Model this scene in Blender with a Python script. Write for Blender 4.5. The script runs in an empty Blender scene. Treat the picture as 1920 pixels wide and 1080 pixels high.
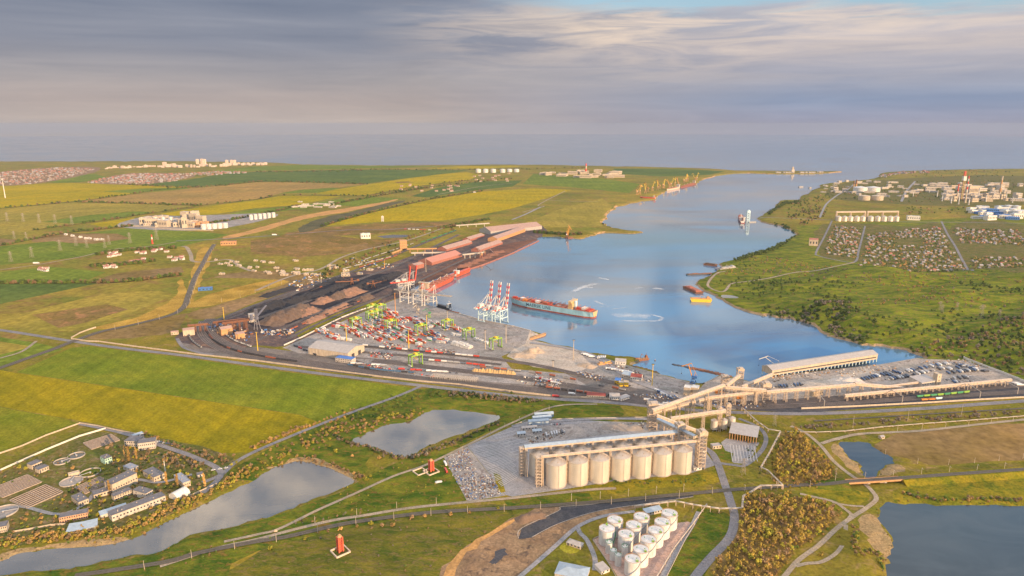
import bpy, bmesh, math, random
import numpy as np
from mathutils import Vector, Matrix, geometry
random.seed(7)
R = math.radians
COL = bpy.context.scene.collection
SC = bpy.context.scene

# ------------------------------------------------------------------ camera model
F = 1280.0; CAMZ = 500.0; PITCH = R(13.5); SEA_R = 36000.0
_cp, _sp = math.cos(PITCH), math.sin(PITCH)
def ray(px, py):
    a = (px-960.0)/F; b = (540.0-py)/F
    return a, _cp + b*_sp, b*_cp - _sp          # unit forward distance, y, z
def PZ(px, py, z=5.0):
    """photo pixel -> ground point on the level z"""
    dx, dy, dz = ray(px, py)
    t = (z-CAMZ)/dz
    return (dx*t, dy*t)
def SZ(px, py, top, z=None):
    """height in metres of a thing whose foot is at pixel py and whose top is at pixel `top`"""
    x, y, z0 = P3(px, py)
    dx, dy, dz = ray(px, top)
    return CAMZ + dz*(y/dy) - z0
def mpp(px, py):
    x, y, z = P3(px, py)
    return (y*_cp + (CAMZ-z)*_sp)/F
def PXY(x, y, z):
    v = (y*_cp - (z-CAMZ)*_sp)
    u = (y*_sp + (z-CAMZ)*_cp)
    return 960+F*x/v, 540-F*u/v

# ------------------------------------------------------------------ outlines measured on the photograph (1920x1080)
def smooth(pts, n=4, closed=True):
    pts = [np.array(p, float) for p in pts]; N = len(pts); out = []
    for i in range(N if closed else N-1):
        if closed: p0, p1, p2, p3 = pts[i-1], pts[i], pts[(i+1) % N], pts[(i+2) % N]
        else: p0, p1, p2, p3 = pts[max(i-1,0)], pts[i], pts[i+1], pts[min(i+2,N-1)]
        for k in range(n):
            t = k/n
            out.append(tuple(.5*((2*p1)+(p2-p0)*t+(2*p0-5*p1+4*p2-p3)*t*t+(3*p1-p0-3*p2+p3)*t**3)))
    if not closed: out.append(tuple(pts[-1]))
    return out
FAR = [(-400,304),(-200,304),(0,303),(120,303),(300,302),(440,304),(500,305),(560,308),(640,310),(800,310),(960,309),(1100,311),(1240,314),(1340,317),(1380,320),
       (1440,320.5),(1500,321),(1545,321.5),(1582,321.5),(1545,325),(1500,326),(1440,326),(1400,324.5)]
WEST = [(1370,326),(1345,330),(1312,340),(1300,346),(1262,355),(1240,363),(1230,369),(1229,374),(1205,377),(1175,383),(1152,392),(1139,407),(1133,418),(1143,426),
        (1162,430),(1190,433.5),(1204,435),(1190,437),(1140,436.5),(1110,441),(1095,446),(1070,447),(1050,444)]
QUAY1 = [(1016,444),(1008,450),(960,473),(900,500),(858,507.5),(776,540),(776,548),(800,571),(860,588),(900,599),(960,611),(994,619)]
SOUTH = [(1022,628),(994,636),(1022,642),(1070,651),(1100,660),(1135,666),(1170,669),(1190,671),(1200,676),(1184,685),(1212,692),(1235,700),(1260,707),(1295,716),
         (1320,717),(1352,703),(1385,712),(1410,716)]
QUAY2 = [(1447,704),(1645,684),(1718,671)]
EAST = [(1738,672.5),(1705,659),(1655,650),(1615,646),(1570,635),(1547,627),(1535,620),(1522,610),(1490,600),(1465,596),(1440,592),(1430,591),(1385,580),(1350,562),(1335,552),
        (1310,540),(1305,531),(1310,525),(1322,520),(1345,505),(1350,493),(1370,489),(1395,480),(1440,469),(1472,452),(1490,442),(1477,430),(1465,424),(1440,419),(1420,413),(1425,406),(1440,397),(1452,391),
        (1463,377),(1497,375),(1500,370),(1515,362),(1535,352),(1545,345),(1600,340),(1630,336),(1648,332),(1650,326),(1680,322),(1740,320),(1815,318),(1920,317),(2150,315),(2500,314)]
def pz(l, z=1.0): return [PZ(a, b, z) for a, b in l]
def wig(l, amp, seed):
    """small natural irregularity along a shore"""
    rr = random.Random(seed); out = []
    for (x, y) in l:
        d = math.hypot(x, y); a = amp*min(1+d/3000, 4)
        out.append((x+rr.uniform(-a,a), y+rr.uniform(-a,a)))
    return out
sh = smooth(FAR+WEST, 4, False)
WSH, SSH, ESH = wig(pz(sh), 5, 1), wig(pz(smooth(SOUTH, 4, False)), 3, 2), wig(pz(smooth(EAST, 4, False)), 4, 3)
shore = WSH + pz(QUAY1) + SSH + pz(QUAY2) + ESH
x0, y0 = shore[0]; x1, y1 = shore[-1]
LAND = [(-60000, 9300), (-30000, 9800)] + shore + [(60000, y1+400), (60000, -4000), (-60000, -4000)]
PONDS = {
 'mid': [(661,826),(678,817),(698,807),(724,797),(756,793),(781,784),(804,771),(825,768),(868,770),(936,780),(922,792),(896,802),(853,817),(825,827),(796,839),(773,853),(747,856),(727,848),(704,839),(675,833)],
 'river': [(480,899),(503,882),(523,873),(552,866),(575,866),(601,872),(635,885),(658,896),(664,905),(641,916),(609,928),(575,941),(537,957),(509,968),(480,975),(431,988),(388,997),(345,1008),(324,1023),(287,1037),(244,1043),(201,1051),
           (161,1060),(115,1067),(57,1071),(0,1078),(-120,1090),(-260,1110),(-260,1085),(-120,1066),(0,1052),(29,1041),(66,1033),(115,1027),(187,1024),(230,1017),(273,1000),(316,977),(359,957),(402,936),(436,919)],
 'small': [(1572,831),(1600,828),(1627,830),(1638,839),(1658,850),(1675,859),(1674,868),(1655,875),(1645,888),(1647,893),(1624,896),(1618,885),(1609,868),(1589,856),(1581,842)],
 'big': [(1660,942),(1693,945),(1733,944),(1770,949),(1842,947),(1920,948),(2060,950),(2250,970),(2350,1150),(2000,1300),(1660,1200),(1661,1077),(1667,1051),(1664,1043),(1675,1026),(1670,1005),(1655,982),(1647,968),(1652,954)],
 'puddle': [(1352,554),(1368,553),(1384,557),(1375,559.5),(1356,558)],
 'reservoir': [(707,443),(735,440),(772,440.5),(760,445),(720,446.5)],
}
PONDXY = {k: (wig(pz(smooth(v, 3), 3.0), 1.6, 9) if k not in ('reservoir',) else pz(v, 3.0)) for k, v in PONDS.items()}

# ------------------------------------------------------------------ geometry tests in numpy
_pc = {}
def _arr(poly):
    k = id(poly)
    if k not in _pc or _pc[k][0] is not poly: _pc[k] = (poly, np.asarray(poly, float))
    return _pc[k][1]
def inside(poly, X, Y):
    p = _arr(poly); q = np.roll(p, 1, 0)
    if X.size <= 64:
        X_, Y_ = X[:,None], Y[:,None]
        with np.errstate(divide='ignore', invalid='ignore'):
            c = ((p[:,1] > Y_) != (q[:,1] > Y_)) & (X_ < (q[:,0]-p[:,0])*(Y_-p[:,1])/(q[:,1]-p[:,1])+p[:,0])
        return (c.sum(1) % 2).astype(bool)
    r = np.zeros(X.shape, bool)
    for (xi, yi), (xj, yj) in zip(p, q):
        if yi != yj: r ^= ((yi > Y) != (yj > Y)) & (X < (xj-xi)*(Y-yi)/(yj-yi)+xi)
    return r
def segdist(poly, X, Y, closed=True):
    p = _arr(poly); e = np.roll(p, -1, 0)
    if not closed: p, e = p[:-1], e[:-1]
    if X.size <= 64:
        ab = e-p; L_ = (ab**2).sum(1)+1e-12; dx_ = X[:,None]-p[:,0]; dy_ = Y[:,None]-p[:,1]
        t = np.clip((dx_*ab[:,0]+dy_*ab[:,1])/L_, 0, 1)
        return np.sqrt(((dx_-t*ab[:,0])**2+(dy_-t*ab[:,1])**2).min(1))
    d = np.full(X.shape, 1e18)
    for a, b in zip(p, e):
        ab = b-a; L_ = ab@ab
        if L_ < 1e-9: continue
        t = np.clip(((X-a[0])*ab[0]+(Y-a[1])*ab[1])/L_, 0, 1)
        d = np.minimum(d, (X-a[0]-t*ab[0])**2+(Y-a[1]-t*ab[1])**2)
    return np.sqrt(d)
def sstep(t):
    t = np.clip(t, 0, 1); return t*t*(3-2*t)
_h = np.random.RandomState(3).rand(256, 256)
def vnoise(X, Y):
    ix = np.floor(X).astype(int); iy = np.floor(Y).astype(int); fx = sstep(X-ix); fy = sstep(Y-iy)
    g = lambda a, b: _h[a % 256, b % 256]
    return (g(ix,iy)*(1-fx)+g(ix+1,iy)*fx)*(1-fy)+(g(ix,iy+1)*(1-fx)+g(ix+1,iy+1)*fx)*fy
def fbm(X, Y, s, o=3):
    r = 0; a = 1; t = 0
    for k in range(o):
        r = r+a*vnoise(X/s+17*k, Y/s-31*k); t += a; a *= .5; s *= .5
    return r/t
HILLS = [PZ(a,b) for a,b in [(1395,562),(1440,580),(1490,590),(1560,622),(1660,642),(1740,664),(1830,672),(1935,712),(2200,780),(2400,560),(1920,500),(1700,515),(1610,500),(1440,530)]]
MEADOW = [PZ(a,b) for a,b in [(540,1150),(590,1010),(700,984),(820,970),(920,965),(960,962),(880,1010),(830,1080),(800,1150)]]
MEADOW2 = [PZ(a,b) for a,b in [(1540,1072),(1580,990),(1630,960),(1650,1000),(1660,1080),(1640,1180),(1500,1180)]]
NORTHHILL = [PZ(a,b) for a,b in [(480,445),(640,425),(740,430),(700,445),(640,470),(540,480),(470,470)]]
def height(X, Y):
    X = np.asarray(X, float); Y = np.asarray(Y, float)
    z = np.full(X.shape, 5.0)
    for poly, amp, wl, edge in ((HILLS, 46, 210, 90), (MEADOW, 4.5, 62, 25), (MEADOW2, 8, 70, 30), (NORTHHILL, 14, 300, 150)):
        m = inside(poly, X, Y)
        if m.any():
            d = segdist(poly, X[m], Y[m])
            z[m] += amp*sstep(d/edge)*fbm(X[m]*1.0, Y[m]*1.35, wl, 3)*1.15
    near = np.hypot(X, Y) < 14000
    land = inside(LAND, X, Y)
    if near.any():
        d = segdist(LAND, X[near], Y[near]); s = sstep(d/9.0)
        zz = z[near]; zz = np.where(land[near], -1.5+(zz+1.5)*s, -1.5); z[near] = zz
    for k, poly in PONDXY.items():
        p = np.asarray(poly); m = (X > p[:,0].min()-30) & (X < p[:,0].max()+30) & (Y > p[:,1].min()-30) & (Y < p[:,1].max()+30)
        if m.any():
            d = segdist(poly, X[m], Y[m]); s = sstep(d/7.0); ins = inside(poly, X[m], Y[m]) | (d < .01)
            z[m] = np.where(ins, 3.0, 3.0+(z[m]-3.0)*s)
    return z
def P3(px, py):
    x, y = PZ(px, py, 5.0)
    for _ in range(3):
        z = float(height(np.array([x]), np.array([y]))[0])
        if abs(z-5) < .02: break
        x, y = PZ(px, py, max(z, 0))
    return Vector((x, y, max(z, 0)))
def W3(px, py, z=0.0):
    x, y = PZ(px, py, z); return Vector((x, y, z))

# ------------------------------------------------------------------ materials
def nt(m):
    m.use_nodes = True; t = m.node_tree; t.nodes.clear(); return t
def N(t, kind, **kw):
    n = t.nodes.new(kind)
    for k, v in kw.items():
        if hasattr(n, k): setattr(n, k, v)
        else: n.inputs[k].default_value = v
    return n
def L(t, a, b): t.links.new(a, b)
def lin(c):
    return tuple((v/255/12.92 if v/255 <= .04045 else ((v/255+.055)/1.055)**2.4) for v in c)
def ramp(t, fac, stops, interp='LINEAR'):
    r = t.nodes.new('ShaderNodeValToRGB'); r.color_ramp.interpolation = interp
    e = r.color_ramp.elements
    while len(e) < len(stops): e.new(.5)
    for i, (p, c) in enumerate(stops):
        e[i].position = p; e[i].color = (*c[:3], 1)
    L(t, fac, r.inputs[0]); return r.outputs[0]
def mix(t, f, a, b, mode='MIX'):
    n = t.nodes.new('ShaderNodeMix'); n.data_type = 'RGBA'; n.blend_type = mode
    for s, v in ((n.inputs[0], f), (n.inputs[6], a), (n.inputs[7], b)):
        if hasattr(v, 'is_output'): L(t, v, s)
        elif isinstance(v, (int, float)): s.default_value = v
        else: s.default_value = (*v[:3], 1)
    return n.outputs[2]
def math_(t, op, a, b=None, c=None):
    n = t.nodes.new('ShaderNodeMath'); n.operation = op
    for i, v in enumerate((a, b, c)):
        if v is None: continue
        if hasattr(v, 'is_output'): L(t, v, n.inputs[i])
        else: n.inputs[i].default_value = v
    return n.outputs[0]
def noise(t, vec, scale, detail=3, rough=.55, dist=0):
    n = N(t, 'ShaderNodeTexNoise', Scale=scale, Detail=detail, Roughness=rough, Distortion=dist); L(t, vec, n.inputs['Vector']); return n.outputs['Fac']
def mapv(t, vec, scale=(1,1,1), rot=0):
    n = N(t, 'ShaderNodeMapping'); n.inputs['Scale'].default_value = scale; n.inputs['Rotation'].default_value = (0,0,rot); L(t, vec, n.inputs['Vector']); return n.outputs[0]
def bsdf(t, col, rough=.85, metal=0, spec=.3):
    b = N(t, 'ShaderNodeBsdfPrincipled'); o = N(t, 'ShaderNodeOutputMaterial')
    if hasattr(col, 'is_output'): L(t, col, b.inputs['Base Color'])
    else: b.inputs['Base Color'].default_value = (*col[:3], 1)
    b.inputs['Roughness'].default_value = rough; b.inputs['Metallic'].default_value = metal
    b.inputs['Specular IOR Level'].default_value = spec
    L(t, b.outputs[0], o.inputs['Surface']); return b
def bump(t, b, hgt, dist, strength=1.0):
    n = N(t, 'ShaderNodeBump', Strength=strength, Distance=dist); L(t, hgt, n.inputs['Height']); L(t, n.outputs[0], b.inputs['Normal'])
MATS = {}
def ground_mat(name, cols, scale=60., fine=3., rot=0., stretch=1., stripes=None, rough=.95, bmp=.5, thr=(.35,.65)):
    """cols: two or three base colours broken up by noise of two sizes, in world metres"""
    m = bpy.data.materials.new(name); t = nt(m); g = N(t, 'ShaderNodeNewGeometry'); pos = g.outputs['Position']
    v = mapv(t, pos, (1, stretch, 1), rot)
    n1 = noise(t, v, 1/scale, 5, .6, .6); n2 = noise(t, v, 1/fine, 3, .6)
    c = ramp(t, n1, [(thr[0], cols[0]), (thr[1], cols[1])])
    if len(cols) > 2:
        n3 = noise(t, v, 2.7/scale, 4, .65, .8)
        c = mix(t, ramp(t, n3, [(.52, (0,0,0)), (.66, (1,1,1))]), c, cols[2])
    if stripes:
        sd, wl, amt = stripes
        vv = mapv(t, pos, (1,1,1), sd)
        w = N(t, 'ShaderNodeTexWave', Scale=1/wl*0.314, Distortion=1.5, Detail=2); w.inputs['Detail Scale'].default_value = .6; L(t, vv, w.inputs['Vector'])
        st = noise(t, mapv(t, pos, (1/ (wl*.7), .004, 1), sd), 1.0, 2)
        c = mix(t, amt, c, mix(t, 1.0, c, ramp(t, st, [(.3,(.45,.5,.5)),(.7,(1.35,1.3,1.2))]), 'MULTIPLY'))
        c = mix(t, amt*.6, c, mix(t, 1.0, c, ramp(t, w.outputs['Fac'], [(.2,(.7,.72,.7)),(.8,(1.15,1.12,1.1))]), 'MULTIPLY'))
    n4 = noise(t, mapv(t, pos, (1, 1.7, 1), .9), 1/(scale*2.3), 4, .6, 1.2)
    c = mix(t, .9, c, mix(t, 1.0, c, ramp(t, n4, [(.3,(.74,.80,.78)),(.5,(1,1,1)),(.7,(1.22,1.14,1.0))]), 'MULTIPLY'))
    f = ramp(t, n2, [(.25,(.55,.55,.55)),(.75,(1.35,1.35,1.35))])
    c = mix(t, .85, c, mix(t, 1.0, c, f, 'MULTIPLY'))
    b = bsdf(t, c, rough, 0, .04)
    if bmp: bump(t, b, n2, bmp)
    MATS[name] = m; return m
def M(name, col, rough=.6, metal=0., var=.18, scale=.5, spec=.4, objvar=0.0, streak=False):
    """painted, metal or masonry surface with grime of its own"""
    if name in MATS: return MATS[name]
    m = bpy.data.materials.new(name); t = nt(m); g = N(t, 'ShaderNodeNewGeometry')
    v = mapv(t, g.outputs['Position'], (1,1,.25) if streak else (1,1,1))
    n1 = noise(t, v, scale, 4, .65)
    c = mix(t, ramp(t, n1, [(.3,(1-var,)*3),(.7,(1+var*.6,)*3)]), (0,0,0), col)
    c = mix(t, 1.0, ramp(t, n1, [(.3,(1-var*1.4, 1-var*1.5, 1-var*1.6)),(.7,(1.05,1.05,1.05))]), col, 'MULTIPLY')
    if objvar:
        o = N(t, 'ShaderNodeObjectInfo')
        c = mix(t, 1.0, c, ramp(t, o.outputs['Random'], [(0,(1-objvar,)*3),(1,(1+objvar,)*3)]), 'MULTIPLY')
    bsdf(t, c, rough, metal, spec); MATS[name] = m; return m
HAZE = 1.9e-5
# ------------------------------------------------------------------ setting: sky, sun, camera
cam = bpy.data.cameras.new('camera'); co = bpy.data.objects.new('camera', cam); COL.objects.link(co); SC.camera = co
co.location = (0,0,CAMZ); co.rotation_euler = (R(90)-PITCH, 0, 0)
cam.sensor_width = 36; cam.lens = 36*F/1920; cam.clip_end = 120000; cam.clip_start = 1
SUN_AZ, SUN_EL = R(137), R(11)
sv = Vector((math.sin(SUN_AZ)*math.cos(SUN_EL), math.cos(SUN_AZ)*math.cos(SUN_EL), math.sin(SUN_EL)))
sl = bpy.data.lights.new('sun', 'SUN'); sl.energy = 4.9; sl.angle = R(.5); sl.color = (1,.66,.36)
so = bpy.data.objects.new('sun', sl); COL.objects.link(so); so.rotation_euler = sv.to_track_quat('Z','Y').to_euler(); so.location = (0,0,900)
SC.view_settings.view_transform = 'Standard'; SC.view_settings.look = 'None'; SC.view_settings.exposure = 0.74
w = bpy.data.worlds.new('World'); SC.world = w; w.use_nodes = True; t = w.node_tree; t.nodes.clear()
tc = N(t, 'ShaderNodeTexCoord'); d = tc.outputs['Generated']
sep = N(t, 'ShaderNodeSeparateXYZ'); L(t, d, sep.inputs[0]); dx, dy, dz = sep.outputs
sk = N(t, 'ShaderNodeTexSky'); sk.sky_type = 'NISHITA'; sk.sun_disc = False; sk.sun_elevation = SUN_EL; sk.sun_rotation = SUN_AZ; sk.altitude = 500; sk.dust_density = 1.5
az = math_(t, 'ARCTAN2', dx, dy)
# cloud layers: coordinates of a flat cloud deck seen in perspective
k = math_(t, 'DIVIDE', 1.0, math_(t, 'ADD', math_(t, 'MAXIMUM', dz, 0.0), .055))
cv = N(t, 'ShaderNodeCombineXYZ'); L(t, math_(t, 'MULTIPLY', dx, k), cv.inputs[0]); L(t, math_(t, 'MULTIPLY', dy, k), cv.inputs[1])
deck = cv.outputs[0]
av = N(t, 'ShaderNodeCombineXYZ'); L(t, az, av.inputs[0]); L(t, math_(t, 'MULTIPLY', dz, 4.0), av.inputs[1]); ang = av.outputs[0]
S = 10.0   # Background strength is 0.1: cloud colours carry the factor
LOW = .69
def K(c, f=1.0): return tuple(v*f*S*LOW for v in lin(c))
# overcast veil, from the hazy horizon upward; the left is greyer, the right more lavender
left = ramp(t, dz, [(0.0,K((178,166,159))),(.03,K((168,157,153))),(.062,K((156,152,154))),(.1,K((134,138,150))),(.165,K((124,132,148))),(.3,K((186,184,186),2.1)),(.7,K((220,209,198),2.35))])
right = ramp(t, dz, [(0.0,K((152,152,168))),(.03,K((140,152,174))),(.062,K((158,160,172))),(.1,K((176,171,176))),(.165,K((176,180,190))),(.235,K((172,176,186),1.35)),(.31,K((96,160,210),1.75)),(.42,K((130,176,212),2.1)),(.7,K((214,207,206),2.35))])
lr = ramp(t, math_(t, 'ADD', math_(t, 'MULTIPLY', az, .75), .5), [(.40,(0,0,0)),(.78,(1,1,1))])
veil = mix(t, lr, left, right)
# long soft streaks
sn = noise(t, mapv(t, ang, (1.6, 13, 1)), 1.0, 5, .55, .4)
veil = mix(t, .5, veil, mix(t, 1.0, veil, ramp(t, sn, [(.3,(.86,.88,.92)),(.7,(1.16,1.13,1.10))]), 'MULTIPLY'))
pn = noise(t, mapv(t, ang, (3.2, 7, 1), .12), 1.0, 7, .62, .8)
veil = mix(t, .6, veil, mix(t, 1.0, veil, ramp(t, pn, [(.35,(.86,.88,.92)),(.65,(1.16,1.13,1.10))]), 'MULTIPLY'))
hn = noise(t, mapv(t, d, (6.5, 6.5, 9.0)), 1.0, 5, .6, .8)
veil = mix(t, ramp(t, dz, [(.165,(0,0,0)),(.23,(1,1,1))]), veil, mix(t, 1.0, veil, ramp(t, hn, [(.40,(.42,.58,.80)),(.58,(1.5,1.40,1.25))]), 'MULTIPLY'))
# dark undersides at the top left and centre
dn = noise(t, mapv(t, ang, (2.2, 9, 1)), 1.0, 6, .6, .6)
dmask = math_(t, 'MULTIPLY', ramp(t, dn, [(.45,(0,0,0)),(.62,(1,1,1))]), ramp(t, dz, [(.085,(0,0,0)),(.13,(1,1,1)),(.2,(.6,.6,.6)),(.35,(0,0,0))]))
dmask = math_(t, 'MULTIPLY', dmask, ramp(t, math_(t,'ADD',math_(t,'MULTIPLY',az,.75),.5), [(.05,(1,1,1)),(.6,(.9,.9,.9)),(.66,(0,0,0))]))
veil = mix(t, math_(t,'MULTIPLY',dmask,.28), veil, K((96,108,130)))
# sun-lit cream flanks, centre right
cn = noise(t, mapv(t, ang, (5.5, 13, 1)), 1.0, 7, .6, .9)
cm = math_(t, 'MULTIPLY', ramp(t, cn, [(.38,(0,0,0)),(.62,(1,1,1))]), ramp(t, dz, [(.04,(0,0,0)),(.085,(.35,.35,.35)),(.125,(1,1,1)),(.145,(.8,.8,.8)),(.165,(0.1,0.1,0.1)),(.3,(0,0,0))]))
cm = math_(t, 'MULTIPLY', cm, ramp(t, math_(t,'ADD',math_(t,'MULTIPLY',az,.75),.5), [(.34,(0,0,0)),(.62,(1,1,1)),(.78,(.75,.75,.75)),(.95,(.5,.5,.5))]))
veil = mix(t, math_(t,'MULTIPLY',cm,.85), veil, K((240,216,192)))
# clear sky between the clouds, upper right
bn = noise(t, mapv(t, ang, (4, 11, 1)), 1.0, 7, .62, .3)
edge = math_(t, 'ADD', dz, math_(t, 'MULTIPLY', math_(t, 'SUBTRACT', bn, .5), .07))
edge = math_(t, 'ADD', edge, math_(t, 'MULTIPLY', math_(t, 'SUBTRACT', az, .30), .05))
bm = ramp(t, edge, [(.137,(0,0,0)),(.152,(1,1,1))])
bm = math_(t, 'MULTIPLY', bm, ramp(t, dz, [(.17,(1,1,1)),(.2,(0,0,0))]))
bm = math_(t, 'MULTIPLY', bm, ramp(t, math_(t,'ADD',math_(t,'MULTIPLY',az,.75),.5), [(.46,(0,0,0)),(.58,(1,1,1))]))
clear = mix(t, .5, sk.outputs[0], K((150,190,214)))
skycol = mix(t, math_(t,'MULTIPLY',bm,.9), veil, clear)
high = mix(t, .4, skycol, sk.outputs[0])
skycol = mix(t, ramp(t, dz, [(.2,(0,0,0)),(.4,(.6,.6,.6))]), skycol, high)
bg = N(t, 'ShaderNodeBackground', Strength=1.0/S); L(t, skycol, bg.inputs[0])
wo = N(t, 'ShaderNodeOutputWorld'); L(t, bg.outputs[0], wo.inputs[0])

# air: one even box of haze round everything
hz = bpy.data.materials.new('haze_air'); t = nt(hz); hv = N(t, 'ShaderNodeVolumePrincipled', Density=HAZE, Anisotropy=0.0); hv.inputs['Color'].default_value = (.34,.41,.55,1)
ho = N(t, 'ShaderNodeOutputMaterial'); L(t, hv.outputs[0], ho.inputs['Volume'])
hb = 46000.0; hm_ = bpy.data.meshes.new('haze')
hm_.from_pydata([(x,y,z) for z in (-3,540) for x,y in ((-hb,-hb),(hb,-hb),(hb,hb),(-hb,hb))], [], [(3,2,1,0),(4,5,6,7),(0,1,5,4),(1,2,6,5),(2,3,7,6),(3,0,4,7)])
hm_.materials.append(hz); hob = bpy.data.objects.new('haze', hm_); COL.objects.link(hob); hob['kind'] = 'stuff'
# ------------------------------------------------------------------ ground materials
def G(name, cols, *a, **k): return ground_mat(name, [(c[0]*.85, c[1]*.705, c[2]*.60) if c[1] > c[2]*2.2 and c[1] > c[0]*.72 else c for c in cols], *a, **k)
G('grass', [(.15,.185,.028),(.25,.23,.04),(.23,.16,.06)], 55, 4)
G('far_grass', [(.17,.215,.04),(.29,.265,.055),(.25,.19,.075)], 220, 14)
G('hill_grass', [(.075,.145,.02),(.22,.285,.028),(.20,.13,.05)], 46, 5, stretch=2.2, thr=(.4,.62))
G('near_grass', [(.055,.125,.016),(.185,.225,.03),(.20,.155,.045)], 34, 3, stretch=1.8, thr=(.38,.66))
G('meadow', [(.07,.12,.02),(.19,.195,.035),(.16,.115,.05)], 32, 3, rot=.4, stretch=2.5)
G('bank_grass', [(.16,.20,.02),(.30,.27,.03),(.10,.15,.02)], 30, 3)
G('crop_green', [(.14,.225,.022),(.205,.27,.03)], 90, 4, stripes=(R(-52),26,.3))
G('crop_yellow', [(.32,.305,.014),(.255,.26,.018)], 90, 4, stripes=(R(-52),26,.3))
G('crop_edge', [(.18,.25,.022),(.25,.28,.03)], 100, 4, stripes=(R(-52),26,.3))
G('rape', [(.40,.355,.012),(.34,.335,.02)], 260, 12, stripes=(R(-60),30,.2))
G('crop_dark', [(.09,.17,.05),(.12,.195,.05)], 300, 14, stripes=(R(-60),40,.25))
G('crop_mid', [(.14,.235,.035),(.18,.265,.045)], 300, 14, stripes=(R(-60),40,.25))
G('crop_pale', [(.29,.29,.06),(.33,.31,.075)], 300, 14, stripes=(R(-60),40,.25))
G('fallow', [(.37,.28,.11),(.33,.275,.10)], 300, 14, stripes=(R(-60),40,.25))
G('fallow_brown', [(.25,.165,.085),(.20,.165,.06)], 200, 12)
G('heath', [(.21,.135,.055),(.17,.155,.04),(.30,.16,.07)], 130, 8)
G('dirt_orange', [(.50,.27,.10),(.38,.22,.09)], 40, 4)
G('dirt_brown', [(.20,.13,.08),(.30,.20,.12),(.12,.085,.065)], 30, 3)
G('sunlit_slope', [(.44,.28,.06),(.30,.23,.05)], 60, 5)  # bare earth with the low sun on the slope put into its orange
G('old_ballast', [(.10,.10,.055),(.15,.13,.10),(.12,.10,.085)], 25, 3)
G('ore_ground', [(.075,.062,.07),(.13,.095,.085),(.20,.13,.10)], 60, 5)
G('coal', [(.028,.028,.036),(.05,.045,.052)], 30, 4)
G('dark_scrub', [(.12,.105,.055),(.085,.085,.05)], 60, 6)
G('rail_ballast', [(.13,.115,.11),(.20,.175,.16)], 40, 3)
G('yard_concrete', [(.245,.23,.222),(.31,.285,.275),(.18,.155,.145)], 40, 3)
G('pale_sand', [(.44,.39,.34),(.35,.30,.26)], 40, 3)
G('east_paving', [(.28,.25,.23),(.36,.32,.29),(.20,.17,.15)], 40, 3)
G('asphalt_pale', [(.24,.235,.25),(.28,.275,.29)], 30, 2, bmp=0)
G('asphalt', [(.18,.175,.19),(.22,.21,.22)], 25, 2, bmp=0)
G('asphalt_new', [(.055,.058,.07),(.08,.08,.09)], 25, 2, bmp=0)
G('dirt_track', [(.34,.28,.22),(.28,.23,.17)], 20, 2)
G('reed', [(.26,.185,.10),(.34,.24,.12),(.20,.14,.07)], 14, 2)
G('rust_floor', [(.36,.25,.22),(.42,.31,.27)], 14, 2)
G('village_ground', [(.10,.15,.035),(.17,.16,.06),(.20,.15,.09)], 30, 4)
G('red_ore', [(.15,.08,.06),(.11,.065,.055)], 40, 4)
G('hedge', [(.11,.085,.035),(.07,.075,.03)], 30, 5)

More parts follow.
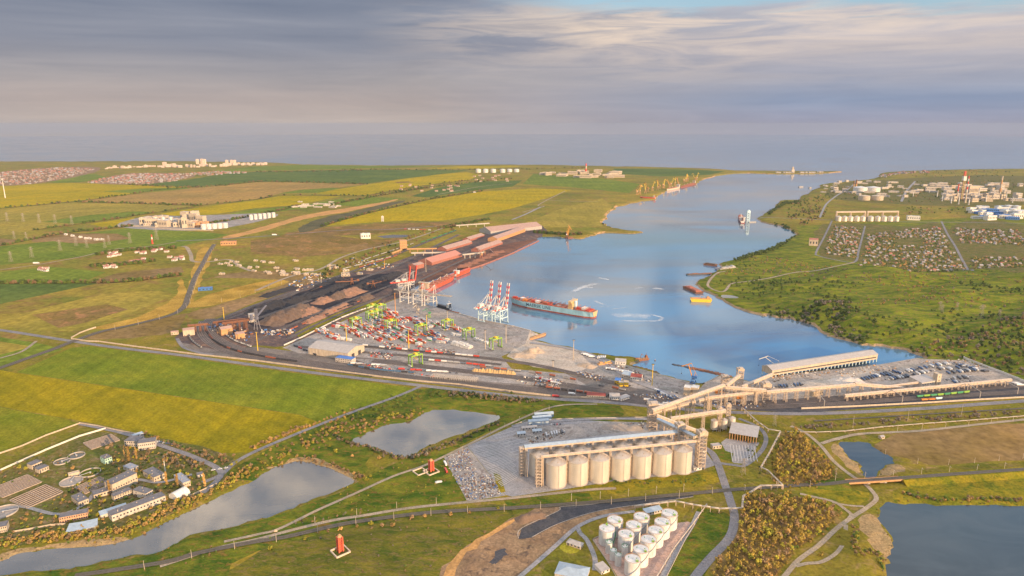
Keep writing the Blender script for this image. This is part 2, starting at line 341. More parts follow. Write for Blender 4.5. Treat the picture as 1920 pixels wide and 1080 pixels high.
# region outlines on the photograph: later ones lie over earlier ones
REG = [
 ('grassland','far_grass',[(-500,300),(1400,300),(1400,330),(1130,400),(1130,440),(1000,420),(800,470),(600,520),(480,560),(330,620),(130,636),(-500,600)]),
 ('grassland','far_grass',[(1420,415),(1460,370),(1560,330),(1660,315),(2500,312),(2500,420)]),
 ('grassland','hill_grass',[(1300,560),(1300,500),(1420,470),(1500,440),(1560,420),(2300,425),(2500,700),(1920,715),(1810,675),(1700,672)]),
 ('meadow','meadow',[(300,1200),(440,1060),(600,990),(880,950),(960,965),(820,1085),(780,1200)]),
 ('grassland','near_grass',[(-400,1200),(-300,1090),(0,1080),(240,1046),(345,1010),(480,978),(640,920),(760,860),(870,830),(960,790),(860,830),(876,938),(600,1000),(440,1055),(300,1200)]),
 ('grassland','near_grass',[(500,900),(420,890),(560,815),(780,730),(960,745),(1160,760),(1120,800),(960,800),(800,780),(700,850),(680,890),(600,870)]),
 ('field','rape',[(-300,352),(0,348),(50,346),(120,343),(250,346),(365,351),(300,356),(245,364),(140,377),(0,390),(-300,425)]),
 ('field','crop_mid',[(190,359),(270,353.5),(350,352),(357,353.5),(300,358),(250,362)]),
 ('field','far_grass',[(-300,308),(0,307),(300,304),(420,308),(330,311),(180,313),(60,321),(-300,322)]),
 ('field','crop_mid',[(90,329),(180,326),(200,332),(150,342),(110,343),(70,341)]),
 ('field','fallow',[(142,378),(250,364.5),(362,353),(480,342),(530,341.5),(690,345.5),(620,353),(525,363),(480,373),(372,385),(250,381)]),
 ('field','crop_mid',[(522,363),(560,356),(625,352),(640,354),(600,361)]),
 ('field','crop_dark',[(345,338),(420,326),(480,322),(640,318),(880,319),(850,324),(740,337),(690,344),(530,340.5),(480,340.5),(366,350),(240,345)]),
 ('field','crop_mid',[(480,312),(560,309.5),(700,311),(860,312),(640,316.5),(480,320),(420,323),(400,320)]),
 ('field','rape',[(860,312),(960,310.5),(975,312),(900,317),(800,316)]),
 ('field','rape',[(590,363),(625,356),(690,346),(740,338),(830,326),(875,323),(900,328),(880,337),(780,349),(690,365),(640,366)]),
 ('field','heath',[(740,341),(765,340),(776,342),(745,343.5)]),
 ('field','crop_pale',[(-300,428),(0,392),(140,379.5),(250,382),(370,386),(260,403),(150,419),(70,432),(0,442),(-300,470)]),
 ('field','crop_mid',[(78,416),(170,403),(250,396.5),(292,397.5),(240,406),(170,415),(140,419)]),
 ('field','rape',[(168,420),(250,408),(258,412),(232,424),(190,425)]),
 ('field','rape',[(300,401),(380,388),(480,375),(530,367),(640,368),(560,384),(480,390),(400,402),(330,405)]),
 ('field','crop_mid',[(480,392),(560,386),(640,372),(650,376),(620,384),(520,397),(440,404),(430,400)]),
 ('field','crop_mid',[(130,440),(240,428),(380,435),(430,440),(340,462),(200,470),(100,468)]),
 ('field','fallow_brown',[(55,446),(125,437),(220,438),(245,447),(175,457),(60,453)]),
 ('field','fallow_brown',[(-100,455),(0,447),(35,450),(0,462),(-100,470)]),
 ('field','crop_mid',[(-200,500),(0,462),(100,452),(210,465),(180,478),(80,490),(0,497)]),
 ('field','crop_dark',[(-200,535),(0,532),(185,531),(150,538),(80,553),(0,570),(-200,590)]),
 ('field','fallow_brown',[(220,512),(340,500),(345,510),(250,528),(190,533),(170,528)]),
 ('field','crop_mid',[(0,510),(90,500),(200,510),(160,527),(0,530)]),
 ('field','crop_pale',[(0,600),(90,575),(200,550),(300,545),(322,555),(250,585),(180,605),(130,622),(0,612)]),
 ('field','heath',[(60,590),(200,570),(240,580),(160,605),(110,615)]),
 ('field','rape',[(602,424),(655,410),(705,397),(805,375),(905,359),(1000,353),(1072,356),(1020,373),(960,391),(900,403),(820,415),(760,413.5),(700,417)]),
 ('field','crop_dark',[(820,352),(900,340),(980,338),(960,350),(880,358),(800,370),(770,368)]),
 ('field','crop_mid',[(640,378),(700,370),(760,372),(680,388),(630,384)]),
 ('field','crop_dark',[(1150,316),(1250,316),(1360,321),(1330,328),(1240,331),(1160,326)]),
 ('field','crop_mid',[(1000,326),(1130,335),(1200,345),(1180,362),(1060,350),(980,345)]),
 ('field','crop_pale',[(985,418),(1060,388),(1130,372),(1148,388),(1134,408),(1130,424),(1020,427)]),
 ('field','heath',[(700,440),(780,430),(850,420),(830,416),(700,420),(600,427),(540,436),(520,446),(600,446)]),
 ('field','heath',[(470,450),(560,440),(690,450),(760,445),(720,462),(640,476),(560,482),(470,472)]),
 ('field','fallow_brown',[(605,472),(690,456),(686,465),(640,476)]),
 ('embankment','dirt_orange',[(747,373),(700,382),(655,389),(567,404),(480,429),(420,444),(430,447),(490,434),(570,411),(650,397),(720,382)]),
 ('embankment','dark_scrub',[(735,379),(660,397),(600,410),(560,428),(570,436),(610,424),(660,405),(760,378)]),
 ('slope','sunlit_slope',[(178,613),(250,596),(300,576),(330,553),(337,522),(348,545),(348,572),(325,586),(250,611),(190,618)]),
 ('slope','sunlit_slope',[(350,576),(382,556),(430,542),(480,530),(545,520),(542,530),(480,549),(400,572)]),
 ('slope','sunlit_slope',[(372,470),(392,462),(398,480),(385,510),(372,540),(358,572),(350,574),(352,545),(360,510)]),
 ('slope','fallow_brown',[(402,520),(470,508),(560,512),(600,522),(545,545),(480,566),(420,590),(380,600),(350,590),(400,574),(480,551),(545,528),(470,522)]),
 ('slope','fallow_brown',[(190,622),(250,612),(330,590),(350,592),(325,622),(260,632),(200,636),(160,634)]),
 ('field','crop_green',[(135,652),(170,649),(220,656),(340,670),(480,690),(620,708),(760,725),(784,731),(755,742),(660,768),(600,792),(560,777),(300,738),(30,698),(60,685)]),
 ('field','crop_yellow',[(-200,712),(0,694),(30,699),(300,739),(560,778),(600,793),(540,822),(480,848),(400,850),(300,822),(200,798),(110,782),(0,762),(-200,745)]),
 ('field','crop_edge',[(-200,748),(0,764),(110,783),(150,794),(0,850),(-200,920)]),
 ('field','crop_mid',[(-200,650),(0,632),(80,645),(120,655),(60,672),(0,688),(-200,700)]),
 ('field','crop_pale',[(-100,650),(0,640),(60,650),(0,665),(-100,675)]),
 ('ore_terminal_ground','ore_ground',[(325,632),(400,603),(480,570),(600,525),(720,498),(800,470),(900,440),(1000,420),(1016,444),(866,515),(782,551),(745,560),(700,574),(590,625),(530,650),(480,648),(400,662)]),
 ('coal_stockpile_ground','coal',[(475,585),(560,550),(640,522),(740,512),(745,530),(700,552),(600,590),(520,612),(470,610)]),
 ('red_ore_ground','red_ore',[(790,520),(870,482),(960,455),(1012,446),(880,508),(800,540)]),
 ('rail_yard','rail_ballast',[(330,640),(400,655),(480,650),(560,660),(700,672),(860,684),(960,692),(1060,700),(1160,722),(1290,745),(1360,760),(1230,766),(1130,755),(960,737),(790,717),(620,697),(480,678),(375,664)]),
 ('container_yard','yard_concrete',[(530,652),(590,626),(700,577),(745,560),(782,551),(800,571),(860,588),(900,599),(960,611),(994,619),(1000,640),(960,660),(940,668),(960,692),(860,684),(700,672),(560,662)]),
 ('storage_yard','yard_concrete',[(660,672),(860,684),(960,692),(1060,700),(1100,722),(1000,722),(860,712),(740,700),(700,686)]),
 ('sand_yard','pale_sand',[(994,619),(1022,628),(994,636),(1022,643),(1080,656),(1110,678),(1105,690),(1080,700),(1000,688),(950,668),(962,655),(985,645)]),
 ('quay','yard_concrete',[(1022,643),(1100,661),(1182,686),(1260,708),(1295,717),(1340,760),(1290,745),(1160,722),(1080,700),(1110,685),(1085,660)]),
 ('quay','east_paving',[(1320,717),(1352,704),(1385,712),(1410,716),(1447,704),(1645,684),(1718,671),(1738,673),(1810,676),(1930,716),(1930,728),(1700,752),(1500,770),(1350,768),(1300,745)]),
 ('gravel_yard','pale_sand',[(1440,730),(1560,705),(1630,690),(1650,700),(1560,720),(1480,735)]),
 ('rail_yard','asphalt_new',[(1380,768),(1560,752),(1760,730),(1930,716),(2100,715),(2100,745),(1920,746),(1700,760),(1500,775)]),
 ('silo_plaza','asphalt_pale',[(876,836),(960,800),(985,790),(1100,788),(1240,795),(1310,830),(1325,850),(1342,872),(1300,886),(1150,902),(1060,917),(960,931),(948,928)]),
 ('gravel_yard','yard_concrete',[(1000,800),(1140,790),(1215,792),(1200,806),(1080,822),(1000,830),(960,818)]),
 ('lorry_yard','asphalt_pale',[(1362,822),(1424,830),(1402,870),(1376,868),(1352,850),(1345,835)]),
 ('lawn','near_grass',[(1325,826),(1352,830),(1360,845),(1375,850),(1372,866),(1350,860)]),
 ('scrap_yard','yard_concrete',[(832,857),(876,837),(948,929),(876,940)]),
 ('lawn','bank_grass',[(925,886),(938,890),(948,922),(935,925)]),
 ('grassland','bank_grass',[(1060,920),(1150,906),(1300,890),(1345,880),(1348,905),(1200,918),(1060,934)]),
 ('grassland','near_grass',[(960,934),(1060,924),(1100,922),(1100,940),(960,952)]),
 ('excavation','dirt_brown',[(825,1085),(853,1046),(896,1014),(960,974),(1000,955),(1045,946),(1120,940),(1230,934),(1230,948),(1150,962),(1083,985),(1040,1025),(975,1085),(900,1200),(800,1200)]),
 ('embankment','dirt_orange',[(820,1090),(850,1046),(893,1012),(958,971),(972,970),(905,1018),(868,1048),(838,1095)]),
 ('pit','asphalt_new',[(930,1034),(950,1028),(946,1042),(928,1056),(918,1060)]),
 ('unfinished_road','asphalt_new',[(972,1011),(978,991),(1046,959),(1052,951),(1109,946),(1161,938),(1230,934),(1300,926),(1300,931),(1218,943),(1121,958),(1046,982),(997,1008)]),
 ('tank_floor','rust_floor',[(1112,1012),(1145,996),(1290,978),(1306,984),(1250,1080),(1210,1140),(1170,1100),(1145,1060)]),
 ('grassland','near_grass',[(1312,955),(1368,965),(1366,1005),(1310,1090),(1240,1100),(1290,1000)]),
 ('grassland','bank_grass',[(1580,915),(1630,925),(1625,945),(1570,955),(1500,935),(1520,915)]),
 ('grassland','bank_grass',[(1690,912),(1790,903),(1920,893),(2200,880),(2200,955),(1920,948),(1842,946),(1770,947),(1693,942),(1672,930)]),
 ('fallow_land','fallow_brown',[(1640,842),(1680,812),(1780,803),(1920,795),(2200,780),(2200,850),(1920,862),(1760,872),(1720,864)]),
 ('reed_bed','reed',[(1560,838),(1574,833),(1583,845),(1590,857),(1610,870),(1618,886),(1610,890),(1580,868)]),
 ('reed_bed','reed',[(1650,880),(1664,872),(1690,870),(1696,880),(1680,890),(1650,893)]),
 ('reed_bed','reed',[(1612,975),(1640,965),(1655,984),(1671,1008),(1676,1028),(1664,1046),(1650,1035),(1625,1010)]),
 ('reed_bed','reed',[(0,1040),(60,1025),(120,1017),(230,1008),(240,1014),(187,1022),(115,1025),(60,1031),(0,1050)]),
 ('reed_bed','reed',[(500,880),(545,861),(580,858),(610,866),(660,888),(672,900),(662,903),(635,885),(575,865),(523,872)]),
 ('village_ground','village_ground',[(1545,420),(1700,425),(1770,422),(1830,515),(1600,490),(1535,475)]),
 ('village_ground','village_ground',[(1780,424),(1930,424),(2050,520),(1830,515)]),
 ('village_ground','dirt_brown',[(170,343),(200,333),(245,325),(330,325),(365,330),(320,340),(260,346)]),
 ('village_ground','dirt_brown',[(-80,340),(0,322),(120,313),(190,315),(150,330),(60,345),(0,348)]),
 ('village_ground','yard_concrete',[(215,424),(280,405),(350,405),(480,400),(520,405),(420,428),(330,432)]),
 ('plant_ground','village_ground',[(1560,350),(1640,338),(1920,330),(1920,384),(1690,383),(1560,372)]),
 ('compound_ground','village_ground',[(0,895),(45,870),(150,815),(255,816),(420,850),(430,880),(380,930),(250,990),(130,1010),(0,1015)]),
]
land_pts = []
rr = random.Random(5)
def add_chain(V, E, pts, closed=True):
    s = len(V); V += [Vector((x/100, y/100)) for x, y in pts]
    n = len(pts)
    for i in range(n if closed else n-1): E.append((s+i, s+(i+1) % n))
def densify(pts, step):
    out = []
    n = len(pts)
    for i in range(n):
        a = pts[i]; b = pts[(i+1) % n]; l = math.hypot(b[0]-a[0], b[1]-a[1]); st = step*(1+math.hypot(*a)/1500)
        k = max(1, min(40, int(l/st)))
        out += [(a[0]+(b[0]-a[0])*i2/k, a[1]+(b[1]-a[1])*i2/k) for i2 in range(k)]
    return out
V, E = [], []
add_chain(V, E, LAND)
for k_, p_ in PONDXY.items(): add_chain(V, E, p_)
REGXY = []
NATURAL = ('grassland','meadow','slope','embankment','reed_bed','village_ground','ore_terminal_ground','coal_stockpile_ground','excavation','pit','fallow_land','compound_ground','plant_ground')
for i, (nm, mt, pl) in enumerate(REG):
    xy = [PZ(a, b) for a, b in pl]
    if nm in NATURAL:
        xy = wig(densify([PZ(a,b) for a,b in smooth(pl, 3)], 14), 3.0, i)
    REGXY.append(xy); add_chain(V, E, xy)
# relief points, closer together near the viewpoint; rings just inside the shores shape the banks
pts = []
r_ = 380.0
while r_ < 14000:
    n_ = int(R(104)/.02)
    for a_ in range(n_):
        th = -R(52)+(a_+rr.uniform(-.3,.3))*.02; q = r_*(1+rr.uniform(-.006,.006))
        pts.append((q*math.sin(th), q*math.cos(th)))
    r_ *= 1.02
hx = np.array(HILLS)
for _ in range(5200):
    x = rr.uniform(hx[:,0].min(), 1900); y = rr.uniform(hx[:,1].min(), hx[:,1].max()); pts.append((x, y))
for x in range(-56000, 57000, 4000):
    for y in (-3000, -1500, -300, 2500, 5500, 8500):
        pts.append((x+1, y))
for poly, off in [(LAND[2:-3], 9.0)]+[(p_, -7.0) for p_ in PONDXY.values()]:
    p_ = np.array(poly)
    for i in range(1, len(p_)-1):
        tx, ty = p_[i+1]-p_[i-1]; l_ = math.hypot(tx, ty) or 1
        for s_ in (1, -1):
            pts.append((p_[i][0]+s_*ty/l_*abs(off), p_[i][1]-s_*tx/l_*abs(off)))
pa = np.array(pts)
keep = np.ones(len(pa), bool)
V += [Vector((x/100, y/100)) for x, y in pa]
cv_, ce_, cf_, *_r = geometry.delaunay_2d_cdt(V, E, [], 0, 1e-5)
vx = np.array([(v.x*100, v.y*100) for v in cv_]); tri = np.array([f for f in cf_ if len(f) == 3])
cen = vx[tri].mean(1)
land = inside(LAND, cen[:,0], cen[:,1])
vz = height(vx[:,0], vx[:,1])
cls = np.full(len(tri), -1); cls[~land] = -2
for i, xy in enumerate(REGXY):
    m_ = inside(xy, cen[:,0], cen[:,1]) & (cls > -2); cls[m_] = i
pondid = {}
for j, (k_, p_) in enumerate(PONDXY.items()):
    m_ = inside(p_, cen[:,0], cen[:,1]); cls[m_] = -10-j
def mesh_obj(name, verts, faces, mat, parent=None, smooth_=False):
    me = bpy.data.meshes.new(name); me.from_pydata([tuple(v) for v in verts], [], [tuple(int(q) for q in f) for f in faces]); 
    for m_ in (mat if isinstance(mat, (list, tuple)) else [mat]): me.materials.append(m_)
    if smooth_: me.polygons.foreach_set('use_smooth', [True]*len(me.polygons))
    me.update(); o = bpy.data.objects.new(name, me); COL.objects.link(o)
    if parent: o.parent = parent
    return o
def sub(sel, name, mat, zlev=None, smooth_=True):
    f = tri[sel]; u, inv = np.unique(f, return_inverse=True)
    vv = np.column_stack([vx[u], vz[u] if zlev is None else np.full(len(u), zlev)])
    # faces upward
    f2 = inv.reshape(f.shape); a = vv[f2[:,0]]; b = vv[f2[:,1]]; c = vv[f2[:,2]]
    fl = ((b[:,0]-a[:,0])*(c[:,1]-a[:,1])-(b[:,1]-a[:,1])*(c[:,0]-a[:,0])) < 0
    f2[fl] = f2[fl][:, ::-1]
    o = mesh_obj(name, vv, f2, mat, None, smooth_); o['kind'] = 'structure'; return o
sub(cls == -1, 'ground', MATS['grass'])
done = {}
for i, (nm, mt, pl) in enumerate(REG):
    if (cls == i).any(): sub(cls == i, nm, MATS[mt])
# water
def water_mat(name, deep, rough, wl, amp, ior=1.33, spec=.5, ps=900):
    m = bpy.data.materials.new(name); t = nt(m); g = N(t, 'ShaderNodeNewGeometry'); p = g.outputs['Position']
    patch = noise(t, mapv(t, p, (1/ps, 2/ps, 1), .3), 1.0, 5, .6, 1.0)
    c = mix(t, ramp(t, patch, [(.4,(0,0,0)),(.6,(1,1,1))]), deep, (deep[0]*.6, deep[1]*1.3, deep[2]*1.9) if deep[2] > .1 else tuple(v*1.45 for v in deep))  # sea patches get a bluer base, standing in for reflected blue sky
    b = bsdf(t, c, rough, 0, spec); b.inputs['IOR'].default_value = ior
    L(t, ramp(t, patch, [(.40,(rough*.3,)*3),(.58,(rough*1.5,)*3)]), b.inputs['Roughness'])
    wv = noise(t, mapv(t, p, (1, 1.6, 1), .4), 1/wl, 3, .6)
    dist = N(t, 'ShaderNodeVectorMath', operation='LENGTH'); L(t, p, dist.inputs[0])
    fade = ramp(t, math_(t, 'DIVIDE', dist.outputs['Value'], 20000.0), [(.04,(1,1,1)),(.15,(.3,.3,.3)),(.4,(.03,.03,.03))])
    bump(t, b, math_(t, 'MULTIPLY', wv, fade), amp, 1.0)
    return m
rings = [0, 300, 800, 2000, 5000, 9000, 15000, 25000, SEA_R]
sv_, sf_ = [], []
for q in rings[1:]:
    sv_ += [(q*math.sin(2*math.pi*a/96), q*math.cos(2*math.pi*a/96), 0) for a in range(96)]
sf_.append(tuple(range(95,-1,-1)))
for k_ in range(len(rings)-2):
    for a in range(96):
        b_ = (a+1) % 96; sf_.append((k_*96+a, k_*96+b_, (k_+1)*96+b_, (k_+1)*96+a)[::-1])
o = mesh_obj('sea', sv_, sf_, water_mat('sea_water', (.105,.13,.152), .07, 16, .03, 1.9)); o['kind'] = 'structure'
pm = water_mat('pond_water', (.085,.07,.048), .03, 5, .012, 2.3, .5, 130); pm2 = water_mat('lake_water', (.035,.044,.05), .16, 3, .14, 1.38, .5, 150)
for j, k_ in enumerate(PONDXY):
    sub(cls == -10-j, 'river' if k_ == 'river' else 'pond', pm2 if k_ in ('big','small') else pm, 3.02, False)

# ------------------------------------------------------------------ roads and tracks laid over the ground
def resample(pts, step):
    out = [pts[0]]
    for a, b in zip(pts, pts[1:]):
        l = math.hypot(b[0]-a[0], b[1]-a[1]); k = max(1, int(l/step))
        out += [(a[0]+(b[0]-a[0])*i/k, a[1]+(b[1]-a[1])*i/k) for i in range(1, k+1)]
    return out
def line_px(px, step=12, n=5):
    return resample([PZ(a, b) for a, b in smooth(px, n, False)], step)
def offset(pts, d):
    p = np.array(pts); tg = np.gradient(p, axis=0); ln = np.hypot(tg[:,0], tg[:,1])[:,None]+1e-9; tg /= ln
    return np.column_stack([p[:,0]+tg[:,1]*d, p[:,1]-tg[:,0]*d])
def strip(name, px, width, mat, lift=.35, xy=None, kind='structure', z=None):
    c = xy if xy is not None else line_px(px)
    l = offset(c, -width/2); r = offset(c, width/2); cc = np.array(c)
    hz_ = lambda q: (height(q[:,0], q[:,1]).clip(-.6) if z is None else np.full(len(cc), z))+lift
    v = np.vstack([np.column_stack([l, hz_(l)]), np.column_stack([r, hz_(r)])]); n = len(cc)
    o = mesh_obj(name, v, [(i, n+i, n+i+1, i+1) for i in range(n-1)], MATS[mat] if isinstance(mat, str) else mat)
    if kind: o['kind'] = kind
    return o
ROADS = [
 ('road','asphalt',13,[(-300,588),(-120,604),(0,619),(60,628),(130,639),(220,652),(340,666),(480,685),(620,703),(790,723),(960,742),(1130,754),(1230,762),(1330,771),(1500,776),(1700,768),(1920,752),(2200,735)]),
 ('road','asphalt',8,[(790,724),(740,745),(655,775),(560,812),(480,846),(440,868),(415,890),(380,905)]),
 ('dirt_track','dirt_track',5,[(420,1016),(489,1001),(523,992),(595,957),(667,925),(738,893),(796,873),(853,846),(896,825),(960,793),(1040,762),(1120,758)]),
 ('dirt_track','dirt_track',6,[(300,1062),(400,1030),(480,1012),(552,993),(624,976),(681,967),(767,953),(853,944),(960,934),(1100,919),(1155,916)]),
 ('road','asphalt',11,[(1318,838),(1335,850),(1345,868),(1356,899),(1370,942),(1377,971),(1368,1008),(1333,1046),(1305,1080),(1270,1130)]),
 ('road','asphalt',7,[(1345,868),(1375,872),(1398,872),(1428,845),(1436,820),(1420,800),(1385,785)]),
 ('road','asphalt_pale',6,[(960,1095),(977,1080),(1037,1028),(1083,988),(1132,968),(1190,959)]),
 ('road','asphalt_pale',6,[(1083,990),(1088,1000),(1101,1014),(1115,1046),(1115,1070)]),
 ('road','asphalt_pale',6,[(1310,960),(1298,985),(1270,1030),(1240,1085)]),
 ('dirt_track','dirt_track',6,[(1455,1100),(1472,1080),(1497,1051),(1535,1023),(1569,991),(1601,968),(1627,951),(1643,936),(1635,921),(1618,905),(1595,891),(1563,865),(1540,837),(1512,813),(1483,799)]),
 ('dirt_track','dirt_track',5,[(1500,926),(1526,932),(1563,941),(1583,954),(1596,965),(1592,972)]),
 ('dirt_track','dirt_track',4,[(1560,942),(1590,948),(1620,950)]),
 ('dirt_track','dirt_track',5,[(1586,984),(1583,1014),(1569,1037),(1540,1054),(1512,1057),(1492,1062)]),
 ('dirt_track','dirt_track',7,[(1540,832),(1569,823),(1612,814),(1670,811),(1727,808),(1800,800),(1920,787),(2100,770)]),
 ('road','asphalt',8,[(1560,414),(1545,445),(1530,474),(1536,480),(1565,487),(1602,491.5),(1610,470),(1620,432),(1622,424)]),
 ('dirt_track','dirt_track',8,[(1602,492),(1565,500),(1527,508),(1490,511),(1440,522),(1400,528),(1372,532),(1360,545),(1350,547),(1335,542),(1327,535),(1332,524),(1345,512),(1360,509)]),
 ('road','asphalt',9,[(1765,415),(1777,440),(1790,460),(1803,485),(1815,507),(1822,520)]),
 ('road','asphalt_pale',9,[(1420,411),(1440,408),(1540,412),(1690,416),(1800,417),(1920,419),(2100,422)]),
 ('road','asphalt_pale',12,[(1537,408),(1545,390),(1552,380),(1570,366),(1590,355),(1600,346)]),
 ('road','asphalt_pale',16,[(1690,378),(1700,358),(1716,340)]),
 ('dirt_track','dirt_track',14,[(340,462),(350,464),(358,478),(362,490),(390,491),(430,487),(450,500),(470,508)]),
 ('dirt_track','dirt_track',9,[(0,506),(60,498),(150,482),(210,468),(280,462),(330,454)]),
 ('road','asphalt',14,[(330,452),(400,449),(480,444),(600,437),(720,431),(820,424)]),
 ('dirt_track','dirt_track',12,[(480,545),(540,520),(600,505),(640,483),(690,467),(760,452),(830,428)]),
 ('dirt_track','dirt_track',9,[(980,398),(1020,387),(1010,384),(1060,358)]),
 ('dirt_track','dirt_track',9,[(1015,374),(1040,376),(1080,378),(1122,378)]),
 ('road','asphalt_pale',14,[(960,412),(985,402),(1014,388)]),
 ('dirt_track','dirt_track',10,[(820,365),(900,350),(960,344)]),
 ('road','asphalt',9,[(150,795),(230,812),(300,835),(370,860),(415,888),(380,925)]),
 ('road','asphalt_pale',6,[(0,960),(40,950),(110,965),(160,945),(185,920),(250,900),(300,905),(360,890)]),
 ('road','asphalt_pale',10,[(960,800),(1040,790),(1130,785),(1215,786)]),
 ('road','asphalt_pale',12,[(995,643),(1060,652),(1115,668),(1150,690),(1190,715),(1260,740),(1320,762)]),
 ('road','asphalt',8,[(332,635),(345,652),(375,662),(400,665)]),
 ('dirt_track','dirt_track',7,[(0,672),(40,660),(68,640)]),
]
for k_, (nm, mt, wd, px) in enumerate(ROADS):
    strip(nm, px, wd, mt, .35+.012*k_)
# hedgerows between the far fields: dark lines of scrub
HEDGE = [[(-200,405),(0,390.5),(140,378),(245,364),(300,356),(366,350.5)],[(140,378.5),(250,381.5),(372,385.5)],[(60,432),(150,419.5),(260,403.5),(372,386),(480,374),(530,366),(640,367),(690,366),(780,350),(880,338)],
 [(-100,470),(0,460),(70,447),(130,436),(250,424)],[(0,531),(185,530),(250,527),(340,516)],[(600,425),(655,409),(705,396),(805,374),(905,358)],[(690,345),(530,341),(480,341)],[(640,317.5),(880,318.5),(980,317),(1100,315)],
 [(240,346),(366,351),(480,341)],[(360,425),(480,404),(560,386)],[(620,384),(700,369),(800,352)]]
for hp in HEDGE: strip('hedgerow_verge', hp, 14, 'hedge', .6)

G('beach', [(.33,.24,.15),(.24,.18,.11)], 14, 2); G('sunlit_cliff', [(.48,.29,.14),(.34,.22,.11)], 25, 4); G('mud', [(.14,.12,.08),(.22,.18,.12)], 8, 1.5)  # west shore sand is more orange: its sunlight is put into the colour
def shore_strip(name, pts, a, b, mat, lift=.45):
    l, r = offset(pts, a), offset(pts, b); n = len(pts)
    v = np.vstack([np.column_stack([l, height(l[:,0],l[:,1]).clip(-.8)+lift]), np.column_stack([r, height(r[:,0],r[:,1]).clip(-.8)+lift])])
    o = mesh_obj(name, v, [(i,i+1,n+i+1,n+i) for i in range(n-1)], MATS[mat]); o['kind'] = 'structure'
i0 = len(smooth(FAR,4,False))
shore_strip('beach', WSH[i0-40:], .5, 14, 'sunlit_cliff'); shore_strip('beach', SSH, .5, 6, 'mud'); shore_strip('beach', ESH, .5, 6.5, 'beach')
strip('kerb', [(997,1008),(1046,983),(1121,959),(1218,944),(1300,932)], .9, 'pale_sand', .6); strip('kerb', [(972,1010),(978,991),(1046,959),(1052,951),(1109,946.5),(1161,938.5)], .9, 'pale_sand', .6)
